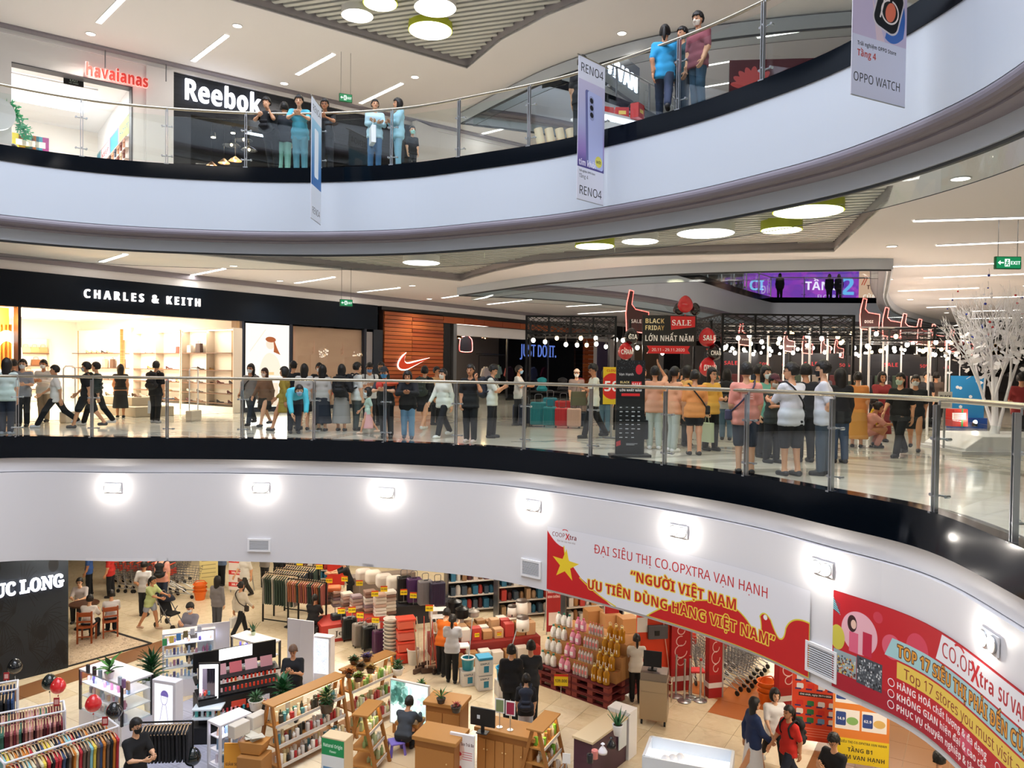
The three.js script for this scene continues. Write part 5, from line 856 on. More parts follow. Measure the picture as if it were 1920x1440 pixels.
pp(1090,271,YU,175,'stand','t17191d','p17191d','short','person in black behind the tall phone banner',{h:1.72});
{const h=FU.hit(152,320,-1.5);person(FU.p(h[0],YU,-1.5),PI*0.95,{pose:'stand',top:['t',0x6a7294],bottom:['p',0x24262c],hair:'short',label:'shopper in blue grey inside the sandal shop',h:1.66});const q=FU.hit(26,320,-0.8);person(FU.p(q[0],YU,-0.8),PI,{pose:'stand',top:['t',0x3a3a40],bottom:['p',0x24262c],hair:'long',label:'long haired shopper at the left edge of the sandal shop',h:1.62});}
[[1340+128,600,0x101014,'far dark figure left of the floor number hoarding'],[1562,600,0x15161c,'far dark figure right of the floor number hoarding'],[1580,600,0x20222a,'second far figure right of the floor number hoarding']].forEach(([x,y,c,l])=>{const q=at(x,560,47.6);person([q.x,YU,q.z-0.6],PI*0.9,{pose:'stand',top:['j',c],bottom:['p',c],hair:'long',label:l,h:1.7});});
// ------------------------------------------------------------------ banners projecting from the upper rail like flags
function flagBanner(pR,pL,y0,y1,tex,label){
const R=V(pR[0],y1,-pR[1]),Lp=V(pL[0],y1,-pL[1]),w=R.distanceTo(Lp),t=thing('hanging_banner',label,'banner',[Lp.x,y0,Lp.z],Math.atan2(-(R.z-Lp.z),R.x-Lp.x)),h=y1-y0;
part('sheet',bx(w,h,0.008,w/2,h/2,0),C(0xe6e6f0,0.6),t);part('print',new THREE.PlaneGeometry(w,h).translate(w/2,h/2,0.0055),print(tex,0.55),t);part('print',new THREE.PlaneGeometry(w,h).rotateY(PI).translate(w/2,h/2,-0.0055),print(tex,0.55),t);
part('rod',bar([-0.03,h,0],[w+0.1,h,0],0.012),M.brass,t);part('rod',bar([0,0,0],[w,0,0],0.008),M.steel,t);return t;
}
const phoneBanner=canvasTex(300,1000,(x,W,H)=>{
x.fillStyle='#e2e4f0';x.fillRect(0,0,W,H);txt(x,'RENO4',W/2,75,84,'#17181d',{bold:false,max:260});
const gr=x.createLinearGradient(0,150,0,780);gr.addColorStop(0,'#ccc6e0');gr.addColorStop(0.5,'#b4b8e0');gr.addColorStop(0.8,'#9a7fc0');gr.addColorStop(1,'#3f3a80');x.fillStyle=gr;x.fillRect(0,160,W,610);
x.save();x.translate(110,220);x.transform(1,0.06,0.04,1,0,0);x.fillStyle='#6f74a8';x.beginPath();x.roundRect(-34,0,80,520,20);x.fill();x.fillStyle='#b9c2ec';x.beginPath();x.roundRect(-8,0,170,530,24);x.fill();x.fillStyle='#9aa2cc';x.beginPath();x.roundRect(10,30,52,170,24);x.fill();x.fillStyle='#15161c';for(const y of[62,112,162]){x.beginPath();x.arc(36,y,19,0,7);x.fill();}x.restore();
txt(x,'tím khói',110,735,60,'#f4f0ff',{max:190});x.fillStyle='#e0d85a';x.beginPath();x.arc(238,700,40,0,7);x.fill();txt(x,'MỚI',238,702,26,'#2a2a20');
x.fillStyle='#e2e4f0';x.fillRect(0,770,W,230);txt(x,'Trải nghiệm OPPO Store',20,795,20,'#22232a',{align:'left',max:180});txt(x,'Tầng 4',20,832,34,'#22232a',{align:'left',bold:false});txt(x,'RENO4',W/2,930,84,'#17181d',{bold:false,max:260});
});
flagBanner([1.63,14.16],[1.1,13.6],4.6,7.12,phoneBanner,'tall lilac phone banner flying from the upper rail');
flagBanner([-4.15,16.55],[-4.15,15.75],4.62,7.1,canvasTex(200,640,(x,W,H)=>{x.fillStyle='#dfe6f0';x.fillRect(0,0,W,H);txt(x,'RENO4',W/2,50,50,'#17181d',{bold:false,max:170});const gr=x.createLinearGradient(0,110,0,460);gr.addColorStop(0,'#9fd0e8');gr.addColorStop(1,'#2f6ab0');x.fillStyle=gr;x.fillRect(0,110,W,350);x.fillStyle='#e8f2fa';x.beginPath();x.roundRect(60,150,80,260,14);x.fill();txt(x,'RENO4',W/2,590,50,'#17181d',{bold:false,max:170});}),'narrow blue phone banner seen edge on at the upper rail');
flagBanner([4.52,8.99],[3.71,8.57],4.68,7.27,canvasTex(320,1000,(x,W,H)=>{
x.fillStyle='#d6d8ea';x.fillRect(0,0,W,H);txt(x,'OPPO WATCH',W/2,70,52,'#17181d',{bold:false,max:280});
x.fillStyle='#c9bcd6';x.fillRect(0,130,W,610);x.fillStyle='#3a6ab8';x.beginPath();x.moveTo(200,420);x.quadraticCurveTo(340,520,300,700);x.quadraticCurveTo(240,760,190,720);x.quadraticCurveTo(220,640,150,600);x.fill();x.fillStyle='#e0c8d0';x.beginPath();x.moveTo(110,560);x.lineTo(190,740);x.lineTo(140,740);x.fill();
x.save();x.translate(210,590);x.rotate(0.28);x.fillStyle='#d8d0d4';x.beginPath();x.roundRect(-80,-105,160,210,46);x.fill();x.fillStyle='#0d0e12';x.beginPath();x.roundRect(-72,-97,144,194,40);x.fill();x.fillStyle='#e8785a';x.beginPath();x.ellipse(14,10,30,44,0,0,7);x.fill();x.strokeStyle='#f4e8e2';x.lineWidth=8;x.beginPath();x.moveTo(-36,-60);x.lineTo(-36,60);x.moveTo(10,-40);x.arc(10,10,50,-1.6,4.4);x.stroke();x.restore();
x.fillStyle='#d6d8ea';x.fillRect(0,740,W,260);txt(x,'Trải nghiệm OPPO Store',30,775,24,'#22232a',{align:'left',max:230});txt(x,'Tầng 4',30,815,40,'#b8382c',{align:'left',max:110});txt(x,'OPPO WATCH',W/2-10,920,52,'#17181d',{bold:false,max:280});
}),'large pale watch banner flying from the upper rail at right');
// ------------------------------------------------------------------ market banners, grilles and twin lamps on the curved white wall
const pxOf=(p)=>{const q=p.clone().sub(camera.position).applyQuaternion(camera.quaternion.clone().invert());return[960-F*q.x/q.z,720+F*q.y/q.z];};
const wallLine=offset(E1s,-0.012).filter((c)=>c[1]>2.2&&c[0]>-13).sort((a,b)=>a[0]/a[1]-b[0]/b[1]);
function wallSpot(px,Y){let best=0,bd=1e9;for(let i=0;i+1<wallLine.length;i++){const a=pxOf(V(wallLine[i][0],Y,-wallLine[i][1]))[0],b=pxOf(V(wallLine[i+1][0],Y,-wallLine[i+1][1]))[0];if(a<=px&&b>=px){const t=(px-a)/(b-a||1);return{i:i+t,x:wallLine[i][0]+(wallLine[i+1][0]-wallLine[i][0])*t,d:wallLine[i][1]+(wallLine[i+1][1]-wallLine[i][1])*t,tx:wallLine[i+1][0]-wallLine[i][0],td:wallLine[i+1][1]-wallLine[i][1]};}}}
function curvedSheet(i0,i1,y0,y1,o){
const pts=[];for(let k=0;k<=40;k++){const v=i0+(i1-i0)*k/40,i=Math.min(wallLine.length-2,Math.floor(v)),t=v-i;pts.push([wallLine[i][0]+(wallLine[i+1][0]-wallLine[i][0])*t,wallLine[i][1]+(wallLine[i+1][1]-wallLine[i][1])*t]);}
const s=[0];for(let k=1;k<=40;k++)s.push(s[k-1]+Math.hypot(pts[k][0]-pts[k-1][0],pts[k][1]-pts[k-1][1]));
const pos=[],uv=[],idx=[];pts.forEach((p,k)=>{const a=pts[Math.max(0,k-1)],b=pts[Math.min(40,k+1)],l=Math.hypot(b[0]-a[0],b[1]-a[1]),n=[(b[1]-a[1])/l,-(b[0]-a[0])/l];for(const[y,v]of[[y0,0],[y1,1]]){pos.push(p[0]+n[0]*o,y,-(p[1]+n[1]*o));uv.push(s[k]/s[40],v);}if(k<40){const q=k*2;idx.push(q,q+2,q+1,q+1,q+2,q+3);}});
const gm=new THREE.BufferGeometry();gm.setAttribute('position',new THREE.Float32BufferAttribute(pos,3));gm.setAttribute('uv',new THREE.Float32BufferAttribute(uv,2));gm.setIndex(idx);gm.computeVertexNormals();return[gm,s[40]];
}
{
const i0=wallSpot(1027,-2).i,i1=wallSpot(1520,-2).i,[gm]=curvedSheet(i0,i1,-2.6,-1.4,0.02),[bk]=curvedSheet(i0,i1,-2.605,-1.395,0.012);
const tex=canvasTex(2048,460,(x,W,H)=>{
x.fillStyle='#e8e8ee';x.fillRect(0,0,W,H);
x.fillStyle='#cc1a20';x.beginPath();x.moveTo(0,30);x.quadraticCurveTo(80,130,150,130);x.lineTo(170,190);x.lineTo(300,320);x.lineTo(560,460);x.lineTo(0,460);x.fill();
x.strokeStyle='#e8d03a';x.lineWidth=9;x.beginPath();x.moveTo(150,120);x.lineTo(165,210);x.moveTo(290,320);x.quadraticCurveTo(420,410,600,458);x.stroke();
x.fillStyle='#f2d32c';x.beginPath();for(let k=0;k<10;k++){const r=k % 2?46:118,a=-PI/2+0.08+k*PI/5;x.lineTo(165+Math.cos(a)*r*1.05,255+Math.sin(a)*r);}x.fill();
x.fillStyle='#cc1a20';x.strokeStyle='#e3d23c';x.lineWidth=8;x.beginPath();x.moveTo(850,460);x.quadraticCurveTo(1060,300,1300,250);x.quadraticCurveTo(1500,180,1640,330);x.quadraticCurveTo(1670,400,1690,380);x.quadraticCurveTo(1712,300,1690,240);x.quadraticCurveTo(1720,190,1770,240);x.quadraticCurveTo(1800,300,1830,320);x.quadraticCurveTo(1870,330,1880,250);x.quadraticCurveTo(1920,160,2048,170);x.lineTo(2048,460);x.closePath();x.fill();x.stroke();
x.fillStyle='#f0f0f0';x.beginPath();x.arc(1730,235,15,0,7);x.fill();
txt(x,'COOP',160,46,44,'#7a2a2c',{align:'right',bold:false});txt(x,'X',182,50,62,'#c81e22',{});txt(x,'tra',198,50,46,'#7a2a2c',{align:'left'});txt(x,'Bạn bè của mọi nhà',170,88,18,'#8a7a78',{bold:false});
x.strokeStyle='#c81e22';x.lineWidth=6;x.beginPath();x.arc(160,42,40,-2.2,-0.9);x.stroke();
txt(x,'ĐẠI SIÊU THỊ CO.OPXTRA VẠN HẠNH',1080,95,84,'#c41a1e',{max:1340,bold:false});
txt(x,'“NGƯỜI VIỆT NAM',1120,222,92,'#c41a1e',{max:820,stroke:'#f2d64a',sw:14});
txt(x,'ƯU TIÊN DÙNG HÀNG VIỆT NAM”',1080,352,92,'#c41a1e',{max:1460,stroke:'#f2d64a',sw:14});
});
const t=thing('wall_banner','red and white market banner with yellow star on the curved wall','banner');part('print',gm,print(tex,0.5),t);part('backing',bk,C(0xdadade),t);
}
{
const i0=wallSpot(1563,-2).i,i1=Math.min(wallLine.length-3,wallSpot(2150,-2)?.i??wallLine.length-3),[gm,len]=curvedSheet(i0,i1,-2.55,-1.28,0.02),[bk]=curvedSheet(i0,i1,-2.555,-1.275,0.012);
const tex=canvasTex(2048,470,(x,W,H)=>{
const k=2048/(len/1.27*470);x.fillStyle='#c9202c';x.fillRect(0,0,W,H);x.fillStyle='#b21a30';x.fillRect(0,380,W,90);x.save();x.scale(k,1);
for(const[a,b,r,c]of[[480,130,70,'#e0506a'],[330,170,55,'#e8708a'],[250,60,26,'#d8485c'],[840,360,46,'#e2607c'],[1320,400,60,'#e2607c'],[760,60,40,'#e88aa0']]){x.fillStyle=c;x.globalAlpha=0.8;x.beginPath();x.arc(a,b,r,0,7);x.fill();}x.globalAlpha=1;
x.fillStyle='#8cc6d0';x.beginPath();x.moveTo(0,30);x.lineTo(44,110);x.lineTo(0,90);x.fill();x.strokeStyle='#1e5060';x.lineWidth=3;for(let i=0;i<6;i++){x.beginPath();x.moveTo(0,40+i*10);x.lineTo(40,60+i*9);x.stroke();}
x.fillStyle='#f0b8c4';x.beginPath();x.arc(150,165,100,0,7);x.fill();x.fillStyle='#3a1e20';x.beginPath();x.ellipse(110,130,26,40,0,0,7);x.fill();x.fillStyle='#f2cdb8';x.beginPath();x.ellipse(118,132,15,22,0,0,7);x.fill();x.fillStyle='#c8284a';x.fillRect(170,150,50,110);x.fillStyle='#e86a8a';x.fillRect(95,170,50,95);
x.fillStyle='#d8cc50';x.beginPath();x.ellipse(28,220,42,60,0,0,7);x.fill();
x.fillStyle='#9fb0b4';x.fillRect(6,280,132,110);for(let i=0;i<120;i++){x.fillStyle=pick(['#c8602c','#e8c040','#5a3a2a','#d8d8d0','#3a4a58']);x.fillRect(rr(8,130),rr(300,384),8,8);}x.fillStyle='#4a5058';x.fillRect(140,270,140,130);for(let i=0;i<140;i++){x.fillStyle=pick(['#20242a','#9aa2a8','#d8dcde','#6a7278']);x.fillRect(rr(142,272),rr(274,394),7,9);}
x.fillStyle='#eeeef2';x.beginPath();x.moveTo(640,6);x.lineTo(1500,6);x.lineTo(1460,120);x.lineTo(600,120);x.fill();
txt(x,'CO.OP',640,62,84,'#b8242a',{align:'left',bold:false});txt(x,'X',900,66,112,'#d0222a',{});txt(x,'tra',930,66,80,'#b8242a',{align:'left'});txt(x,'SƯ VẠN HẠNH',1070,66,70,'#b8242a',{align:'left',max:380});
x.strokeStyle='#d0222a';x.lineWidth=9;x.beginPath();x.arc(770,62,56,-2.2,-0.8);x.stroke();
x.fillStyle='#a9d4d8';x.beginPath();x.moveTo(330,128);x.lineTo(1900,128);x.lineTo(1900,216);x.lineTo(290,216);x.fill();txt(x,'TOP 17 SIÊU THỊ PHẢI ĐẾN CỦA CHÂU Á NĂM 2020',360,172,74,'#e8a23c',{align:'left',stroke:'#5a2a18',sw:9,max:1480});
x.fillStyle='#f0cf5a';x.fillRect(360,224,1600,74);txt(x,'Top 17 stores you must visit across Asia',400,262,62,'#8a2a22',{align:'left',bold:false,max:1200});
['HÀNG HOÁ chất lượng & đa dạng','KHÔNG GIAN hiện đại & cao cấp','PHỤC VỤ chuyên nghiệp & tận tâm'].forEach((s,i)=>{x.strokeStyle='#fff';x.lineWidth=4;x.beginPath();x.arc(330,330+i*50,17,0,7);x.stroke();txt(x,s,360,330+i*50,42,'#fff4f2',{align:'left',max:640});});
['HOẠT NÁO sôi động','DỊCH VỤ tiện ích','ĐỖ XE miễn phí'].forEach((s,i)=>{x.strokeStyle='#fff';x.lineWidth=4;x.beginPath();x.arc(1080,330+i*50,17,0,7);x.stroke();txt(x,s,1110,330+i*50,42,'#fff4f2',{align:'left',max:600});});
x.restore();
});
const t=thing('wall_banner','red market banner with yellow and blue headlines at lower right','banner');part('print',gm,print(tex,0.5),t);part('backing',bk,C(0xb02028),t);
}
function onWall(px,py,name,label,cat,group){let s,Y=-1.5;for(let k=0;k<6;k++){s=wallSpot(px,Y);Y=at(px,py,s.d).y;}return thing(name,label,cat,[s.x,Y,-s.d],Math.atan2(s.td,s.tx),group);}
[[486,1022,'small wall grille at left on the curved wall'],[996,1066,'wall grille left of the star banner'],[1541,1240,'tall wall grille between the two market banners']].forEach(([x,y,l],i)=>{const t=onWall(x,y,'wall_grille',l,'vent','wall grilles'),w=[0.42,0.4,0.46][i],h=[0.2,0.26,0.34][i];part('frame',[bx(w+0.08,0.04,0.03,0,h/2+0.02,0.012),bx(w+0.08,0.04,0.03,0,-h/2-0.02,0.012),bx(0.04,h,0.03,w/2+0.02,0,0.012),bx(0.04,h,0.03,-w/2-0.02,0,0.012)],M.whitePl,t);part('backing',bx(w,h,0.004,0,0,0.004),C(0x3a3c42),t);const n=11;for(let k=0;k<n;k++)part('slat',bx(w,0.012,0.02,0,-h/2+h*(k+0.5)/n,0.014,0,0.5),C(0xc8cace),t);});
[[212,915,'first'],[490,915,'second'],[724,924,'third'],[1000,948,'fourth'],[1273,996,'fifth'],[1543,1065,'sixth'],[1857,1203,'seventh']].forEach(([x,y,w],i)=>{const t=onWall(x,y,'twin_spotlight',w+' recessed twin spotlight from the left on the curved wall','spotlight','twin spotlights');part('plate',bb(0.36,0.2,0.02,0,0,0.008,0.006),M.whitePl,t);for(const s of[-1,1]){part('lens',cyl(0.075,0.075,0.012,0,0,0,18).rotateX(PI/2).translate(s*0.085,0,0.032),i===6&&s===1?C(0xd8d8d4,0.2):glow(0xfff8ec,9),t);part('rim',new THREE.TorusGeometry(0.08,0.01,6,18).translate(s*0.085,0,0.03),M.steel,t);if(!(i===6&&s===1)){const l=new THREE.PointLight(0xfff6ea,0.45);l.position.set(s*0.085,0,0.12);t.add(l);}}});
// ------------------------------------------------------------------ luggage booth beside the sports shop
function suitcase(p,w,h,d,col,turn,label,y=0,group='suitcases on the middle gallery'){
const t=thing('suitcase',label,'suitcase',[p.x,p.y+y,p.z],turn,group),m=C(col,0.35);
part('shell',bb(w,h-0.05,d,0,0.05+(h-0.05)/2,0,0.05,3),m,t);for(let i=0;i<5;i++)part('rib',bb(0.012,h*0.78,0.012,-w/2+w*(i+1)/6,0.05+h/2,d/2,0.005,1),m,t);
part('handle',tube([[-0.09,h,0],[-0.09,h+0.2,0],[0.09,h+0.2,0],[0.09,h,0]],0.01,5),M.steelDark,t);part('grip',bb(0.14,0.03,0.03,0,h+0.005,d*0.2,0.01),M.black,t);for(const a of[-1,1])for(const b of[-1,1])part('wheel',cyl(0.028,0.028,0.022,0,0,0,10).rotateZ(PI/2).translate(a*w*0.4,0.028,b*d*0.35),M.black,t);return t;
}
[[984,798,0.36,0.6,0x16223a,'dark navy suitcase at the left of the row'],[972,794,0.34,0.56,0x1a3054,'blue suitcase behind the navy one'],[1009,800,0.44,0.68,0x1f7f8c,'large teal suitcase in the row'],[1031,801,0.38,0.56,0x1a7d88,'smaller teal suitcase in the row'],[1054,802,0.4,0.54,0xc22c34,'red suitcase in the row'],[1076,803,0.38,0.54,0xd8b4a4,'pale pink suitcase in the row'],[1093,803,0.3,0.44,0x1d2a3c,'small navy suitcase at the right of the row']].forEach(([x,y,w,h,c,l])=>suitcase(g(x,y,0),w,h,0.24,c,-0.1,l));
{const b=g(1056,793,0);suitcase(b,0.5,0.66,0.24,0xb82a30,-0.1,'second red suitcase standing behind the first');const c=g(1031,792,0);suitcase(c,0.42,0.74,0.26,0x157a90,-0.1,'tall teal suitcase behind the smaller teal one');}
{const p=g(1045,786,0),t=thing('display_bench','low black bench with backpacks behind the suitcases','bench',p,-0.1);part('top',bx(2.0,0.05,0.4,0,0.86,0),M.black,t);for(const x of[-0.95,0.95])part('leg',bx(0.05,0.85,0.4,x,0.43,0),M.black,t);
[[-0.5,0x1f93a0,'teal rucksack on the black bench'],[0.15,0x1b1d22,'black rucksack on the black bench'],[0.7,0x9a2a34,'maroon rucksack on the black bench']].forEach(([dx,c,l])=>{const b=thing('rucksack',l,'bag',[p.x+dx,0.885+p.y,p.z],PI,'rucksacks on the bench');part('sack',bpGeo,C(c,0.7),b);part('pocket',bpPocket,C(c,0.6),b);});}
function meshTex(){return canvasTex(64,64,(x)=>{x.clearRect(0,0,64,64);x.strokeStyle='#fff';x.lineWidth=7;x.beginPath();x.moveTo(0,0);x.lineTo(64,64);x.moveTo(64,0);x.lineTo(0,64);x.stroke();},[14,4]);}
const wireTex=meshTex();wireTex.colorSpace=THREE.NoColorSpace;
const wireMat=new THREE.MeshStandardMaterial({color:0x15171b,alphaMap:wireTex,transparent:true,alphaTest:0.5,side:THREE.DoubleSide,roughness:0.6});
function boothFrame(p,w,d,h,turn,label,band=0.5){
const t=thing('market_booth',label,'market booth',p,turn),r=0.06;
for(const x of[0,w])for(const z of[0,-d])part('upright',bx(r,h,r,x,h/2,z),M.blackMetal,t);
for(const y of[h,h-band]){for(const z of[0,-d])part('beam',bx(w,r*0.8,r*0.8,w/2,y-0.02,z),M.blackMetal,t);for(const x of[0,w])part('beam',bx(r*0.8,r*0.8,d,x,y-0.02,-d/2),M.blackMetal,t);}
for(let k=1;k<4;k++)for(const z of[0,-d])part('strut',bx(0.045,band,0.045,w*k/4,h-band/2,z),M.blackMetal,t);
for(const z of[0.005,-d])part('wire_panel',new THREE.PlaneGeometry(w,band).translate(w/2,h-band/2,z),wireMat,t);
for(const x of[0,w])part('wire_panel',new THREE.PlaneGeometry(d,band).rotateY(PI/2).translate(x,h-band/2,-d/2),wireMat,t);return t;
}
boothFrame(g(985,803,0),2.35,2.6,3.0,-0.06,'black metal booth frame over the suitcases',0.45);
const booth2=at(1352,760,19.5);booth2.y=0;boothFrame(booth2,3.35,4.2,3.05,0.02,'black wire topped booth frame under the far hoarding');
const booth3=at(1612,760,20.2);booth3.y=0;boothFrame(booth3.clone().add(V(-0.1,0,-0.6)),4.5,5.5,2.75,-0.9,'long black booth frame receding under the red signs',0.3);
const bulbGeo=sph(0.055,0,0,0,1,1.15,1,8),capG=cyl(0.025,0.03,0.06,0,0.085,0,8),bulbMat=[glow(0xfff6e6,7),glow(0xffd090,6)];
function bulb(p,label,warm,top){const t=thing('light_bulb',label,'light bulb',p,0,'hanging bulbs');part('globe',bulbGeo,bulbMat[warm?1:0],t);part('socket',capG,M.black,t);const L=Math.max(0.05,top-(p.y??p[1])-0.1);part('cord',cyl(0.006,0.006,L,0,0.11+L/2,0,4),M.black,t);const l=new THREE.PointLight(warm?0xffd09a:0xfff0e0,0.45);l.position.y=0;t.add(l);}
[[1000,638],[1022,641],[1044,634],[1089,634],[1117,634],[1136,650],[1061,646],[1082,647],[1100,647],[1118,645],[1155,637],[1168,638],[1195,652],[1226,655],[1242,662],[1255,656]].forEach(([x,y],i)=>bulb(at(x,y,20.4+(i % 3)*0.7),ORD[i]+' hanging bulb over the suitcases and the dark window',[2,3,8].includes(i),2.95));
for(let i=0;i<108;i++){const D=19.8+(i % 6)*2.4,q=at(1350,690,D).lerp(at(1830,690,D),(Math.floor(i/6)+0.5+(i % 6)*0.17-0.4+rr(-0.25,0.25))/18),y=rr(2.1,2.6);bulb([q.x,y,q.z],ORD[Math.floor(i/6)]+' bulb from the left on the '+['nearest','second','third','fourth','fifth','farthest'][i % 6]+' carrier tube',rnd()<0.28,2.755);}
for(let k=0;k<6;k++){const D=19.8+k*2.4,a=at(1350,690,D),b=at(1830,690,D),t=thing('bulb_wire',['nearest','second','third','fourth','fifth','farthest'][k]+' steel carrier tube of the hanging bulbs','tube',[0,2.76,0]);part('tube',bar([a.x,0,a.z],[b.x,0,b.z],0.02,6),M.steel,t);for(let j=0;j<4;j++){const q=a.clone().lerp(b,(j+0.5+(k % 2)*0.3)/4.3);part('pole',bar([q.x,-2.76,q.z],[q.x,0,q.z],0.03,8),M.whitePl,t);}}
for(let k=0;k<9;k++){const D=25+(k % 3)*3.2,q=at(1370+k*50,700,D),t=thing('booth_wall',['first','second','third','fourth','fifth','sixth','seventh','eighth','ninth'][k]+' dark booth backdrop from the left with red lettering','booth wall',[q.x,0,q.z],-0.3,'booth backdrops');part('panel',bx(1.7,2.2,0.06,0,1.1,0),C([0x14161d,0x1c1a1c,0x10131a][k % 3],0.7),t);part('lettering',new THREE.PlaneGeometry(1.1,0.22).translate(0,1.85,0.035),print(canvasTex(128,26,(x)=>{x.fillStyle='#14161d';x.fillRect(0,0,128,26);txt(x,['SALE','SALE 50%','SALE'][k % 3],64,13,22,'#c83038');})),t);for(let j=0;j<6;j++)part('garment',bb(0.2,0.7,0.08,-0.65+j*0.26,1.15,0.1,0.03,1),C(pick([0x2a2c33,0x5a2a2c,0x8a8278,0x1d2a3c,0xb8b0a4,0x3a4a3c]),0.85),t);}
const SIGNS=['DIGI','T·Tale','Ferosh','Viettien','Giovanni','May10','Elise','Routine'];
function thumbSign(p,k,turn,word,label){
const t=thing('booth_sign',label,'sign',p,turn,'red edged booth signs'),s=new THREE.Shape([[0,0],[0.5,-0.06],[0.52,0.42],[0.2,0.48],[0.1,0.6],[0.14,0.9],[0.06,0.92],[0,0.62],[-0.02,0.4]].map(([a,b])=>new THREE.Vector2(a*k,b*k)));
part('neon_edge',new THREE.ExtrudeGeometry(s,{depth:0.015,bevelEnabled:true,bevelSize:0.022,bevelThickness:0.004,bevelSegments:1}),glow(0xff3a34,1.7),t);part('panel',new THREE.ExtrudeGeometry(s,{depth:0.02,bevelEnabled:false}).translate(0,0,0.006),C(0x4a2a2c,0.6),t);
part('lettering',letters(word,0.085*k,0.004,'sans_bold').translate(0.09*k,0.17*k,0.027),C(0xf0e8e8),t);part('post',bar([0.02,-p.y,-0.05],[0.02,0.3,-0.05],0.025),M.whitePl,t);}
[[1614,616,20.4],[1656,629,21.9],[1690,637,23.4],[1719,644,25],[1745,651,26.8],[1781,658,29],[1800,662,31]].forEach(([x,y,D],i)=>thumbSign(at(x,y,D),0.85,-0.25,SIGNS[i],['nearest','second','third','fourth','fifth','sixth','farthest'][i]+' red edged thumb sign of the receding row'));
[[1386,645,21],[1470,657,22.5],[1505,661,24],[1540,664,25.5],[1565,668,27]].forEach(([x,y,D],i)=>thumbSign(at(x,y,D),0.6,0.15,SIGNS[(i+3)% 8],['first','second','third','fourth','fifth'][i]+' small red edged sign from the left under the booth frame'));
// ------------------------------------------------------------------ sale gate sign, balloons on it, standing board
const balloonGeo=(()=>{const p=[];for(let i=0;i<=16;i++){const a=PI*i/16,r=Math.sin(a)*(1-0.16*Math.cos(a)*-1*(a>PI/2?-1.2:0.2));p.push([Math.max(0.001,Math.sin(a)*(a<PI/2?1:1-0.28*(a-PI/2)/(PI/2))),-Math.cos(PI-a)*(a<PI/2?1.0:1.25)*-1]);}return lathe(p.map(([r,y])=>[r,y]).reverse(),22);})();
const knotGeo=lathe([[0.001,0.09],[0.03,0.05],[0.07,-0.05],[0.05,-0.06],[0.001,-0.02]],8);
function balloon(p,r,col,label,string=0,group='balloons',word,rough=0.12){
const t=thing('balloon',label,'balloon',p,0,group);const b=part('skin',balloonGeo,phys(col,rough,{clearcoat:0.6}),t);b.scale.setScalar(r);const k=part('knot',knotGeo,C(col,0.3),t);k.scale.setScalar(r*1.6);k.position.y=-1.27*r;
if(string)part('string',tube([[0,-1.3*r,0],[0.02,-1.3*r-string/2,0.01],[0,-1.3*r-string,0]],0.006,4),C(0xd8d8d8),t);
if(word){const gm=letters(word,r*0.5,0.01);gm.computeBoundingBox();const w=gm.boundingBox.max.x,kk=Math.min(1,1.5*r/w);gm.translate(-w/2,-r*0.25,0);gm.scale(kk,1.2,1);const P2=gm.attributes.position;for(let i=0;i<P2.count;i++){const X=P2.getX(i),Y=P2.getY(i);P2.setZ(i,P2.getZ(i)+Math.sqrt(Math.max(0.05,r*r-X*X-Y*Y*0.8))-0.004);}part('lettering',gm,C(0xf6f2ee),t);}
return t;}
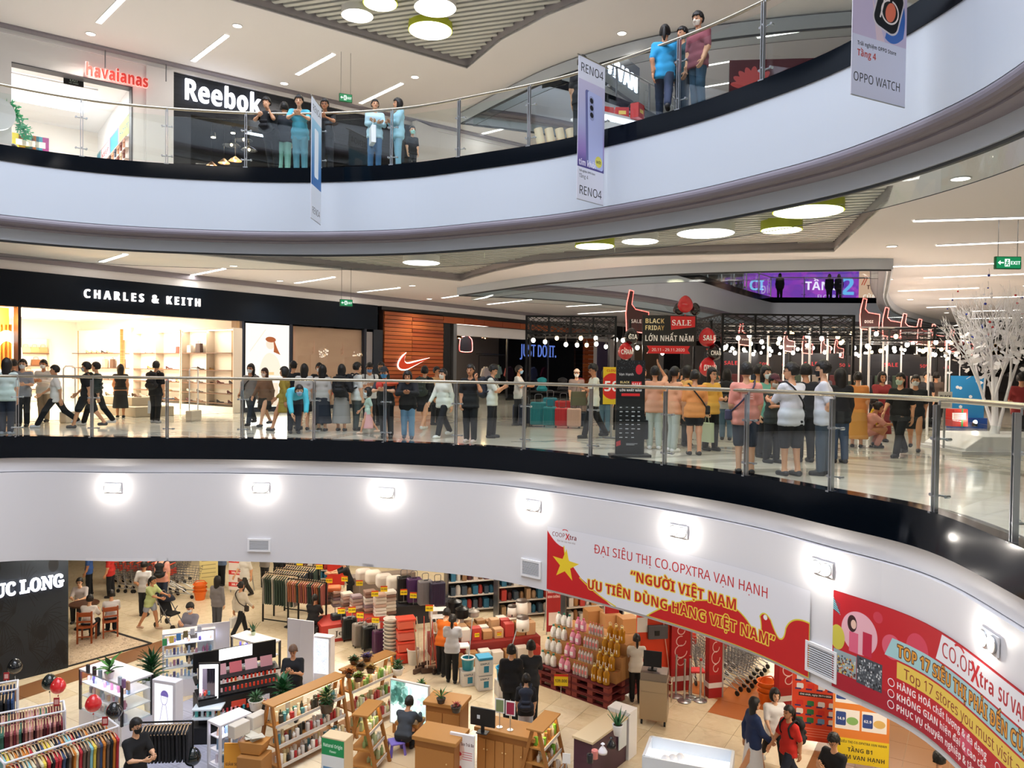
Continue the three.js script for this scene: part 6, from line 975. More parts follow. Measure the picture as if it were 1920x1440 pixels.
{
const D=20,p0=at(1204,648,D),p1=at(1306,592,D),w=p1.x-p0.x,h=p1.y-p0.y,t=thing('sale_sign','black sale sign board over the booth gate','sign',p0);
const tex=canvasTex(720,400,(x,W,H)=>{x.fillStyle='#0d0e10';x.fillRect(0,0,W,H);const gr=x.createLinearGradient(0,0,300,0);gr.addColorStop(0,'#f2d890');gr.addColorStop(0.5,'#fff6d0');gr.addColorStop(1,'#b88a3a');txt(x,'BLACK',160,75,84,gr,{max:260});txt(x,'FRIDAY',160,165,84,gr,{max:260});x.fillStyle='#d8262a';x.beginPath();x.moveTo(370,10);x.lineTo(700,10);x.lineTo(700,150);x.lineTo(380,190);x.fill();txt(x,'SALE',520,95,100,'#fff',{font:'serif'});txt(x,'LỚN NHẤT NĂM',360,300,108,'#f6f4f0',{max:660});});
part('board',bx(w,h,0.05,w/2,h/2,0),M.black,t);part('print',new THREE.PlaneGeometry(w,h).translate(w/2,h/2,0.027),print(tex,0.5),t);
const rb=thing('ribbon_sign','red date ribbon below the sale sign','sign',[p0.x+0.12,p0.y-0.2,p0.z+0.02]);part('ribbon',extr([[0,0],[1.12,0],[1.06,0.1],[1.12,0.2],[0,0.2],[0.06,0.1]],0.03),C(0xd8262a,0.5),rb);const lt=letters('20.11 - 29.11.2020',0.075,0.004,'sans_regular');lt.translate(0.12,0.06,0.032);part('lettering',lt,C(0xffffff),rb);
for(const s of[0.04,w-0.04])part('post',bx(0.05,p0.y,0.05,s,-p0.y/2,-0.04),M.blackMetal,t);
[[1285,572,0.2,0xc81e28,'red balloon on top of the sale sign'],[1273,580,0.15,0x101114,'black balloon left behind the top red balloon'],[1303,581,0.15,0x101114,'black balloon right of the top red balloon']].forEach(([x,y,r,c,l],i)=>balloon(at(x,y,D-0.1+(i?0.15:-0.1)),r,c,l,0,'balloons on the sale gate'));
[[1326,634,0.22,0xc81e28,'red balloon with white SALE lettering','SALE'],[1339,662,0.19,0x101114,'black balloon right of the gate with white lettering','CHAM'],[1327,690,0.22,0xc81e28,'lowest red balloon right of the gate','DINH'],[1184,632,0.19,0x101114,'black balloon left of the gate with white lettering','GIA'],[1173,660,0.2,0xc81e28,'red balloon left of the gate with white lettering','CHAM']].forEach(([x,y,r,c,l,w2])=>balloon(at(x,y,D-0.3),r,c,l,0,'balloons on the sale gate',w2));
for(const x of[1180,1332]){const q=at(x,690,D),c=thing('balloon_post',x<1200?'black post carrying the left gate balloons':'black post carrying the right gate balloons','post',[q.x,0,q.z]);part('post',bx(0.06,2.9,0.06,0,1.45,0),M.blackMetal,c);part('foot',bb(0.4,0.04,0.4,0,0.02,0,0.01),M.blackMetal,c);}
const th=at(1175,626,20.6);thumbSign(th.clone().add(V(0,0.1,0)),1.15,0.2,'SALE','large red edged thumb sign left of the sale gate');
const bp=g(1180,856,0),b=thing('standing_board','tall black sale standing board with small logos','standing sign',bp,0.06),W=0.53,H=1.74;
const tx2=canvasTex(360,1180,(x,w2,h2)=>{x.fillStyle='#101417';x.fillRect(0,0,w2,h2);for(let i=0;i<60;i++){x.fillStyle='rgba(220,225,230,0.7)';x.fillRect(rr(0,w2),rr(0,120),4,4);}txt(x,'Vạn Hạnh',120,170,44,'#f0eeea',{bold:false});x.fillStyle='#d02a34';x.beginPath();x.ellipse(285,110,44,62,0,0,7);x.fill();txt(x,'BLACK',100,270,40,'#f0d890');txt(x,'FRIDAY',100,312,40,'#f0d890');x.fillStyle='#d8262a';x.fillRect(190,260,130,64);txt(x,'SALE',255,292,44,'#fff',{font:'serif'});txt(x,'LỚN NHẤT NĂM',180,372,38,'#f0eeea');x.fillStyle='#d8262a';x.fillRect(60,410,240,34);x.fillStyle='#c8ccd0';for(let r=0;r<8;r++)for(let c=0;c<4;c++)if(!(r>5&&c===3))x.fillRect(40+c*78,580+r*54,rr(26,48),rr(7,14));x.fillStyle='#c83a3c';x.beginPath();x.moveTo(0,1020);x.lineTo(56,1000);x.lineTo(60,1060);x.lineTo(0,1080);x.fill();x.fillStyle='#b8bcc0';x.fillRect(130,1040,150,6);x.fillRect(130,1054,110,6);});
part('board',bx(W,H,0.06,0,H/2+0.03,0),M.black,b);part('print',new THREE.PlaneGeometry(W-0.02,H-0.02).translate(0,H/2+0.03,0.032),print(tx2,0.35),b);part('foot',bb(0.74,0.05,0.36,0,0.025,0,0.01),M.black,b);
const sp=g(1146,822,0),so=thing('discount_poster','yellow and red discount poster with white number','poster',sp,0.1);part('stand',bx(0.04,1.1,0.04,0,0.55,-0.03),M.steel,so);part('sheet',bx(0.42,0.86,0.02,0,1.22,0),C(0xe8c020),so);part('print',new THREE.PlaneGeometry(0.42,0.86).translate(0,1.22,0.012),print(canvasTex(180,370,(x)=>{x.fillStyle='#e8c422';x.fillRect(0,0,180,370);x.fillStyle='#d8281e';x.beginPath();x.ellipse(90,190,110,130,0,0,7);x.fill();txt(x,'50',84,190,140,'#fff');txt(x,'CLOUD',90,34,34,'#c83018');txt(x,'%',150,300,50,'#fff');})),so);part('foot',bb(0.36,0.03,0.26,0,0.015,0,0.01),M.steelDark,so);
}
// ------------------------------------------------------------------ white twig tree on a plinth, gift boxes
{
const pb=g(1865,845,0),pl=thing('tree_plinth','low white plinth under the twig tree','plinth',pb);part('block',extr([[-1.05,0],[1.3,0],[1.3,0.34],[-0.72,0.34],[-1.05,0.1]],1.5,0.01).translate(0,0,-0.75),M.whitePl,pl);part('skirt',bx(2.6,0.06,1.7,0.12,0.03,0),C(0xd8d8dc),pl);
const t=thing('twig_tree','white painted twig tree hung with ornaments','tree',[pb.x+0.05,0.35,pb.z-0.1]),twig=[],leaf=[],tips=[];
const grow=(a,dir,len,r,lv)=>{const b=a.clone().addScaledVector(dir,len);twig.push(new THREE.CylinderGeometry(r*0.62,r,len,lv>2?4:6).applyQuaternion(new THREE.Quaternion().setFromUnitVectors(V(0,1,0),dir)).translate((a.x+b.x)/2,(a.y+b.y)/2,(a.z+b.z)/2));if(lv>4){tips.push(b);return;}const n=lv<1?7:lv<2?4:3;for(let i=0;i<n;i++){const d=dir.clone().add(V(rr(-1,1),rr(0.15,0.6),rr(-1,1)).multiplyScalar(lv<1?0.42:0.5)).normalize();grow(a.clone().lerp(b,rr(0.55,1)),d,len*rr(0.62,0.86),r*0.6,lv+1);}};
for(let i=0;i<3;i++)grow(V(rr(-0.06,0.06),0,rr(-0.06,0.06)),V(rr(-0.3,0.2),1,rr(-0.25,0.25)).normalize(),0.85,0.03,1);
grow(V(0,0,0),V(-0.05,1,0).normalize(),0.9,0.04,0);
part('trunk',lathe([[0.08,0],[0.055,0.1],[0.042,0.5],[0.035,0.9]],10),C(0xf2f2f6,0.6),t);const tw=twig.length>900?twig.slice(0,900):twig;part('branches',tw,C(0xf4f4f8,0.6),t);
for(let i=0;i<240;i++){const b=pick(tips).clone();b.y=b.y*0.75+rr(-0.4,0);leaf.push(new THREE.CircleGeometry(0.05,5).rotateX(rr(0,6)).rotateY(rr(0,6)).translate(b.x+rr(-0.1,0.1),Math.max(0.5,b.y),b.z+rr(-0.1,0.1)));}tag(part('snow_leaves',leaf,std(0xf6f6fa,0.7,0,{side:THREE.DoubleSide}),t),null,null,null,'stuff');
const orn=(x,y,kind,col,l)=>{let p=null,bd=1e9;for(const e of tips){const w=e.clone().multiplyScalar(1.32).add(t.position),[a,b]=pxOf(w),s=Math.hypot(a-x,b-y)-(w.z-t.position.z)*6;if(s<bd){bd=s;p=w.clone();}}p.y-=0.12;const q=thing('ornament',l,'ornament',p,0,'ornaments on the twig tree');if(kind==='tree')part('shape',extr([[-0.13,-0.14],[0.13,-0.14],[0.07,-0.03],[0.1,-0.03],[0.05,0.06],[0.07,0.06],[0,0.17],[-0.07,0.06],[-0.05,0.06],[-0.1,-0.03],[-0.07,-0.03]],0.02),C(col,0.5),q);else part('ball',sph(kind,0,0,0,1,1,1,8),C(col,0.25),q);part('loop',tube([[0,0.0,0],[0.01,0.07,0],[0,0.14,0]],0.005,4),C(0xe8e8e8),q);};
orn(1872,646,'tree',0xb02230,'red felt tree ornament high in the crown');orn(1856,720,'tree',0xd8a23a,'golden tree ornament in the middle of the crown');orn(1817,689,'tree',0xa8282c,'narrow red ornament left in the crown');orn(1803,708,'tree',0x8a3a30,'small dark red ornament at the left branches');
t.scale.setScalar(1.32);for(let i=0;i<44;i++){const w=pick(tips).clone().multiplyScalar(1.32).add(t.position),[x,y]=pxOf(w),c=pick([0x2a3a9a,0x1a1f3a,0x3a50c0,0xc02a34,0xe8e8f0]);orn(x,y,rr(0.016,0.03),c,(c===0xc02a34?'tiny red':c===0xe8e8f0?'tiny white':'tiny blue')+' bauble on the white twig tree');}
const q=g(1800,826,0),gb=thing('gift_stack','stack of red wrapped gift boxes with paper notice','gift box',[q.x,0.33,q.z-0.2],0.1);part('lower_box',bb(0.4,0.22,0.32,0,0.11,0,0.01),C(0xb8241e,0.4),gb);part('upper_box',bb(0.36,0.2,0.3,0.02,0.32,0,0.01),C(0xc22a22,0.4),gb);part('ribbon',[bx(0.05,0.225,0.325,0.05,0.11,0),bx(0.05,0.205,0.305,0.06,0.32,0)],C(0x2a7a3a,0.5),gb);part('notice',bx(0.34,0.16,0.01,-0.04,0.25,0.17),print(canvasTex(128,60,(x)=>{x.fillStyle='#f0ecea';x.fillRect(0,0,128,60);for(let i=0;i<4;i++){x.fillStyle='#a83a34';x.fillRect(10,10+i*12,100-(i % 2)*20,5);}})),gb);
const sl=thing('ground_spot','small bright floor spotlight beside the gift boxes','spotlight',[q.x+0.28,0.35,q.z+0.1]);part('can',cyl(0.05,0.06,0.1,0,0.05,0,12),M.black,sl);part('lens',sph(0.045,0,0.1,0.02,1,1,1,8),glow(0xfff4e0,9),sl);const l=new THREE.PointLight(0xfff0da,0.7);l.position.set(0,0.18,0.04);sl.add(l);
const bl=thing('snow_panel','bright blue winter panel with white flakes behind the tree','display',g(1812,802,0),-0.2);part('sheet',bx(0.9,1.5,0.05,0,0.78,0),C(0x2f8fd0,0.5),bl);part('base',bx(1.0,0.3,0.3,0,0.15,0),C(0x1f50a8,0.5),bl);for(let i=0;i<9;i++)part('flake',cyl(0.05,0.05,0.012,0,0,0,6).rotateX(PI/2).translate(rr(-0.38,0.38),rr(0.4,1.45),0.03),C(0xf2f6fa),bl);
const bd=thing('notice_board','small white notice board with black word beside the tree','notice',at(1772,750,15.8));part('sheet',bx(0.28,0.34,0.02),C(0xe8e4dc),bd);part('print',new THREE.PlaneGeometry(0.28,0.34).translate(0,0,0.012),print(canvasTex(100,120,(x)=>{x.fillStyle='#e8e4dc';x.fillRect(0,0,100,120);txt(x,'BLACK',50,34,26,'#15161a');x.fillStyle='#8a8680';for(let i=0;i<4;i++)x.fillRect(14,64+i*12,72,4);})),bd);part('pole',bx(0.03,bd.position.y-0.17,0.03,0,-0.17-(bd.position.y-0.17)/2,-0.01),M.steel,bd);
}
{
const a=at(1765,735,34),t=thing('escalator','dark escalator climbing to the right beyond the booths','escalator',[a.x,0,a.z]);part('side_panel',extr([[-1.5,0],[0,0],[4.6,2.7],[4.6,3.4],[-0.6,0.9],[-1.5,0.9]],0.12),M.blackMetal,t);part('side_panel',extr([[-1.5,0],[0,0],[4.6,2.7],[4.6,3.4],[-0.6,0.9],[-1.5,0.9]],0.12).translate(0,0,-1.2),M.blackMetal,t);for(let i=0;i<14;i++)part('step',bx(0.34,0.2,1.0,0.2+i*0.32,0.1+i*0.187,-0.5),M.steelDark,t);part('handrail',tube([[-1.5,0.95,0.06],[-0.6,0.95,0.06],[4.6,3.45,0.06]],0.05,6),M.black,t);
}
// ------------------------------------------------------------------ market floor
const gl=(px,py,h=0)=>{const p=g(px,py,YL+h);p.y=YL;return p;};
const K=-0.55,K2=K+PI/2;
{
const fl=structGroup('floor','cream tiled market floor');
part('screed',slab([[-30,-7],[44,-7],[44,72],[-30,72]],[],YL-0.3,YL-0.012),C(0xa89a84,0.7),fl);
const mats=['#e3d3b4','#dfcdac','#e7d9bd'].map((c)=>phys(0xffffff,0.22,{map:canvasTex(128,128,(x)=>{x.fillStyle=c;x.fillRect(0,0,128,128);for(let i=0;i<60;i++){x.fillStyle=`rgba(${rnd() < 0.5 ? '255,250,235' : '150,120,80'},${rr(0.02, 0.07)})`;x.beginPath();x.ellipse(rr(0,128),rr(0,128),rr(3,26),rr(1,10),rr(0,3),0,7);x.fill();}})}));
const brown=phys(0x8a5f3c,0.3,{}),grey=phys(0xffffff,0.3,{map:canvasTex(128,256,(x)=>{x.fillStyle='#aeb0c0';x.fillRect(0,0,128,256);for(let i=0;i<90;i++){x.fillStyle=`rgba(${rnd() < 0.5 ? '90,90,110' : '225,226,238'},${rr(0.05, 0.2)})`;x.fillRect(0,rr(0,256),128,rr(1,5));}})}),pale=phys(0xd8bf98,0.35,{}),terra=phys(0xb86a34,0.3,{});
const S=0.8,tg=bx(S-0.007,0.012,S-0.007,0,-0.006,0),list=[],ex=[Math.cos(K),-Math.sin(K)],ez=[Math.sin(K),Math.cos(K)];
for(let i=-40;i<40;i++)for(let j=-50;j<10;j++){const X=i*S*ex[0]+j*S*ez[0],Z=i*S*ex[1]+j*S*ez[1],q=pxOf(V(X,YL,Z));if(Z>-3||q[0]<-60||q[0]>1980||q[1]<1030||q[1]>1500||Z>-8)continue;list.push([X,Z,q]);}
list.sort((a,b)=>b[1]-a[1]);const rest=[];
const kind=(x,y)=>(x>225&&x<420&&y>1295&&y>1420-(x-200)*0.75)||(x>330&&x<440&&y>1330)?grey:(x>690&&x<830&&y>1365)?pale:(x<300&&y>1180&&y<1330&&Math.abs(y-(1310-x*0.3))<11)||(x>180&&x<330&&Math.abs(y-(1120+x*0.28))<9)||(x>1530&&y>1320)?brown:(x>1310&&x<1480&&y>1275&&y<1335)?terra:pick(mats);
list.forEach(([X,Z,q],i)=>{const m=kind(...q);if(i<300){const t=part('tile',tg,m,fl);t.position.set(X,YL,Z);t.rotation.y=K;}else rest.push(bx(S-0.007,0.012,S-0.007,X,YL-0.006,Z,K));});
if(rest.length)tag(part('tiles',rest,mats[0],fl),null,null,null,'stuff');
}
function crate(name,px,py,w,h,d,col,turn,label,cat,o={}){const t=thing(name,label,cat,o.p??gl(px,py),turn,o.group);if(o.y)t.position.y+=o.y;part('body',bb(w,h,d,0,h/2,0,o.r??0.015,2),col.isMaterial?col:C(col,o.rough??0.6),t);if(o.lid)part('lid',bb(w+0.03,0.05,d+0.03,0,h+0.01,0,0.012),C(o.lid,0.5),t);if(o.face)part('label',new THREE.PlaneGeometry(w*(o.fw??0.8),h*(o.fh??0.7)).translate(0,h*0.5,d/2+0.003),o.face,t);return t;}
function plant(p,h,r,n,leafL,leafW,pot,label,o={}){
const t=thing(o.name??'potted_plant',label,'plant',p,o.turn??0),ph=o.ph??0.3,lf=[];
part('pot',lathe([[0.001,0],[r*0.7,0],[r,ph*0.9],[r*1.06,ph],[r*0.92,ph],[r*0.86,ph*0.85],[0.001,ph*0.85]],18),C(pot,0.4),t);part('soil',cyl(r*0.85,r*0.85,0.02,0,ph*0.86,0,14),C(0x3a2a1c,0.9),t);
const one=new THREE.PlaneGeometry(leafW,leafL,2,4).translate(0,leafL/2,0),P=one.attributes.position;for(let i=0;i<P.count;i++){const y=P.getY(i)/leafL,x=P.getX(i);P.setX(i,x*Math.sin(Math.min(1,y*1.15+0.06)*PI)*1.3);P.setZ(i,-Math.abs(x)*0.4+(o.droop??0.35)*leafL*y*y);}one.computeVertexNormals();
const m=std(o.col??0x2f7a3a,0.45,0,{side:THREE.DoubleSide}),m2=std(o.col2??0x1d5a2c,0.45,0,{side:THREE.DoubleSide});
for(let i=0;i<n;i++){const a=i*2.4,tilt=(o.up??0.9)*Math.sqrt((i+0.5)/n),y=ph*0.85+(o.stem??0.6)*h*(1-i/n)*rr(0.7,1);const q=part('leaf',one,i % 3?m:m2,t);q.rotation.set(tilt,a,0,'YXZ');q.position.set(Math.sin(a)*r*0.25,y,Math.cos(a)*r*0.25);q.scale.setScalar(rr(0.75,1.1));}
part('stem',cyl(0.012,0.018,(o.stem??0.6)*h+0.02,0,ph*0.85+(o.stem??0.6)*h/2,0,6),C(0x3a5a2a),t);return t;}
let tagNo=0;const tagTex=['73.000','99.000','188.000','139.000'].map((s)=>print(canvasTex(96,80,(x)=>{x.fillStyle='#f2d21c';x.fillRect(0,0,96,80);x.fillStyle='#d8281e';x.fillRect(0,0,96,16);txt(x,s,48,46,28,'#1c1a12',{max:84});})));
function priceTag(px,py,hh,label,k=1){const p=g(px,py,YL+hh),t=thing('price_tag',label,'price tag',p,rr(-0.15,0.25),'yellow price tags');part('card',bx(0.2*k,0.17*k,0.006),C(0xe8c81a),t);part('print',new THREE.PlaneGeometry(0.2*k,0.17*k).translate(0,0,0.004),tagTex[tagNo++% 4],t);part('pin',bar([0,-0.08*k,-0.005],[0,-0.28*k,-0.005],0.006,5),M.steel,t);}
{
const a=gl(-140,1318),b=gl(128,1252),fr=frame([a.x,-a.z],[b.x,-b.z]),L=V(b.x-a.x,0,b.z-a.z).length();
const tex=canvasTex(700,512,(x)=>{x.fillStyle='#1c232b';x.fillRect(0,0,700,512);for(let i=0;i<26;i++){const cx=rr(0,700),cy=rr(0,512),an=rr(0,6),R=rr(40,110);x.strokeStyle='rgba(8,11,15,0.9)';x.lineWidth=3;for(let k=-5;k<=5;k++){x.beginPath();x.moveTo(cx,cy);x.quadraticCurveTo(cx+Math.cos(an+k*0.25)*R*0.6,cy+Math.sin(an+k*0.25)*R*0.6-14,cx+Math.cos(an+k*0.25)*R,cy+Math.sin(an+k*0.25)*R);x.stroke();}}for(const[u,v]of[[620,120],[560,360],[250,250],[660,430],[330,460]]){x.fillStyle='#07090d';x.beginPath();x.arc(u,v,28,0,7);x.fill();}});
const w=structGroup('wall_left','dark leaf patterned cafe wall with glowing sign');part('panel',inFrame(fr,bx(L,CL-YL,0.2,L/2,(CL+YL)/2,-0.1)),C(0x141a20,0.6),w);part('leaf_relief',inFrame(fr,new THREE.PlaneGeometry(L,CL-YL).translate(L/2,(CL+YL)/2,0.004)),print(tex,0.55),w);
const h0=fr.hit(119,1098,0.05),s=thing('shop_sign','glowing white serif letters on the dark cafe wall','sign',fr.p(h0[0],h0[1],0.05),fr.turn),gm=letters('PHUC LONG',0.27,0.06,'serif_bold',0.01);gm.computeBoundingBox();gm.translate(-gm.boundingBox.max.x,0,0);gm.scale(0.86,1.15,1);part('lettering',gm,glow(0xdfe6ff,1.3),s);
const r0=gl(128,1250),r1=gl(283,1207),r2=gl(195,1180),rug=thing('patterned_rug','black edged patterned rug at the cafe corner','rug',[0,YL+0.004,0]);const sh=new THREE.Shape([[r0.x,-r0.z],[r1.x,-r1.z],[r2.x,-r2.z],[r0.x-1.4,-r0.z+2.6]].map(([x,y])=>new THREE.Vector2(x,y))),gm2=new THREE.ExtrudeGeometry(sh,{depth:0.006,bevelEnabled:false}).rotateX(-PI/2);const tex2=canvasTex(512,512,(x)=>{x.fillStyle='#c9b49a';x.fillRect(0,0,512,512);for(let i=0;i<700;i++){x.strokeStyle=pick(['rgba(60,46,40,0.6)','rgba(240,228,210,0.7)','rgba(120,90,70,0.5)']);x.lineWidth=rr(1,3);x.beginPath();x.arc(rr(0,512),rr(0,512),rr(4,16),rr(0,3),rr(3,6));x.stroke();}},[0.5,0.5]);
part('pile',gm2,print(tex2,0.95),rug);const pts=[r0,r1,r2];part('border',[sqbar([r0.x,0.006,r0.z],[r1.x,0.006,r1.z],0.09,0.014),sqbar([r1.x,0.006,r1.z],[r2.x,0.006,r2.z],0.09,0.014)],C(0x201a18,0.8),rug);
}
function chair(p,turn,label){const t=thing('wooden_chair',label,'chair',p,turn,'cafe chairs'),w=C(0x9a4a22,0.45);part('seat',bb(0.42,0.04,0.42,0,0.45,0,0.012),w,t);for(const x of[-0.18,0.18]){part('leg',bx(0.04,0.45,0.04,x,0.225,0.18),w,t);part('leg',bx(0.04,0.9,0.045,x,0.45,-0.2),w,t);}part('back_rail',bb(0.4,0.12,0.025,0,0.82,-0.2,0.01),w,t);part('back_rail',bb(0.36,0.05,0.02,0,0.62,-0.2,0.008),w,t);part('stretcher',bx(0.36,0.03,0.02,0,0.2,-0.2),w,t);return t;}
const ch1=gl(163,1203),ch2=gl(207,1192);chair(ch1,PI+0.2,'wooden chair under the youth with a printed shirt');chair(ch2,PI+0.5,'wooden chair pulled back at the right of the cafe table');
{const p=gl(158,1178),t=thing('cafe_table','round dark cafe table between the seated youths','table',p);part('top',cyl(0.4,0.4,0.04,0,0.73,0,24),C(0x4a2a1a,0.4),t);part('stem',cyl(0.04,0.04,0.7,0,0.36,0),M.black,t);part('foot',cyl(0.25,0.27,0.03,0,0.015,0,20),M.black,t);}
const PL=(x,y,deg,pose,top,bottom,hair,label,o={})=>{const b=o.p??gl(x,y);return person(b,deg*D2R,{pose,top:[top[0],hex(top)],bottom:[bottom[0],hex(bottom)],hair,label,...o});};
PL(0,0,185,'sit','tdcd6d2','p22262c','short','youth in white printed shirt sitting with back turned at the cafe',{p:ch1.clone().add(V(0,0.0,-0.05)),h:1.64});
PL(0,0,208,'sit','td2d0d2','p1c1f26','short','youth in plain pale shirt sitting at the right of the cafe table',{p:ch2.clone().add(V(0,0,-0.05)),h:1.64});
PL(152,1160,10,'sit','tc0b8b8','p2a2a2e','short','youth in pale shirt facing the camera across the cafe table',{glasses:1});
PL(167,1116,-70,'stand','t3a62a8','p17191e','short','shop worker in blue shirt behind the cafe table',{});
PL(207,1120,-85,'point','tc8302a','p14161b','short','worker in red shirt stretching out an arm',{});
PL(270,1155,180,'back','tc9c6c6','p1a1d24','short','man in pale patterned tee seen from behind',{h:1.7});
{const o=PL(304,1134,182,'stand','te0a090','p22304a','short','man in pink shirt seen from behind',{h:1.7});backpack(o,0x14161a,'black backpack on the man in pink shirt');}
PL(281,1180,80,'push','tb8c487','h9aa0ae','tail','young woman in pale green tee and grey shorts pushing a stroller',{h:1.6,shoe:0xc8a890});
{const p=gl(318,1176),t=thing('stroller','black folding stroller pushed along the market floor','stroller',p,1.15);part('frame',[bar([0,0.08,-0.35],[0,0.95,-0.42],0.014),bar([-0.2,0.08,0.35],[-0.2,1.0,-0.45],0.014),bar([0.2,0.08,0.35],[0.2,1.0,-0.45],0.014),bar([-0.2,0.08,-0.3],[-0.2,0.6,0.1],0.014),bar([0.2,0.08,-0.3],[0.2,0.6,0.1],0.014),bar([-0.2,1.0,-0.45],[0.2,1.0,-0.45],0.018)],M.steelDark,t);part('seat',bb(0.36,0.06,0.4,0,0.42,0.05,0.02),C(0x17191f,0.9),t);part('backrest',bx(0.36,0.55,0.05,0,0.68,-0.2,0,-0.35),C(0x17191f,0.9),t);part('canopy',new THREE.SphereGeometry(0.26,14,8,0,PI*2,0,PI/2.2).scale(0.8,0.8,1).translate(0,0.78,-0.1),C(0x1c2130,0.9),t);for(const[x,z]of[[-0.2,0.35],[0.2,0.35],[-0.2,-0.32],[0.2,-0.32]])part('wheel',cyl(0.085,0.085,0.04,0,0,0,16).rotateZ(PI/2).translate(x,0.085,z),M.black,t);}
PL(357,1250,-20,'phone','j7f7d8a','p2a2c33','short','masked man in grey hoodie looking at his phone behind the white shelf',{mask:0xe8eaec});
PL(415,1098,-15,'hold','t6f86b0','p1c1f26','short','man in blue shirt holding a phone below the white wall',{});
PL(407,1183,165,'stand','l7a7678','p4a4c52','long','woman with long hair in grey blouse walking away',{h:1.6});
{const o=PL(451,1190,150,'walk','lc9bfae','p0f1014','bun','woman in cream blouse and black trousers with a strap bag',{h:1.58});crossBag(o,0x2a1f1a,'brown strap bag of the woman in cream blouse');carried(o,0xe8e8e4,'white plastic bag of the woman in cream blouse',0,0.24,0.26);}
PL(459,1124,-30,'walk','td8d4cc','p2a2826','short','man in white tee approaching behind the cream blouse',{});
PL(496,1102,160,'cross','t8a8480','p24262c','short','person in grey by the clothes rack, head hidden',{});PL(522,1094,20,'cross','t2a2c31','p1a1c20','short','person in black with folded arms by the clothes rack',{});
PL(586,1197,170,'sit','t14151a','p14151a','tail','woman in black sitting before the folded clothes',{h:1.6});crate('stool',586,1200,0.38,0.42,0.38,0x1a1a1e,0,'black stool under the woman in black','stool');
PL(655,1140,-75,'reach','t15171b','p15171b','short','woman in black reaching over the bedding table',{});
PL(549,1350,5,'phone','t17191e','p14161a','short','balding man in black tee looking at his phone behind the makeup counter',{fat:1.15,hairCol:0x6a5040});
PL(829,1265,160,'reach','tdf6f1e','p101216','short','worker in orange shirt bending over the kitchenware',{cap:0x15161a});
{const o=PL(847,1279,178,'hold','tc9ccd6','p101115','tail','woman in pale grey shirt and black trousers seen from behind',{h:1.68});}
PL(957,1360,182,'stand','j101115','p121418','short','man in black jacket seen from behind in the aisle',{h:1.76});
PL(994,1352,175,'hold','l2a2c30','p17191d','short','man in charcoal sweater looking at the detergent',{h:1.78});
{const o=PL(985,1400,178,'stand','t1a1c22','pb8bcc8','short','shorter person with a blue black backpack in the aisle',{h:1.5});backpack(o,0x1a2233,'blue black backpack in the aisle');}
PL(756,1412,165,'squat','l3a4048','p1a1c20','bun','woman in dark grey crouching on a purple stool',{});
{const p=gl(743,1412),t=thing('plastic_stool','low purple plastic stool under the crouching woman','stool',p,0.4);part('seat',bb(0.3,0.04,0.3,0,0.24,0,0.015),C(0x7a6ac8,0.4),t);for(const a of[-1,1])for(const b of[-1,1])part('leg',sqbar([a*0.12,0.23,b*0.12],[a*0.15,0,b*0.15],0.05,0.03),C(0x7a6ac8,0.4),t);}
PL(1192,1316,178,'hold','lddd8ce','p121317','tail','market worker in white shirt with ponytail seen from behind',{h:1.6});
{const o=PL(1411,1462,95,'walk','j1c2f58','md8dae2','long','woman in navy hooded jacket and white long skirt',{h:1.62});}
PL(1450,1440,5,'walk','te6e4e2','c121317','bob','laughing girl in white tee and black cropped trousers',{h:1.62,shoe:0xe8e8e8});
{const o=PL(1477,1482,-70,'walk','tc8281e','p1c2434','tail','girl in red tee with a black backpack',{h:1.64});backpack(o,0x121318,'black backpack of the girl in red tee');}
PL(1561,1562,-60,'phone','t121317','p1a1c22','short','man in glasses and black tee at the lower right',{h:1.7,glasses:1});PL(1757,1600,170,'stand','t15161a','p15161a','short','man whose hair shows at the bottom edge',{});
PL(254,1534,60,'hold','t101216','p15171b','short','masked man in black tee beside the clothes racks',{mask:0x15171b,glasses:1,h:1.72});
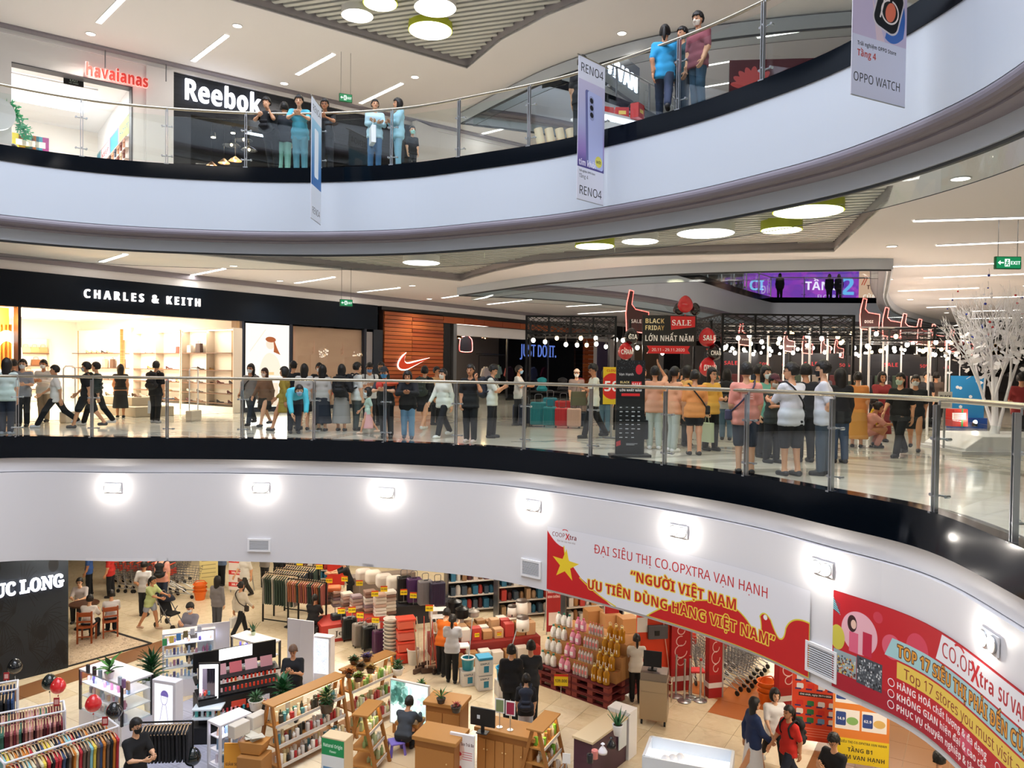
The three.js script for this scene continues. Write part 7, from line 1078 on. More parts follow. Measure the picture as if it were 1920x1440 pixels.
const trolleyProto=(()=>{const t=thing('shopping_trolley','wire shopping trolley in the row behind the pink shirt','trolley',[0,0,0],0,'shopping trolleys'),wires=[],y0=0.5,y1=0.98,P=(u,v,y)=>{const k=(y-y0)/(y1-y0),hw=0.2+0.07*k,z0=-0.38-0.06*k,z1=0.4+0.12*k;return[hw*u,y,z0+(z1-z0)*v];};
for(let i=0;i<=6;i++){const y=y0+(y1-y0)*i/6;wires.push(bar(P(-1,0,y),P(-1,1,y),0.006,4),bar(P(1,0,y),P(1,1,y),0.006,4),bar(P(-1,1,y),P(1,1,y),0.006,4));}for(let i=0;i<=8;i++)for(const u of[-1,1])wires.push(bar(P(u,i/8,y0),P(u,i/8,y1),0.005,4));for(let i=0;i<=4;i++)wires.push(bar(P(-1+i/2,1,y0),P(-1+i/2,1,y1),0.005,4),bar(P(-1+i/2,0,y0),P(-1+i/2,1,y0),0.005,4));
part('basket',wires,M.steelDark,t);part('chassis',[bar([-0.2,0.12,0.42],[-0.2,0.5,-0.38],0.014,6),bar([0.2,0.12,0.42],[0.2,0.5,-0.38],0.014,6),bar([-0.22,0.12,-0.42],[-0.22,1.02,-0.5],0.014,6),bar([0.22,0.12,-0.42],[0.22,1.02,-0.5],0.014,6),bar([-0.2,0.16,0.42],[-0.22,0.16,-0.42],0.014,6),bar([0.2,0.16,0.42],[0.22,0.16,-0.42],0.014,6)],M.steel,t);
part('handle',bar([-0.26,1.04,-0.5],[0.26,1.04,-0.5],0.022),C(0xd8502a,0.4),t);part('child_seat',bx(0.36,0.2,0.02,0,0.82,-0.4),C(0xc83a24,0.5),t);for(const[x,z]of[[-0.2,0.42],[0.2,0.42],[-0.22,-0.42],[0.22,-0.42]])part('wheel',cyl(0.062,0.062,0.03,0,0,0,12).rotateZ(PI/2).translate(x,0.062,z),M.black,t);return t;})();
{const a=gl(345,1118);trolleyProto.position.copy(a);trolleyProto.rotation.y=1.4;let k=0;for(const[x0,y0,dx,dz,n,tn,lb]of[[318,1112,-0.26,-0.03,7,1.45,'nested wire trolley of the near row behind the pink shirt'],[330,1090,-0.27,0,8,1.5,'nested wire trolley of the far row by the back wall'],[1305,1272,0.05,-0.28,4,0.2,'nested trolley behind the steel rail posts'],[1368,1290,0.16,-0.25,7,0.55,'nested trolley with red child seat right of the red pillar']]){const b=gl(x0,y0);for(let i=0;i<n;i++)copyOf(trolleyProto,ORD[i]+' '+lb,[b.x+dx*i,b.y,b.z+dz*i],tn);}}
function basketStack(px,py,label){const p=gl(px,py),t=thing('shopping_basket',label,'basket',p,0.3);for(let i=0;i<3;i++)part('basket',lathe([[0.15,0.12*i],[0.2,0.12*i+0.26],[0.23,0.12*i+0.27],[0.23,0.12*i+0.29],[0.19,0.12*i+0.28],[0.14,0.12*i+0.02],[0.001,0.12*i+0.02]],16),C(0xe8701c,0.45),t);part('handle',tube([[-0.2,0.52,0],[-0.12,0.62,0],[0.12,0.62,0],[0.2,0.52,0]],0.015,6),C(0xd85a14),t);}
basketStack(375,1124,'orange plastic basket pile in front of the trolleys');basketStack(1437,1318,'orange plastic baskets at the market entrance');
function board(px,py,w,h,turn,tex,label,legs=0.1){const t=thing('promo_board',label,'notice board',gl(px,py),turn);part('panel',bx(w,h,0.04,0,h/2+legs,0),C(0xe8e4de),t);part('print',new THREE.PlaneGeometry(w,h).translate(0,h/2+legs,0.022),print(tex,0.5),t);for(const s of[-1,1]){part('leg',bx(0.03,h+legs,0.03,s*w*0.45,(h+legs)/2,-0.04),M.steel,t);part('prop',sqbar([s*w*0.45,h*0.8,-0.05],[s*w*0.45,0,-0.4],0.025),M.steel,t);}return t;}
const priceSheet=canvasTex(200,400,(x)=>{x.fillStyle='#f0e6e0';x.fillRect(0,0,200,400);for(let i=0;i<4;i++){x.fillStyle='#d8302a';x.fillRect(0,50+i*96,200,34);txt(x,['299.000','488.000','588.000','388.000'][i],70,67+i*96,24,'#fff');x.fillStyle='#8a5a4a';x.fillRect(90,10+i*96,90,34);}});
board(448,1112,0.75,1.7,-0.2,priceSheet,'white and red price board behind the clothes rack');board(391,1108,0.6,1.9,0.5,canvasTex(100,300,(x)=>{x.fillStyle='#e6d896';x.fillRect(0,0,100,300);txt(x,'SALE',50,20,22,'#c8382a');for(let i=0;i<9;i++){x.fillStyle='#a89a6a';x.fillRect(12,60+i*22,76,4);}}),'pale yellow notice panel beside the orange baskets');
board(1527,1398,0.92,1.72,-0.28,canvasTex(420,780,(x,W,H)=>{x.fillStyle='#e2482a';x.fillRect(0,0,W,H);x.fillStyle='#f2c8b8';x.fillRect(0,0,W,50);for(let r=0;r<7;r++)for(let c=0;c<4;c++){if(r===3)continue;const X=40+c*96,Y=80+r*80;x.fillStyle=pick(['#f4efe8','#e8e8ee','#d8302a','#6a9ac8','#2a7a4a','#3a3a52']);x.beginPath();x.roundRect(X,Y,62,50,12);x.fill();x.fillStyle='#3a2a6a';x.fillRect(X-14,Y+46,54,15);}x.fillStyle='#1c1a20';x.fillRect(60,325,300,34);txt(x,'Chủ nhật, ngày 29/11/2020',210,342,22,'#fff');x.fillStyle='#f6a088';for(let i=0;i<4;i++)x.fillRect(40,660+i*24,330,5);}),'red orange promotion board full of small goods pictures');
board(1612,1442,1.02,1.72,-0.3,canvasTex(420,700,(x,W,H)=>{x.fillStyle='#e8863a';x.fillRect(0,0,W,H);for(let r=0;r<2;r++)for(let c=0;c<2;c++){const X=16+c*200,Y=60+r*210;x.fillStyle='#f6f0ea';x.fillRect(X,Y,184,160);x.fillStyle='#2f4a8e';x.beginPath();x.roundRect(X+6,Y+22,76,110,10);x.fill();txt(x,[['22.9','85.9'],['14.9','62.9']][r][c],X+44,Y+78,30,'#fff',{max:68});x.fillStyle=[['#e0a08a','#c8a04a'],['#8ab86a','#e0b86a']][r][c];x.beginPath();x.ellipse(X+130,Y+90,44,32,0,0,7);x.fill();}x.fillStyle='#f0d22c';x.fillRect(0,500,W,200);txt(x,'ĐẠI SIÊU THỊ CO.OPXTRA VẠN HẠNH',W/2,530,26,'#3a342a',{max:390});txt(x,'TẦNG B1',W/2,590,46,'#3a342a');txt(x,'TTTM VẠN HẠNH',W/2,650,46,'#3a342a',{max:370});}),'orange and yellow price board beside the red promotion board');
function garmentRow(t,n,x0,x1,y,z,cols,len,w=0.38){for(let i=0;i<n;i++){const X=x0+(x1-x0)*(i+0.5)/n,c=pick(cols);part('garment',gGeo[Math.floor(rnd()*2)],C(c,0.9),t).position.set(X,y,z);const q=t.children[t.children.length-1];q.scale.set(1,len,w/0.4);q.rotation.y=rr(-0.08,0.08);part('hanger',hangGeo,C(0xd8b890,0.5),t).position.set(X,y,z);}}
const gGeo=[0,1].map((k)=>extr([[-0.2,-0.1],[-0.19,-0.05],[-0.03,0.0],[0.03,0.0],[0.19,-0.05],[0.2,-0.1],[0.17+k*0.02,-0.28],[0.15,-1],[0.02,-0.98-k*0.02],[-0.15,-1],[-0.17,-0.28]],0.03,0.006).rotateY(PI/2)),hangGeo=join([new THREE.TubeGeometry(new THREE.CatmullRomCurve3([V(0,-0.06,0.2),V(0,0.01,0.06),V(0,0.03,0),V(0,0.01,-0.06),V(0,-0.06,-0.2)]),8,0.011,4),new THREE.TorusGeometry(0.025,0.005,4,8,4).rotateY(PI/2).translate(0,0.07,0)]);
{const p=gl(493,1165),t=thing('clothes_rack','black metal clothes rack with rows of trousers','clothes rack',p,-0.32);for(const z of[0,-0.55,-1.1]){for(const x of[0,1.25])part('upright',bx(0.04,1.5,0.04,x,0.75,z),M.blackMetal,t);part('rail',bar([0,1.5,z],[1.25,1.5,z],0.018),M.blackMetal,t);garmentRow(t,14,0.05,1.2,1.44,z,z?[0x33443c,0x2a3038]:[0xa8a49a,0x9a968c,0x3a4a3e,0x2f3d36],0.85);}part('base',[bx(1.25,0.03,0.03,0.62,0.08,0),bx(1.25,0.03,0.03,0.62,0.08,-1.1)],M.blackMetal,t);
const t2=thing('clothes_rack','second black rack with rust and green garments','clothes rack',gl(540,1175),-0.32);for(const x of[0,1.3])part('upright',bx(0.04,1.45,0.04,x,0.72,0),M.blackMetal,t2);part('rail',bar([0,1.45,0],[1.3,1.45,0],0.018),M.blackMetal,t2);garmentRow(t2,16,0.05,1.25,1.4,0,[0x8a4a44,0xa05a50,0x2c3a34,0x9a5a3c],0.6);part('base',bx(1.3,0.03,0.4,0.65,0.05,0),M.blackMetal,t2);}
const LG='suitcases on the market floor';
[[634,1192,0x1c2a30,'dark suitcase with printed cover in the market row'],[654,1200,0x10191c,'large black suitcase in the market row'],[675,1212,0x8a8078,'bronze grey suitcase in the market row'],[692,1218,0x141a1c,'black suitcase beside the purple one'],[713,1226,0x4a1f4a,'purple suitcase at the end of the market row']].forEach(([x,y,c,l])=>suitcase(gl(x,y),0.42,0.66,0.26,c,0.5,l,0,LG));
[[757,1128,0x15181e,'black suitcase on the high stand'],[776,1131,0x4a2a5c,'purple suitcase on the high stand'],[797,1136,0x77757c,'ribbed silver suitcase on the high stand'],[820,1139,0x2a2440,'dark violet suitcase on the high stand']].forEach(([x,y,c,l])=>suitcase(gl(x,y,0.6),0.44,0.78,0.28,c,0.4,l,0.6,LG));
crate('display_table',790,1160,1.9,0.58,0.9,0x2a2a30,0.35,'dark stand carrying the upper suitcases','table');
function pile(px,py,n,w,h,d,cols,turn,label,y=0.5,group,dx=0){const p=gl(px,py,y);for(let i=0;i<n;i++)crate('folded_pack',0,0,w*rr(0.92,1),h*0.94,d,pick(cols),turn+rr(-0.05,0.05),ORD[i]+' '+label,'package',{p:V(p.x+dx*i,YL,p.z),y:y+(dx?0:i*h),group,r:h*0.3});}
{const beds=[0xd8ccc0,0xb8a8a0,0x8a6a5c,0xe2dcd4,0xc8a898,0x9a8890];crate('display_table',655,1188,1.9,0.5,1.0,0xb8342a,0.5,'red clad table under the bedding packs','table',{face:print(canvasTex(256,64,(x)=>{x.fillStyle='#e8e2da';x.fillRect(0,0,256,64);txt(x,'Jean Perry',140,34,40,'#4a4038',{font:'serif'});})),fw:0.8,fh:0.6});
[[614,1132],[632,1136],[650,1141],[668,1146]].forEach(([x,y],i)=>pile(x,y,5,0.34,0.1,0.3,beds,0.5,'bedding pack in the '+['first','second','third','fourth'][i]+' pile over the lettered table',0.5,'bedding packs'));
[[693,1150],[712,1156],[730,1150]].forEach(([x,y],i)=>pile(x,y,7,0.36,0.1,0.32,beds,0.4,'bedding pack in the '+['left','middle','right'][i]+' tall pile behind the purple suitcase',0.45,'bedding packs'));
[[700,1085,0xe2d8cc],[720,1092,0xd8d0c8],[740,1096,0xe6e0d6],[682,1082,0xcabfb6]].forEach(([x,y,c],i)=>crate('duvet_pack',x,y+40,0.5,0.42,0.4,c,0.4,['cream duvet bag','grey cream duvet bag','white duvet bag','beige duvet bag'][i]+' on the upper bedding shelf','package',{y:0.95,r:0.12,group:'duvet packs',p:gl(x,y,1.1)}));
crate('shelf_block',715,1128,2.2,0.94,0.5,0x8a7a70,0.4,'tall back shelf behind the duvet bags','shelving');const og=crate('cushion',626,1108,0.44,0.16,0.36,0xc86a3a,0.2,'rust orange cushion held over the bedding','cushion',{p:gl(626,1105,1.0),y:0.95,r:0.07});
const bp=board(630,1102,0.62,1.35,0.05,canvasTex(120,260,(x)=>{x.fillStyle='#c8281e';x.fillRect(0,0,120,260);txt(x,'SALE',60,60,34,'#e8a08a');txt(x,'Giảm giá',60,100,22,'#e8a08a');}),'plain red poster panel above the bedding');}
[[600,1097],[617,1088],[646,1085],[674,1093],[703,1113],[720,1104],[757,1110],[775,1116],[640,1145],[660,1143],[675,1153],[704,1162],[562,1055],[599,1062],[805,1140],[1052,1275]].forEach(([x,y],i)=>priceTag(x,y,i<8?1.25:i<12?1.0:i<15?1.6:0.65,['first price tag over the clothes rack end','price tag beside the red poster','price tag over the reaching woman','large price tag in the bedding','price tag left of the folded towels','price tag on the upper bedding shelf','price tag below the black suitcase','price tag below the purple suitcase','left price tag on the lettered table','right price tag on the lettered table','tilted price tag over the grey suitcase','double price tag by the purple suitcase','highest price tag left of the rack','highest price tag right of the rack','price tag in the kitchenware','large price tag on the red pallets'][i],i===15?1.6:1));
{const p=gl(733,1236),s=thing('bin_stack','tall stack of white plastic basins','basin',p);for(let i=0;i<11;i++)part('basin',lathe([[0.001,0.1*i],[0.15,0.1*i],[0.2,0.1*i+0.085],[0.215,0.1*i+0.09],[0.215,0.1*i+0.1],[0.18,0.1*i+0.1],[0.14,0.1*i+0.02]],18),C(0xe8e2da,0.35),s);
for(let i=0;i<4;i++)crate('storage_box',760,1240,0.46,0.24,0.36,[0xd83a24,0xe0604a,0xe07060,0xe26a52][i],0.35,['lowest','second','third','topmost'][i]+' red storage box of the stack','storage box',{y:i*0.3,lid:0xe04a34,rough:0.3,r:0.04,group:'red storage boxes'});}
{const b=gl(775,1245),w=thing('waste_bin','white round waste bin beside the red boxes','bin',b);part('body',lathe([[0.001,0],[0.13,0],[0.17,0.4],[0.18,0.41],[0.15,0.41],[0.12,0.03]],18),C(0xe0dcd4,0.4),w);part('rim',new THREE.TorusGeometry(0.172,0.012,6,20).rotateX(PI/2).translate(0,0.4,0),C(0xe8e4de),w);
for(let i=0;i<9;i++){const p=gl(783+i*6,1262-(i % 3)*6),t=thing('broom',['long broom with brown head, first from the left','second broom from the left','third broom from the left','fourth broom with dark head','fifth broom in the cluster','sixth broom in the cluster','seventh broom in the cluster','eighth broom near the white rack','last broom at the right of the cluster'][i],'broom',p,rr(0,1),'brooms and mops');part('pole',bar([0,0.12,0],[rr(-0.1,0.1),rr(1.15,1.4),-0.08],0.013),C(pick([0xd8c8b0,0xc84a3a,0xe8e2da,0xa8886a]),0.5),t);part('head',bb(0.3,0.13,0.07,0,0.065,0,0.02),C(pick([0x3a2a22,0xb89a80,0x5a4438]),0.9),t);}}
{const p=gl(822,1232),t=thing('wire_rack','white upright wire rack behind the grey shirted woman','rack',p,0.2);for(const x of[-0.2,0.2])for(const z of[-0.15,0.15])part('upright',bx(0.025,1.3,0.025,x,0.65,z),M.whitePl,t);for(const y of[0.3,0.7,1.1,1.3])part('shelf',bx(0.42,0.02,0.32,0,y,0),M.whitePl,t);
const st=gl(866,1255),s=thing('step_stool','white plastic stool right of the grey shirt','stool',st,0.2);part('seat',bb(0.36,0.05,0.32,0,0.62,0,0.015),M.whitePl,s);for(const a of[-1,1])for(const b of[-1,1])part('leg',sqbar([a*0.15,0.62,b*0.13],[a*0.17,0,b*0.15],0.045),M.whitePl,s);}
{crate('display_table',905,1222,2.9,0.5,1.3,0x8a2420,0.33,'red clad kitchenware table','table');
const cols=[0xb88a5c,0xa87a4c,0xd8d0c8,0xe2dcd6,0xb83a34,0xc8a078];
for(let i=0;i<8;i++)crate('carton',0,0,0.3,rr(0.3,0.46),0.26,pick(cols),0.33,ORD[i]+' goods carton from the left on the floor before the kitchenware','carton',{p:gl(905,1222).add(V((i-3.6)*0.35,0,0.82).applyAxisAngle(V(0,1,0),0.33)),group:'floor cartons'});
for(let i=0;i<27;i++){const a=(i % 9)-4,r=Math.floor(i/9),p=gl(905,1222).add(V(a*0.31,0,0.36-r*0.34).applyAxisAngle(V(0,1,0),0.33));const h=rr(0.22,0.42);crate('carton',0,0,0.26,h,0.24,pick(cols),0.33+rr(-0.1,0.1),ORD[i % 9]+' goods carton from the left in the '+['front','middle','back'][r]+' row of the kitchenware table','carton',{p,y:0.5,group:'kitchenware cartons',face:r===0&&i % 2?tagTex[i % 4]:null,fw:0.5,fh:0.4});}
[[853,1142,0x1a1c20,0.2,0.3,'large black stock pot'],[866,1152,0x17191c,0.19,0.24,'second black pot behind the orange worker'],[871,1146,0xa8a4a0,0.18,0.12,'steel pan with red rim'],[888,1150,0xb8b4b0,0.16,0.14,'steel pot beside the pan'],[812,1152,0xc8b8b0,0.12,0.24,'tall steel canister']].forEach(([x,y,c,r,h,l])=>{const p=gl(x,y,1.0),t=thing('cooking_pot',l+' on the kitchenware table','pot',[p.x,YL+0.92,p.z],0,'pots');part('vessel',lathe([[0.001,0],[r*0.9,0],[r,0.03],[r,h],[r+0.015,h],[r-0.01,h-0.01],[0.001,h-0.01]],20),C(c,0.3,0.5),t);part('lid',lathe([[r,0],[r*0.5,0.05],[0.03,0.06],[0.03,0.1],[0.001,0.1]],18).translate(0,h,0),C(c,0.3,0.5),t);});
[[960,1150,0.13,0.28,'small white kettle'],[978,1148,0.17,0.4,'large white water dispenser'],[980,1176,0.17,0.34,'white rice cooker']].forEach(([x,y,r,h,l])=>{const p=gl(x,y,1.0),t=thing('water_jar',l+' beside the detergent','appliance',[p.x,YL+0.9,p.z],0,'white appliances');part('body',lathe([[0.001,0],[r,0.02],[r*1.05,h*0.5],[r*0.95,h],[0.001,h]],18),C(0xe8e2dc,0.3),t);part('lid',lathe([[r*0.97,0],[r*0.9,0.05],[0.001,0.06]],16).translate(0,h,0),C(0x4a3a34,0.4),t);part('tap',bx(0.03,0.05,0.06,0,0.08,r),M.black,t);});
const dr=print(canvasTex(96,96,(x)=>{x.fillStyle='#e6e2de';x.fillRect(0,0,96,96);x.fillStyle='#2a86a8';x.fillRect(34,34,34,44);txt(x,'SIMPLE',40,18,18,'#3a4a5a');}));
[[877,1282,0],[907,1290,0],[907,1290,0.37],[944,1302,0]].forEach(([x,y,dy],i)=>crate('mop_box',x,y,0.37,0.36,0.34,0xdedad6,0.33,['left','middle lower','middle upper','right'][i]+' white carton with bucket picture','carton',{y:dy,face:dr,fw:0.95,fh:0.95,group:'bucket cartons'}));
[[883,1230,0.02,0x1f8fa8,0.16,'teal round mop bucket with handle'],[930,1236,0.0,0x2a9ac8,0.18,'bright blue bucket on a carton']].forEach(([x,y,dy,c,r,l],i)=>{const p=[gl(877,1282),gl(944,1302)][i],t=thing('mop_bucket',l,'bucket',[p.x,YL+0.37,p.z],0.3,'mop buckets');part('body',lathe([[0.001,0],[r*0.85,0],[r,0.28],[r+0.02,0.29],[r-0.015,0.28],[r*0.8,0.02]],20),C(c,0.35),t);part('rim',new THREE.TorusGeometry(r,0.02,6,22).rotateX(PI/2).translate(0,0.28,0),C(i?0x2a9ac8:0xd8e2e4),t);part('mop',bar([0,0.1,0],i?[0.35,1.15,-0.1]:[0.1,1.25,0],0.012),C(0xc8d8e0),t);});
crate('lid_box',912,1240,0.36,0.06,0.34,0x2a96c4,0.33,'blue tray lid lying on the stacked cartons','lid',{p:gl(907,1290),y:0.74});}
{
const A=gl(1005,1282),B=gl(1142,1332),fr=frame([A.x,-A.z],[B.x,-B.z]),L=V(B.x-A.x,0,B.z-A.z).length(),m=C(0x6a2024,0.7),m2=C(0x8a3a34,0.7);
for(let k=0;k<3;k++)for(let s=0;s<2;s++){const t=thing('pallet',['lowest','middle','topmost'][k]+' red pallet of the '+['left','right'][s]+' stack','pallet',fr.p(L*s/2,YL+k*0.17,0),fr.turn,'red pallets'),W=L/2-0.02;part('deck',bx(W,0.03,1.25,W/2,0.15,-0.62),m,t);part('base_board',[bx(W,0.025,0.12,W/2,0.013,-0.06),bx(W,0.025,0.12,W/2,0.013,-1.19)],m,t);for(const x of[0.08,W/2,W-0.08])for(const z of[-0.08,-0.62,-1.17])part('block',bx(0.15,0.11,0.14,x,0.08,z),m2,t);}
const jug=(c,capc)=>[lathe([[0.001,0],[0.075,0],[0.08,0.03],[0.08,0.17],[0.05,0.25],[0.028,0.27],[0.028,0.285]],12).scale(1,1,0.75),cyl(0.03,0.03,0.035,0,0.3,0,10),new THREE.TorusGeometry(0.05,0.014,5,12,3.4).rotateZ(-0.2).translate(0.02,0.21,0)];
const kinds=[[jug(),0xe8e6e2,0x1f7a6a,'white detergent jug with green cap',0.17],[jug(),0xe89ab8,0xd8608a,'pink softener jug',0.165],[[lathe([[0.001,0],[0.04,0],[0.042,0.18],[0.018,0.24],[0.018,0.26]],10),cyl(0.02,0.02,0.03,0,0.275,0,8)],0xd8d0d0,0xc8685a,'slim clear bottle with red label',0.088],[[lathe([[0.001,0],[0.075,0],[0.08,0.02],[0.072,0.14],[0.08,0.26],[0.04,0.32],[0.03,0.34]],12),cyl(0.035,0.035,0.03,0,0.35,0,10),new THREE.TorusGeometry(0.04,0.008,5,12,PI).translate(0,0.37,0)],0xd89a1c,0xe8d890,'golden cooking oil bottle',0.168]];
const proto=kinds.map(([gm,c,cc,l])=>{const o=new THREE.Group();part('bottle_body',gm[0],c===0xd89a1c?phys(c,0.12,{transmission:0.35,thickness:0}):C(c,0.3),o);part('cap',gm[1],C(cc,0.4),o);if(gm[2])part('handle',gm[2],C(c===0xd89a1c?0xe8e0c0:c,0.35),o);part('label',bx(0.09,0.09,0.004,0,0.12,0.066).scale(gm[2]?1:0.6,1,gm[2]?1:0.62),C(c===0xd89a1c?0xf0ead8:c===0xd8d0d0?0xd87a80:0xf2eef0,0.5),o);return o;});
const span=[[0,0,0.28],[1,0.28,0.47],[2,0.47,0.71],[3,0.72,1.0]];
for(let row=0;row<4;row++){const y=YL+0.515+row*0.27,z=-0.14-row*0.21;const st=thing('carton_step',['lowest','second','third','top'][row]+' brown carton layer under the bottles','carton',fr.p(0,YL+0.515,z-0.02),fr.turn,'carton layers');if(row)part('cartons',bx(L,row*0.27-0.004,row<3?0.2:0.6,L/2,row*0.135-0.002,row<3?0:-0.2),C(0xb07f4c,0.85),st);else part('cartons',bx(0.34,0.3,0.9,L-0.2+0.02,0.15,-0.75),C(0xb07f4c,0.85),st);
for(const[k,u0,u1]of span){const n=Math.floor((u1-u0)*L/kinds[k][4]);for(let i=0;i<n;i++){const o=proto[k].clone();o.name=numbered(['detergent_jug','softener_jug','clear_bottle','oil_bottle'][k]);o.position.copy(fr.p(u0*L+(i+0.5)*kinds[k][4]+0.02,y,z+0.02));o.rotation.y=fr.turn;tag(o,ORD[i]+' '+kinds[k][3]+' on the '+['lowest','second','third','top'][row]+' step of the stack','bottle','bottles on the pallets');scene.add(o);}}}
}
{
const a=gl(1193,1294),t=thing('service_wall','orange red service wall with screen at the market entrance','wall panel',a,0.15),W=1.1,H=2.4;part('panel',bx(W,H,0.15,W/2,H/2,0),C(0xe23e14,0.5),t);part('edge',bx(0.08,H,0.2,W+0.04,H/2,0),M.steel,t);part('screen_case',bb(0.4,0.34,0.06,0.42,1.95,0.12,0.02),M.black,t);part('screen',bx(0.34,0.26,0.005,0.42,1.95,0.153),glow(0xb8d4ec,0.7),t);part('scanner',bb(0.5,0.34,0.08,0.48,1.45,0.12,0.02),C(0x55555c,0.4),t);part('scanner_window',bx(0.12,0.12,0.01,0.45,1.43,0.165),M.black,t);part('notice',bx(0.26,0.36,0.005,0.1,1.62,0.08),M.paper,t);part('cable',tube([[0.6,1.8,0.14],[0.66,1.3,0.13],[0.74,0.8,0.12],[0.8,0.3,0.12]],0.012,5),C(0xe8b8a8),t);
const red=print(canvasTex(64,256,(x)=>{x.fillStyle='#b81e22';x.fillRect(0,0,64,256);x.strokeStyle='#f0d8d0';x.lineWidth=3;for(let i=0;i<7;i++){x.beginPath();x.arc(32,30+i*34,12+(i % 3)*4,0,5);x.stroke();}}));
[[1272,1292,0.5,'red patterned panel left of the trolleys'],[1337,1305,0.34,'narrow red pillar with striped foot'],[1473,1330,0.5,'red patterned panel right of the trolleys']].forEach(([x,y,w,l],i)=>{const q=thing('red_pillar',l,'pillar',gl(x,y),0.25);part('core',bx(w,2.5,0.2,0,1.25,0),C(0xa81c20,0.5),q);part('print',new THREE.PlaneGeometry(w,1.9).translate(0,1.5,0.103),red,q);part('foot_band',bx(w+0.02,0.12,0.22,0,0.3,0),C(0xe8e2de),q);part('edge',bx(0.04,2.5,0.22,w/2+0.02,1.25,0),M.steel,q);});
[[885,1140,'NGŨ CỐC'],[1037,1190,'NGŨ CỐC'],[1146,1205,'NGŨ CỐC']].forEach(([x,y,s],i)=>board(x,y,0.42,1.5,0.2,canvasTex(90,320,(c)=>{c.fillStyle='#a8242a';c.fillRect(0,0,90,320);txt(c,'Bánh',45,40,20,'#f0d8d4');txt(c,s,45,70,24,'#f6e6e2',{max:80});txt(c,'DINH DƯỠNG',45,100,20,'#f6e6e2',{max:80});c.fillStyle='#e8dcd6';c.fillRect(14,200,62,80);}),['left','middle','right'][i]+' dark red aisle poster behind the stock'));
for(let i=0;i<6;i++)crate('carton',0,0,0.5,0.42,0.42,pick([0xb07f4c,0xa8754a,0xc09060]),0.3,['left','middle','right'][i % 3]+' large brown carton in the '+(i<3?'lower':'upper')+' row behind the oil bottles','carton',{y:i<3?0:0.43,p:gl(1112+(i % 3)*32,1196+(i % 3)*8),group:'large brown cartons'});
const c=gl(1226,1352),s=thing('steel_cabinet','stainless steel cabinet on castors','cabinet',c,-0.28),st=std(0xb0a08a,0.32,0.75);part('body',bb(0.6,0.86,0.5,0,0.55,0,0.01),st,s);part('door',bx(0.54,0.6,0.012,0,0.44,0.255),st,s);part('top_unit',bb(0.58,0.18,0.46,0,1.06,0,0.01),std(0x8a8078,0.35,0.7),s);part('side_tray',[bx(0.02,0.4,0.4,0.38,0.75,0),bar([0.32,0.95,0.2],[0.4,0.95,0.2],0.01),bar([0.32,0.95,-0.2],[0.4,0.95,-0.2],0.01)],st,s);for(const x of[-0.25,0.25])for(const z of[-0.2,0.2])part('castor',cyl(0.05,0.05,0.04,0,0,0,12).rotateZ(PI/2).translate(x,0.05,z),M.black,s);
const mo=thing('monitor','black monitor seen from behind on the steel cabinet','monitor',[c.x-0.05,YL+1.152,c.z],-0.28);part('screen',bx(0.4,0.34,0.03,0,0.24,0,0,-0.15),M.black,mo);part('stand',bx(0.05,0.1,0.05,0,0.05,0),M.black,mo);part('foot',bb(0.2,0.02,0.15,0,0.01,0,0.005),M.black,mo);
[[1267,1306],[1283,1315],[1293,1308],[1313,1314]].forEach(([x,y],i)=>{const q=thing('rail_post',['leftmost','second','third','rightmost'][i]+' chrome queue post at the entrance','queue post',gl(x,y),0,'queue posts');part('base',lathe([[0.001,0],[0.16,0],[0.16,0.02],[0.04,0.05],[0.001,0.05]],20),M.steel,q);part('pole',cyl(0.024,0.024,0.95,0,0.5,0),M.steel,q);part('cap',cyl(0.03,0.03,0.05,0,0.98,0),i>1?C(0xb02a24):M.steel,q);});
const rs=thing('red_stool','red topped steel stool behind the queue posts','stool',gl(1306,1303));part('seat',bb(0.34,0.05,0.3,0,0.6,0,0.02),C(0xc8282a),rs);for(const a2 of[-1,1])for(const b of[-1,1])part('leg',bar([a2*0.13,0.6,b*0.11],[a2*0.16,0,b*0.14],0.012),M.steel,rs);
}
const tint=[0xd8a0b8,0xb8c8e8,0xe8e2f0,0xc07a9a,0x8aa8c8,0xf0d8e0,0x5a4a8a,0xe8c0a0];
function showcase(p,w,h,d,turn,label,frameM,base=0.4,rows=3,cols=tint){
const t=thing('showcase',label,'showcase',p,turn),m=frameM;part('base',bx(w,base,d,w/2,base/2,-d/2),C(0xe2e0e6,0.4),t);for(const x of[0.02,w-0.02])for(const z of[-0.02,-d+0.02])part('post',bx(0.045,h-base,0.045,x,(h+base)/2,z),m,t);
part('top',bx(w,0.04,d,w/2,h,-d/2),C(0xf0eef4,0.3),t);part('pane',bx(w-0.06,h-base,0.008,w/2,(h+base)/2,-0.004),M.glass,t);part('pane',bx(0.008,h-base,d-0.06,w-0.004,(h+base)/2,-d/2),M.glass,t);
for(let r=0;r<rows;r++){const y=base+(h-base)*r/rows;part('shelf',bx(w-0.06,0.02,d-0.08,w/2,y+0.01,-d/2),C(0xf4f2f8,0.3),t);const n=Math.floor(w/0.085);for(let i=0;i<n;i++){if(rnd()<0.1)continue;const hh=rr(0.08,0.2);const q=part('product',pGeo[Math.floor(rnd()*3)],C(pick(cols),0.35),t);q.position.set(0.06+(w-0.12)*(i+0.5)/n,y+0.02,-0.12-rr(0,0.12));q.scale.set(1,hh/0.15,1);}}
part('strip_lamp',bx(w-0.1,0.015,0.03,w/2,h-0.03,-0.06),glow(0xe8e4ff,5),t);const l=new THREE.RectAreaLight(0xe6e2ff,14,w-0.1,0.05);l.position.set(w/2,h-0.045,-0.08);l.rotation.x=-PI/2;t.add(l);return t;}
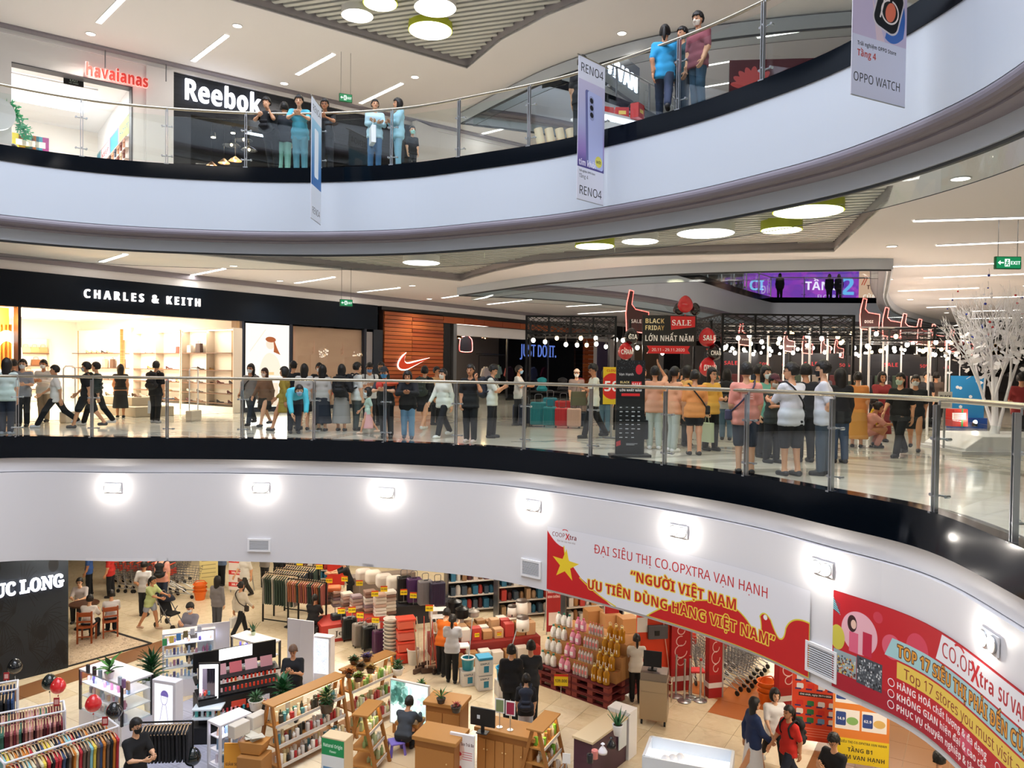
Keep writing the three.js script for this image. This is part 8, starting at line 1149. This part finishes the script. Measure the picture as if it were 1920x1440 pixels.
const pGeo=[bb(0.06,0.15,0.06,0,0.075,0,0.008,1),cyl(0.026,0.03,0.15,0,0.075,0,10),lathe([[0.001,0],[0.03,0],[0.03,0.1],[0.012,0.12],[0.012,0.15],[0.001,0.15]],10)];
const boxLight=(px,py,w,h,turn,tex,label,k=0.8)=>{const t=thing('light_box',label,'light box',gl(px,py),turn);part('case',bb(w,h,0.22,0,h/2,0,0.01),C(0xe6e6ee,0.4),t);part('face',new THREE.PlaneGeometry(w*0.78,h*0.72).translate(0,h*0.6,0.112),lit(tex,k),t);const l=new THREE.RectAreaLight(0xf0f0ff,1.0,w*0.78,h*0.72);l.position.set(0,h*0.6,0.13);l.rotation.y=PI;t.add(l);return t;};
{
showcase(gl(148,1364),1.55,1.25,0.7,K,'black edged glass cosmetics case behind the balloons',M.black);showcase(gl(432,1268),1.25,1.0,0.5,K,'low glass case with blue lit bottles before the price rack',M.black,0.3,2,[0x4a4ab8,0x8a8ae0,0xd8d8f0,0x6a5ac8]);
const sh=showcase(gl(304,1312),1.15,1.5,0.35,0.42,'white open cosmetics shelf beside the leafy plant',C(0xececf2),0.4,4);
const topGoods=[[165,1262,0x22242c],[177,1266,0x3a2a30],[188,1272,0x9ab0c0],[225,1285,0xb8c8d8],[232,1290,0x8a6a9a],[240,1294,0xb89880]];topGoods.forEach(([x,y,c],i)=>crate('cosmetic_box',0,0,0.09,0.18,0.05,c,K,['black framed card','dark portrait card','pale bottle card','light blue carton','violet carton','tan carton'][i]+' on top of the black edged case','package',{p:gl(x,y,1.27),y:1.272}));
for(let i=0;i<6;i++)crate('test_card',0,0,0.1,0.16,0.03,[0x3a9a5a,0xe8c860,0x4a8ac8,0x8a7a50,0xe0e4ee,0xd8dcea][i],0.42,['green','yellow','blue','bronze','clear','pale'][i]+' display card on the white shelf','display card',{p:gl(309+i*13,1211-i*5,1.52),y:1.522,group:'display cards'});
plant(gl(205,1272,1.27).add(V(0,1.272,0)),0.3,0.1,9,0.3,0.1,0xd8ccd6,'broad leaved plant on the cosmetics case',{ph:0.14,col:0x5a9a4a,up:1.2});
plant(gl(284,1328),1.0,0.2,110,0.3,0.055,0xeeeef4,'bushy dark green plant in a tall white pot',{ph:0.7,stem:0.62,up:1.25,col:0x1f5a2c,col2:0x123f20});
plant(gl(475,1192,1.0).add(V(0,1.02,0)),0.1,0.06,9,0.26,0.035,0xb8c8a8,'small spiky plant on the low glass case',{ph:0.1,up:0.6,droop:0.1,stem:0.1,col:0x2a5a3c});
const face=canvasTex(200,460,(x)=>{x.fillStyle='#fafaff';x.fillRect(0,0,200,460);x.fillStyle='#6a5aa0';x.beginPath();x.ellipse(110,90,42,40,0,3,6.6);x.fill();x.strokeStyle='#7a6fb0';x.lineWidth=4;x.beginPath();x.ellipse(106,120,34,48,0,0,7);x.moveTo(90,165);x.lineTo(60,300);x.moveTo(124,165);x.lineTo(150,300);x.moveTo(92,112);x.lineTo(100,114);x.moveTo(114,112);x.lineTo(122,110);x.stroke();txt(x,'beauty store',100,420,26,'#d8d8ea',{});});
boxLight(314,1418,0.56,1.55,-0.3,face,'white light box with a drawn face at the cosmetics stand');boxLight(606,1282,0.5,1.2,-0.25,canvasTex(200,460,(x)=>{x.fillStyle='#f6faff';x.fillRect(0,0,200,460);for(let i=0;i<70;i++){x.strokeStyle=pick(['#4aa0b0','#9a70c8','#5a8ad8']);x.beginPath();x.arc(rr(20,180),rr(20,440),rr(3,22),0,7);x.stroke();}}),'white light box with pale drawings behind the counter');
[[400,1292,1.6,'left'],[563,1284,1.6,'right']].forEach(([x,y,h,s])=>{const t=thing('divider_panel',s+' tall white divider panel of the stand','panel',gl(x,y),s==='left'?0.4:-0.3);part('sheet',bx(0.36,h,0.03,-0.18,h/2,0),C(0xdcdce8,0.4),t);part('sheet',bx(0.36,h,0.03,0.185,h/2,0),C(0xe0e0ec,0.4),t);part('foot',bx(0.74,0.03,0.2,0,0.015,0),M.steel,t);});
const p=gl(372,1390),t=thing('makeup_counter','black makeup counter with sloped testers','counter',p,K2-0.45),W=1.75;part('body',bx(W,0.8,0.6,W/2,0.4,-0.3),M.black,t);for(const[y,z,dd]of[[0.86,-0.25,0.4],[1.08,-0.5,0.3]])part('ledge',bx(W,0.04,dd,W/2,y,z,0,0.2),M.black,t);part('header',bx(W,0.4,0.05,W/2,1.42,-0.62),M.black,t);part('sign_panel',bx(0.7,0.24,0.02,W*0.5,1.5,-0.585),glow(0xffffff,0.7),t);
const mk=[0xe0482a,0xd85a6a,0x2a9aa8,0xe8a0a8,0xf0c8c8,0xc82a34];for(let i=0;i<60;i++){const q=part('tester',pGeo[1],C(i % 20>10?pick([0xe0482a,0xd83a24]):pick(mk),0.35),t);q.position.set(0.06+(i % 20)*0.084,[0.88,0.98,0.5][Math.floor(i/20)],[-0.12,-0.34,0.03][Math.floor(i/20)]);q.scale.set(0.8,0.5,0.8);}for(let i=0;i<5;i++)part('poster',bx(0.26,0.24,0.01,0.2+i*0.33,1.2,-0.53,0,-0.25),C([0xd8c8b0,0xe0a8b0,0xd87078,0xe8b8c0,0xd89aa0][i],0.5),t);for(let i=0;i<3;i++)part('drawer_label',bx(0.3,0.13,0.01,0.3+i*0.5,0.62,0.006),C([0xe8e8f0,0xd84a34,0xd8d8e0][i]),t);
const mr=thing('light_mirror','black framed mirror with glowing white border','mirror',gl(392,1330,0.55).add(V(0,0.72,0)),0.1);part('frame',bx(0.44,0.82,0.05,0,0.41,0),M.black,mr);part('light_border',bx(0.38,0.76,0.01,0,0.41,0.028),glow(0xffffff,1.6),mr);part('mirror',bx(0.26,0.6,0.012,0,0.41,0.032),std(0xb8b0c8,0.05,0.95),mr);const ml=new THREE.RectAreaLight(0xffffff,1.2,0.38,0.76);ml.position.set(0,0.41,0.05);ml.rotation.y=PI;mr.add(ml);
const ms=thing('mirror_stand','stepped black stand with white ledges under the mirror','display',gl(392,1385),0.1);part('block',bx(0.62,0.34,0.5,0,0.17,0),M.black,ms);for(const y of[0.5,0.69])part('ledge',bx(0.58,0.03,0.42,0,y,0),C(0xdfeaf0,0.3),ms);part('spine',bx(0.3,0.7,0.06,0,0.35,-0.2),M.black,ms);for(let i=0;i<5;i++)part('bottle',pGeo[i % 3].clone().translate(-0.22+i*0.11,0.515,0.1),C([0x5ab8b0,0xd8eaf0,0x9ad8d0,0xe8f2f6,0xc8a860][i],0.3),ms);
const rb=thing('red_bucket','small red waste bucket under the black stand','bucket',gl(383,1382));part('body',lathe([[0.001,0],[0.1,0],[0.13,0.24],[0.14,0.25],[0.12,0.25],[0.09,0.02]],16),C(0xc02a24,0.4),rb);part('rim',new THREE.TorusGeometry(0.13,0.01,5,16).rotateX(PI/2).translate(0,0.245,0),C(0xd84a40),rb);
}
const oak=C(0xb8803f,0.55),oak2=C(0xa26a30,0.55),greens=[0x8ab060,0xd8e0b0,0xf0e8d0,0x6a9a4a,0xe8e4d8,0xc8b080,0xb84a4a];
function ladderShelf(p,w,turn,label,rows,cols,h=1.3){
const t=thing('ladder_shelf',label,'shelving',p,turn);for(const x of[0,w]){part('side_rail',sqbar([x,0,0.34],[x,h,0.06],0.05,0.06),oak2,t);part('side_rail',sqbar([x,0,-0.34],[x,h,-0.06],0.05,0.06),oak2,t);}
part('top',bb(w+0.12,0.035,0.34,w/2,h,0,0.008),oak,t);
for(let r=0;r<rows;r++){const y=0.14+(h-0.2)*r/rows,d=0.62-0.4*y/h;part('shelf',bx(w,0.03,d,w/2,y,0),oak,t);part('shelf_edge',bx(w,0.06,0.015,w/2,y+0.015,d/2),C(0xd0ccc8,0.4),t);const n=Math.floor(w/0.09);for(let k=0;k<2;k++)for(let i=0;i<n;i++){if(rnd()<0.12)continue;const q=part('product',pGeo[(i+r+k)% 3],C(pick(cols),0.4),t);q.position.set(0.06+(w-0.1)*(i+0.5)/n,y+0.016,d/2-0.08-k*0.13);q.scale.set(1.1,rr(0.7,1.35),1.1);}}
part('strip_lamp',bx(w-0.1,0.015,0.03,w/2,h-0.03,0.12),glow(0xffe6b0,4),t);const l=new THREE.RectAreaLight(0xffe2a8,12,w-0.1,0.05);l.position.set(w/2,h-0.045,0.12);l.rotation.x=-PI/2;t.add(l);return t;}
const whites=[0xf4f0e8,0xe8e4dc,0xd8d4d0,0xb8363a,0x4a8a9a,0x3a3a34,0xf0e0b0];
ladderShelf(gl(505,1446),1.75,K2-0.06,'lit wooden ladder shelf with white bottles in front',3,whites);ladderShelf(gl(648,1376),1.3,K2-0.06,'lit wooden ladder shelf of jars behind',3,greens,1.35);ladderShelf(gl(676,1452),0.6,K2+0.3,'narrow wooden rack with green cartons',3,[0x9ab87a,0xb8c89a,0xe8e8d8],1.15);
function cabinet(px,py,w,h,d,turn,label,doors=2){const t=thing('wooden_cabinet',label,'cabinet',gl(px,py),turn);part('body',bx(w,h-0.1,d,0,(h-0.1)/2,0),oak2,t);part('worktop',bb(w+0.1,0.08,d+0.1,0,h-0.04,0,0.012),oak,t);for(let i=0;i<doors;i++){const x=-w/2+w*(i+0.5)/doors,q=part('door',bx(w/doors-0.02,h-0.28,0.02,x,(h-0.14)/2,d/2+0.01),C(0xb67c3e,0.55),t);part('knob',sph(0.016,x+(i % 2?-1:1)*w/doors*0.32,h*0.55,d/2+0.03,1,1,1,6),C(0xd8b070,0.4),q);}return t;}
cabinet(838,1394,0.75,0.95,0.5,-0.3,'two door oak cabinet right of the light poster');cabinet(826,1466,0.8,0.95,0.55,-0.35,'oak drawer counter with papers at the bottom edge',1);cabinet(955,1448,1.15,0.9,0.5,-0.4,'planked oak counter with the black monitor',6);cabinet(770,1392,0.42,0.5,0.36,-0.3,'low oak table before the crouching woman',1);
{const cm=gl(905,1372,0.92),m=thing('monitor','black desktop monitor on the planked counter','monitor',[cm.x,YL+0.9,cm.z],-0.35);part('screen',bb(0.5,0.34,0.04,0,0.3,0,0.01),M.black,m);part('logo',bx(0.06,0.07,0.004,-0.08,0.3,0.022),C(0xc8ccd0),m);part('stand',bx(0.06,0.14,0.04,0,0.08,0),M.black,m);part('foot',bb(0.22,0.02,0.16,0,0.01,0,0.005),M.black,m);
[[937,1330,0x8a9a6a,'white framed green product card on a stand'],[957,1335,0xa82a4a,'white framed crimson product card on a stand']].forEach(([x,y,c,l])=>{const p=gl(x,y,1.25),t=thing('card_stand',l,'sign',[p.x,YL+0.9,p.z],-0.3);part('pole',bar([0,0,0],[0,0.3,0],0.01),M.steel,t);part('foot',cyl(0.06,0.06,0.012,0,0.006,0),M.steel,t);part('card',bx(0.19,0.28,0.01,0,0.42,0),M.paper,t);part('print',bx(0.15,0.23,0.012,0,0.42,0.001),C(c),t);});
const tv=gl(800,1388),t=thing('light_box','lit double landscape poster leaning behind the crouching woman','light box',tv,-0.42);part('case',bx(0.95,0.95,0.06,-0.42,0.68,0),C(0xe0dcd4),t);part('legs',[bx(0.05,0.22,0.05,-0.8,0.11,0),bx(0.05,0.22,0.05,0,0.11,0)],oak2,t);part('face',new THREE.PlaneGeometry(0.9,0.9).translate(-0.42,0.68,0.032),lit(canvasTex(200,200,(x)=>{x.fillStyle='#dff2ea';x.fillRect(0,0,200,200);for(let i=0;i<60;i++){x.fillStyle=pick(['#3a7a6a','#8ac8b0','#1f4a40','#a8e0d8']);x.globalAlpha=0.5;x.beginPath();x.arc(rr(0,96),rr(0,120),rr(4,22),0,7);x.fill();}for(let i=0;i<60;i++){x.fillStyle=pick(['#f0c8e0','#c8f0e0','#f4f4e8','#9ad8c0']);x.beginPath();x.arc(rr(106,200),rr(40,200),rr(4,18),0,7);x.fill();}x.globalAlpha=1;x.fillStyle='#fff';x.fillRect(96,0,6,200);}),0.95),t);
crate('poster_stand',866,1475,0.5,1.0,0.05,0xf0eeee,-0.35,'white poster with red lips picture at the bottom edge','poster',{face:print(canvasTex(160,200,(x)=>{x.fillStyle='#f4f0f0';x.fillRect(0,0,160,200);x.fillStyle='#f0d0c4';x.beginPath();x.arc(54,60,44,0,7);x.fill();x.fillStyle='#c82a3a';x.beginPath();x.ellipse(58,74,22,9,0,0,7);x.fill();x.fillStyle='#c82a2a';x.beginPath();x.ellipse(72,140,12,20,0,0,7);x.fill();txt(x,'Son Trái Bơ',118,34,16,'#5a3a3a');for(let i=0;i<4;i++){x.fillStyle='#d87a84';x.fillRect(84,64+i*9,66,3);}})),fw:0.96,fh:0.96});
crate('poster_stand',632,1478,0.5,1.0,0.3,0xe2c8a0,-0.35,'green headed product stand at the bottom edge','poster',{face:print(canvasTex(160,220,(x)=>{x.fillStyle='#eef2f4';x.fillRect(0,0,160,220);x.fillStyle='#1f9a5a';x.fillRect(0,0,160,70);txt(x,'Natural Origin',80,28,22,'#e8fff0',{max:140});txt(x,'Flower',80,52,15,'#e8fff0');x.fillStyle='#6a9ac8';x.fillRect(12,120,136,100);})),fw:0.95,fh:0.95});
crate('poster_stand',437,1462,0.34,0.7,0.04,0xe09a28,0.0,'orange discount card leaning on the white case','poster',{face:print(canvasTex(80,160,(x)=>{x.fillStyle='#e8a030';x.fillRect(0,0,80,160);txt(x,'GIẢM 50%',40,90,18,'#4a2a10',{max:70});})),fw:0.94,fh:0.94});
showcase(gl(412,1462),0.7,1.0,0.4,K2-0.06,'white end case at the left of the wooden stand',C(0xe8e8ee),0.2,3);for(let i=0;i<4;i++)crate('planter_box',0,0,0.36,0.24,0.2,0xd8d0c4,K2,['nearest','second','third','farthest'][i]+' pale planter box behind the ladder shelf','planter',{p:gl(448+i*34,1374-i*17,0.9),y:0.86,group:'planter boxes'});
const bk=thing('wicker_basket','oak basket filled with pale paper at the bottom edge','basket',gl(477,1462).add(V(0,0.55,0)),-0.2);part('tub',extr([[-0.18,0],[0.18,0],[0.25,0.2],[-0.25,0.2]],0.3,0.01).translate(0,0.012,-0.15),oak,bk);for(let i=0;i<7;i++)part('paper',bx(0.2,0.01,0.24,rr(-0.1,0.1),0.22+i*0.012,rr(-0.05,0.05),rr(0,2),rr(-0.3,0.3)),C(0xd8d4c4),bk);crate('crate_block',477,1466,0.5,0.54,0.4,0xa8743a,-0.2,'oak block carrying the basket','crate');}
[[480,1330,0.86,0.26,60,0.14,0.03,0xe2dcd2,'small leaved herb bush in a pale pot',{ph:0.2,up:1.5,stem:0.5,col:0x3a6a3c,col2:0x274f2c}],[530,1322,0.7,0.45,46,0.26,0.1,0x3a2a20,'large dark green leafy plant before the balding man',{ph:0.2,up:1.35,stem:0.7,col:0x24663a,col2:0x174a28}],[612,1335,0.75,0.5,60,0.17,0.05,0x4a3a2c,'deep green trailing plant left of the jar shelf',{ph:0.2,up:1.5,col:0x1c4a28,col2:0x123a1c}],[746,1265,0.9,0.28,34,0.13,0.045,0xeceaea,'small ficus in a white pot on the stand end',{ph:0.16,up:1.3,col:0x2c5a34}],[790,1292,0.9,0.12,20,0.09,0.03,0xd8b040,'tiny yellow potted plant on the stand end',{ph:0.12,up:1.3}],[827,1318,0.95,0.16,9,0.22,0.035,0x2a2420,'long leaved plant on the oak cabinet',{ph:0.1,up:0.9}],[855,1335,0.95,0.12,26,0.08,0.03,0x3a332c,'red flowering bowl on the oak cabinet',{ph:0.12,up:1.4,col:0xb0302c,col2:0x7a2a2a}]].forEach(([x,y,hh,h,n,a,b,pot,l,o])=>plant(gl(x,y,hh).add(V(0,hh,0)),h,o.ph*0.55+0.04,n,a,b,pot,l,o));
[[655,1270],[676,1258],[664,1246],[695,1262],[688,1240],[672,1278]].forEach(([x,y],i)=>plant(gl(x,y,1.36).add(V(0,1.37,0)),0.1,0.1,30,0.12,0.07,0x5a3a24,['orange brown succulent bowl at the left','dark rosette succulent in the middle','green brown succulent at the back','golden succulent at the right','striped succulent at the far back','yellow green succulent near the jars'][i]+' of the jar shelf',{ph:0.1,up:1.4,stem:0.2,col:[0xc87a3c,0x5a4a2c,0x4a6a3c,0xb8904a,0x6a5a8a,0x8a9a3c][i],col2:0x6a4a2c}));
ladderShelf(gl(1003,1478),0.75,K2+0.1,'open oak rack with cartons and white jars',3,[0x9a6a3c,0xb07f4c,0xe8e0d8,0x7ab83a,0xd8c8b0],1.1);
{const p=gl(1092,1472),t=thing('diffuser_counter','narrow white and oak counter with diffusers','counter',p,K2-0.1);part('body',bx(1.3,0.84,0.4,0.65,0.42,0),C(0x4a2a3a,0.5),t);part('worktop',bb(1.36,0.05,0.46,0.65,0.86,0,0.01),C(0xd8c4a0,0.5),t);part('end_block',bb(0.34,0.96,0.5,1.5,0.48,0,0.01),M.whitePl,t);part('leaflet_tray',bx(0.3,0.5,0.02,1.1,0.6,0.23),C(0xdfe6ea),t);
plant(gl(1158,1378,0.98).add(V(0,0.98,0)),0.06,0.1,12,0.34,0.045,0xf0f0f2,'striped snake plant in a white pot',{ph:0.2,up:0.65,droop:0.06,stem:0.1,col:0x3a7a4a,col2:0x1f4a30});
[[1146,1400,0x17181c,0.085,'black onion shaped diffuser'],[1130,1412,0xeaeaf0,0.08,'white round diffuser'],[1115,1420,0xe08a84,0.06,'pink patterned tin'],[1106,1428,0x23262e,0.055,'dark capped jar']].forEach(([x,y,c,r,l],i)=>{const q=gl(x,y,0.9),d=thing('aroma_diffuser',l+' on the narrow counter','diffuser',[q.x,YL+0.885,q.z]);part('body',lathe(i<2?[[0.001,0],[r,0.01],[r*1.05,0.05],[r*0.6,0.11],[0.012,0.15],[0.01,0.19],[0.001,0.19]]:[[0.001,0],[r,0],[r,0.14],[r*0.9,0.15],[0.001,0.15]],18),C(c,0.2),d);part('cap',cyl(0.02,r*0.5,0.02,0,i<2?0.19:0.155,0,10),C(i===3?0x15161a:c,0.3),d);});
const f=gl(1290,1500),z=thing('chest_freezer','white open topped display case at the bottom edge','showcase',f,-0.35),w=1.5;part('body',bx(w,0.62,0.8,0,0.31,0),M.whitePl,z);for(const[a,b,x,zz]of[[w,0.05,0,0.4],[w,0.05,0,-0.4],[0.05,0.8,w/2,0],[0.05,0.8,-w/2,0]])part('rim',bx(a,0.24,b,x,0.74,zz),C(0xdde4ec,0.25),z);part('bottom',bx(w-0.06,0.02,0.74,0,0.635,0),glow(0xf4f8ff,0.6),z);for(let i=0;i<3;i++)part('white_figure',sph(0.09,-0.4+i*0.12,0.7,0.1-i*0.08,1,1.1,1,10),M.whitePl,z);
const sg=gl(1062,1420,1.0),s=thing('card_stand','small white price card on a steel stalk','sign',[sg.x,YL,sg.z],-0.2);part('pole',bar([0,0,0],[0,0.9,0],0.012),M.steel,s);part('card',bx(0.14,0.18,0.01,0,0.98,0),M.paper,s);part('foot',cyl(0.1,0.1,0.015,0,0.008,0),M.steel,s);}
function whiteRack(pa,pb,h,label,cols,n,low){const dx=pb.x-pa.x,dz=pb.z-pa.z,L=Math.hypot(dx,dz),t=thing('garment_rack',label,'clothes rack',[pa.x,YL,pa.z],Math.atan2(-dz,dx)),m=C(0xe6e6ea,0.4);for(const z of[0,-0.5]){part('rail',bar([0,h,z],[L,h,z],0.02),m,t);for(const x of[0,L])part('upright',bar([x,0,z],[x,h,z],0.018),m,t);garmentRow(t,n,0.06,L-0.06,h-0.1,z,cols,low,0.42);}for(const x of[0,L]){part('end_bar',bar([x,h,0],[x,h,-0.5],0.02),m,t);part('end_bar',bar([x,0.12,0],[x,0.12,-0.5],0.016),m,t);}return t;}
whiteRack(gl(8,1432,1.4),gl(222,1362,1.4),1.4,'nearest white rack crowded with wooden hangers',[0x1a1a1e,0xb8303a,0x8ac0c8,0xd8d0b0,0xc87a2c,0x6a5a50,0x3a4a6a,0xe0c850],30,0.6);whiteRack(gl(-60,1370,1.4),gl(122,1333,1.4),1.4,'middle white rack with maroon and green clothes',[0x5a1f2a,0x7a2a34,0x3a6a5a,0xc89a9a,0x4a1a24,0xb87a70],30,0.65);whiteRack(gl(-130,1320,1.35),gl(32,1292,1.35),1.35,'far white rack with blue and black trousers',[0x2a4a7a,0x15171c,0x1c2c4a],22,0.8);
{const dk=gl(262,1470),t=thing('garment_rack','low black rack with dark clothes beside the masked man','clothes rack',dk,0.1);part('rail',bar([0,1.15,0],[0.95,1.15,0],0.018),M.blackMetal,t);for(const x of[0,0.95])part('upright',bar([x,0,0],[x,1.15,0],0.018),M.blackMetal,t);garmentRow(t,14,0.05,0.9,1.05,0,[0x1c1e22,0x26282e],0.6);part('base',bx(0.95,0.03,0.4,0.47,0.015,0),M.blackMetal,t);}
[[28,1250,0x14181c,'black balloon in front of the cafe wall'],[93,1280,0x16221f,'dark balloon behind the upper red balloon'],[109,1287,0xd82a2c,'red balloon left of the glass case'],[175,1320,0xd82c2e,'red balloon in front of the glass case'],[214,1334,0x15171b,'black balloon right of the lower red balloon'],[16,1372,0x15171b,'black balloon over the nearest rack'],[41,1386,0xe04a42,'translucent red balloon over the nearest rack'],[272,1396,0xf09a1e,'orange balloon with printed ring'],[203,1432,0xf09a1e,'orange balloon at the bottom edge'],[361,1420,0x0f1a1a,'glossy black balloon at the bottom edge']].forEach(([x,y,c,l],i)=>{const d=[17.2,16.4,16.2,15.2,15,14.4,14.3,14.2,13.8,14.2][i];const q=at(x,y,d);balloon(q,0.155,c,l,Math.max(0.3,q.y-YL-1.4),'balloons over the racks');});
[[12,1268,1.42,'red price card on the far rack'],[106,1316,1.42,'red price card under the red balloon'],[197,1352,1.42,'red price card on the nearest rack end']].forEach(([x,y,h,l])=>{const p=g(x,y,YL+h),t=thing('price_card',l,'price tag',p,0.2,'red price cards');part('card',bx(0.1,0.16,0.008),C(0xa8242a,0.5),t);part('print',bx(0.07,0.09,0.01),C(0xe0b0a8),t);part('clip',bar([0,-0.08,0],[0,-0.2,0],0.008,5),C(0xe8e8ec),t);});
function stockShelf(px,py,w,turn,label,cols,h=1.9){const t=thing('stock_shelf',label,'shelving',gl(px,py),turn);part('back_panel',bx(w,h,0.05,w/2,h/2,-0.25),C(0x3a3432,0.7),t);for(const x of[0,w])part('side',bx(0.04,h,0.5,x,h/2,0),M.steelDark,t);for(let r=0;r<4;r++){const y=0.12+r*h/4.2;part('shelf',bx(w,0.03,0.48,w/2,y,0),C(0xc8c0b8,0.5),t);const n=Math.floor(w/0.2);for(let i=0;i<n;i++){const q=part('goods',stGeo[i % 2],C(pick(cols),0.55),t);q.position.set(0.1+(w-0.2)*(i+0.5)/n,y+0.016,0.06);q.scale.set(rr(0.8,1.05),rr(0.7,1.1),1);}}}
const stGeo=[bb(0.17,0.32,0.26,0,0.16,0,0.01,1),lathe([[0.001,0],[0.085,0],[0.09,0.2],[0.06,0.28],[0.03,0.3],[0.001,0.3]],12)];
const mix=[0xc8b8b0,0xb83a34,0x8a6a4c,0xd8d4d0,0x3a4a5a,0x2a6a8a,0xa88a6a,0x5a2a2c];
stockShelf(836,1150,2.2,0.3,'dark stock shelf with mixed goods behind the orange worker',mix);stockShelf(930,1160,2.4,0.3,'stock shelf with mixed goods behind the white appliances',mix);stockShelf(1055,1172,1.9,0.3,'stock shelf with cartons behind the detergent',[0xb07f4c,0xa8754a,0xc8b8b0,0xd8d4d0,0xb83a34]);stockShelf(520,1085,2.6,-0.1,'low stock shelf behind the clothes rack',mix,1.3);
// ------------------------------------------------------------------ shadows and the picture
scene.traverse((o)=>{if(o.isMesh){o.castShadow=true;o.receiveShadow=true;}if(o.isLight&&!o.isRectAreaLight)o.castShadow=true;});
renderer.render(scene,camera);
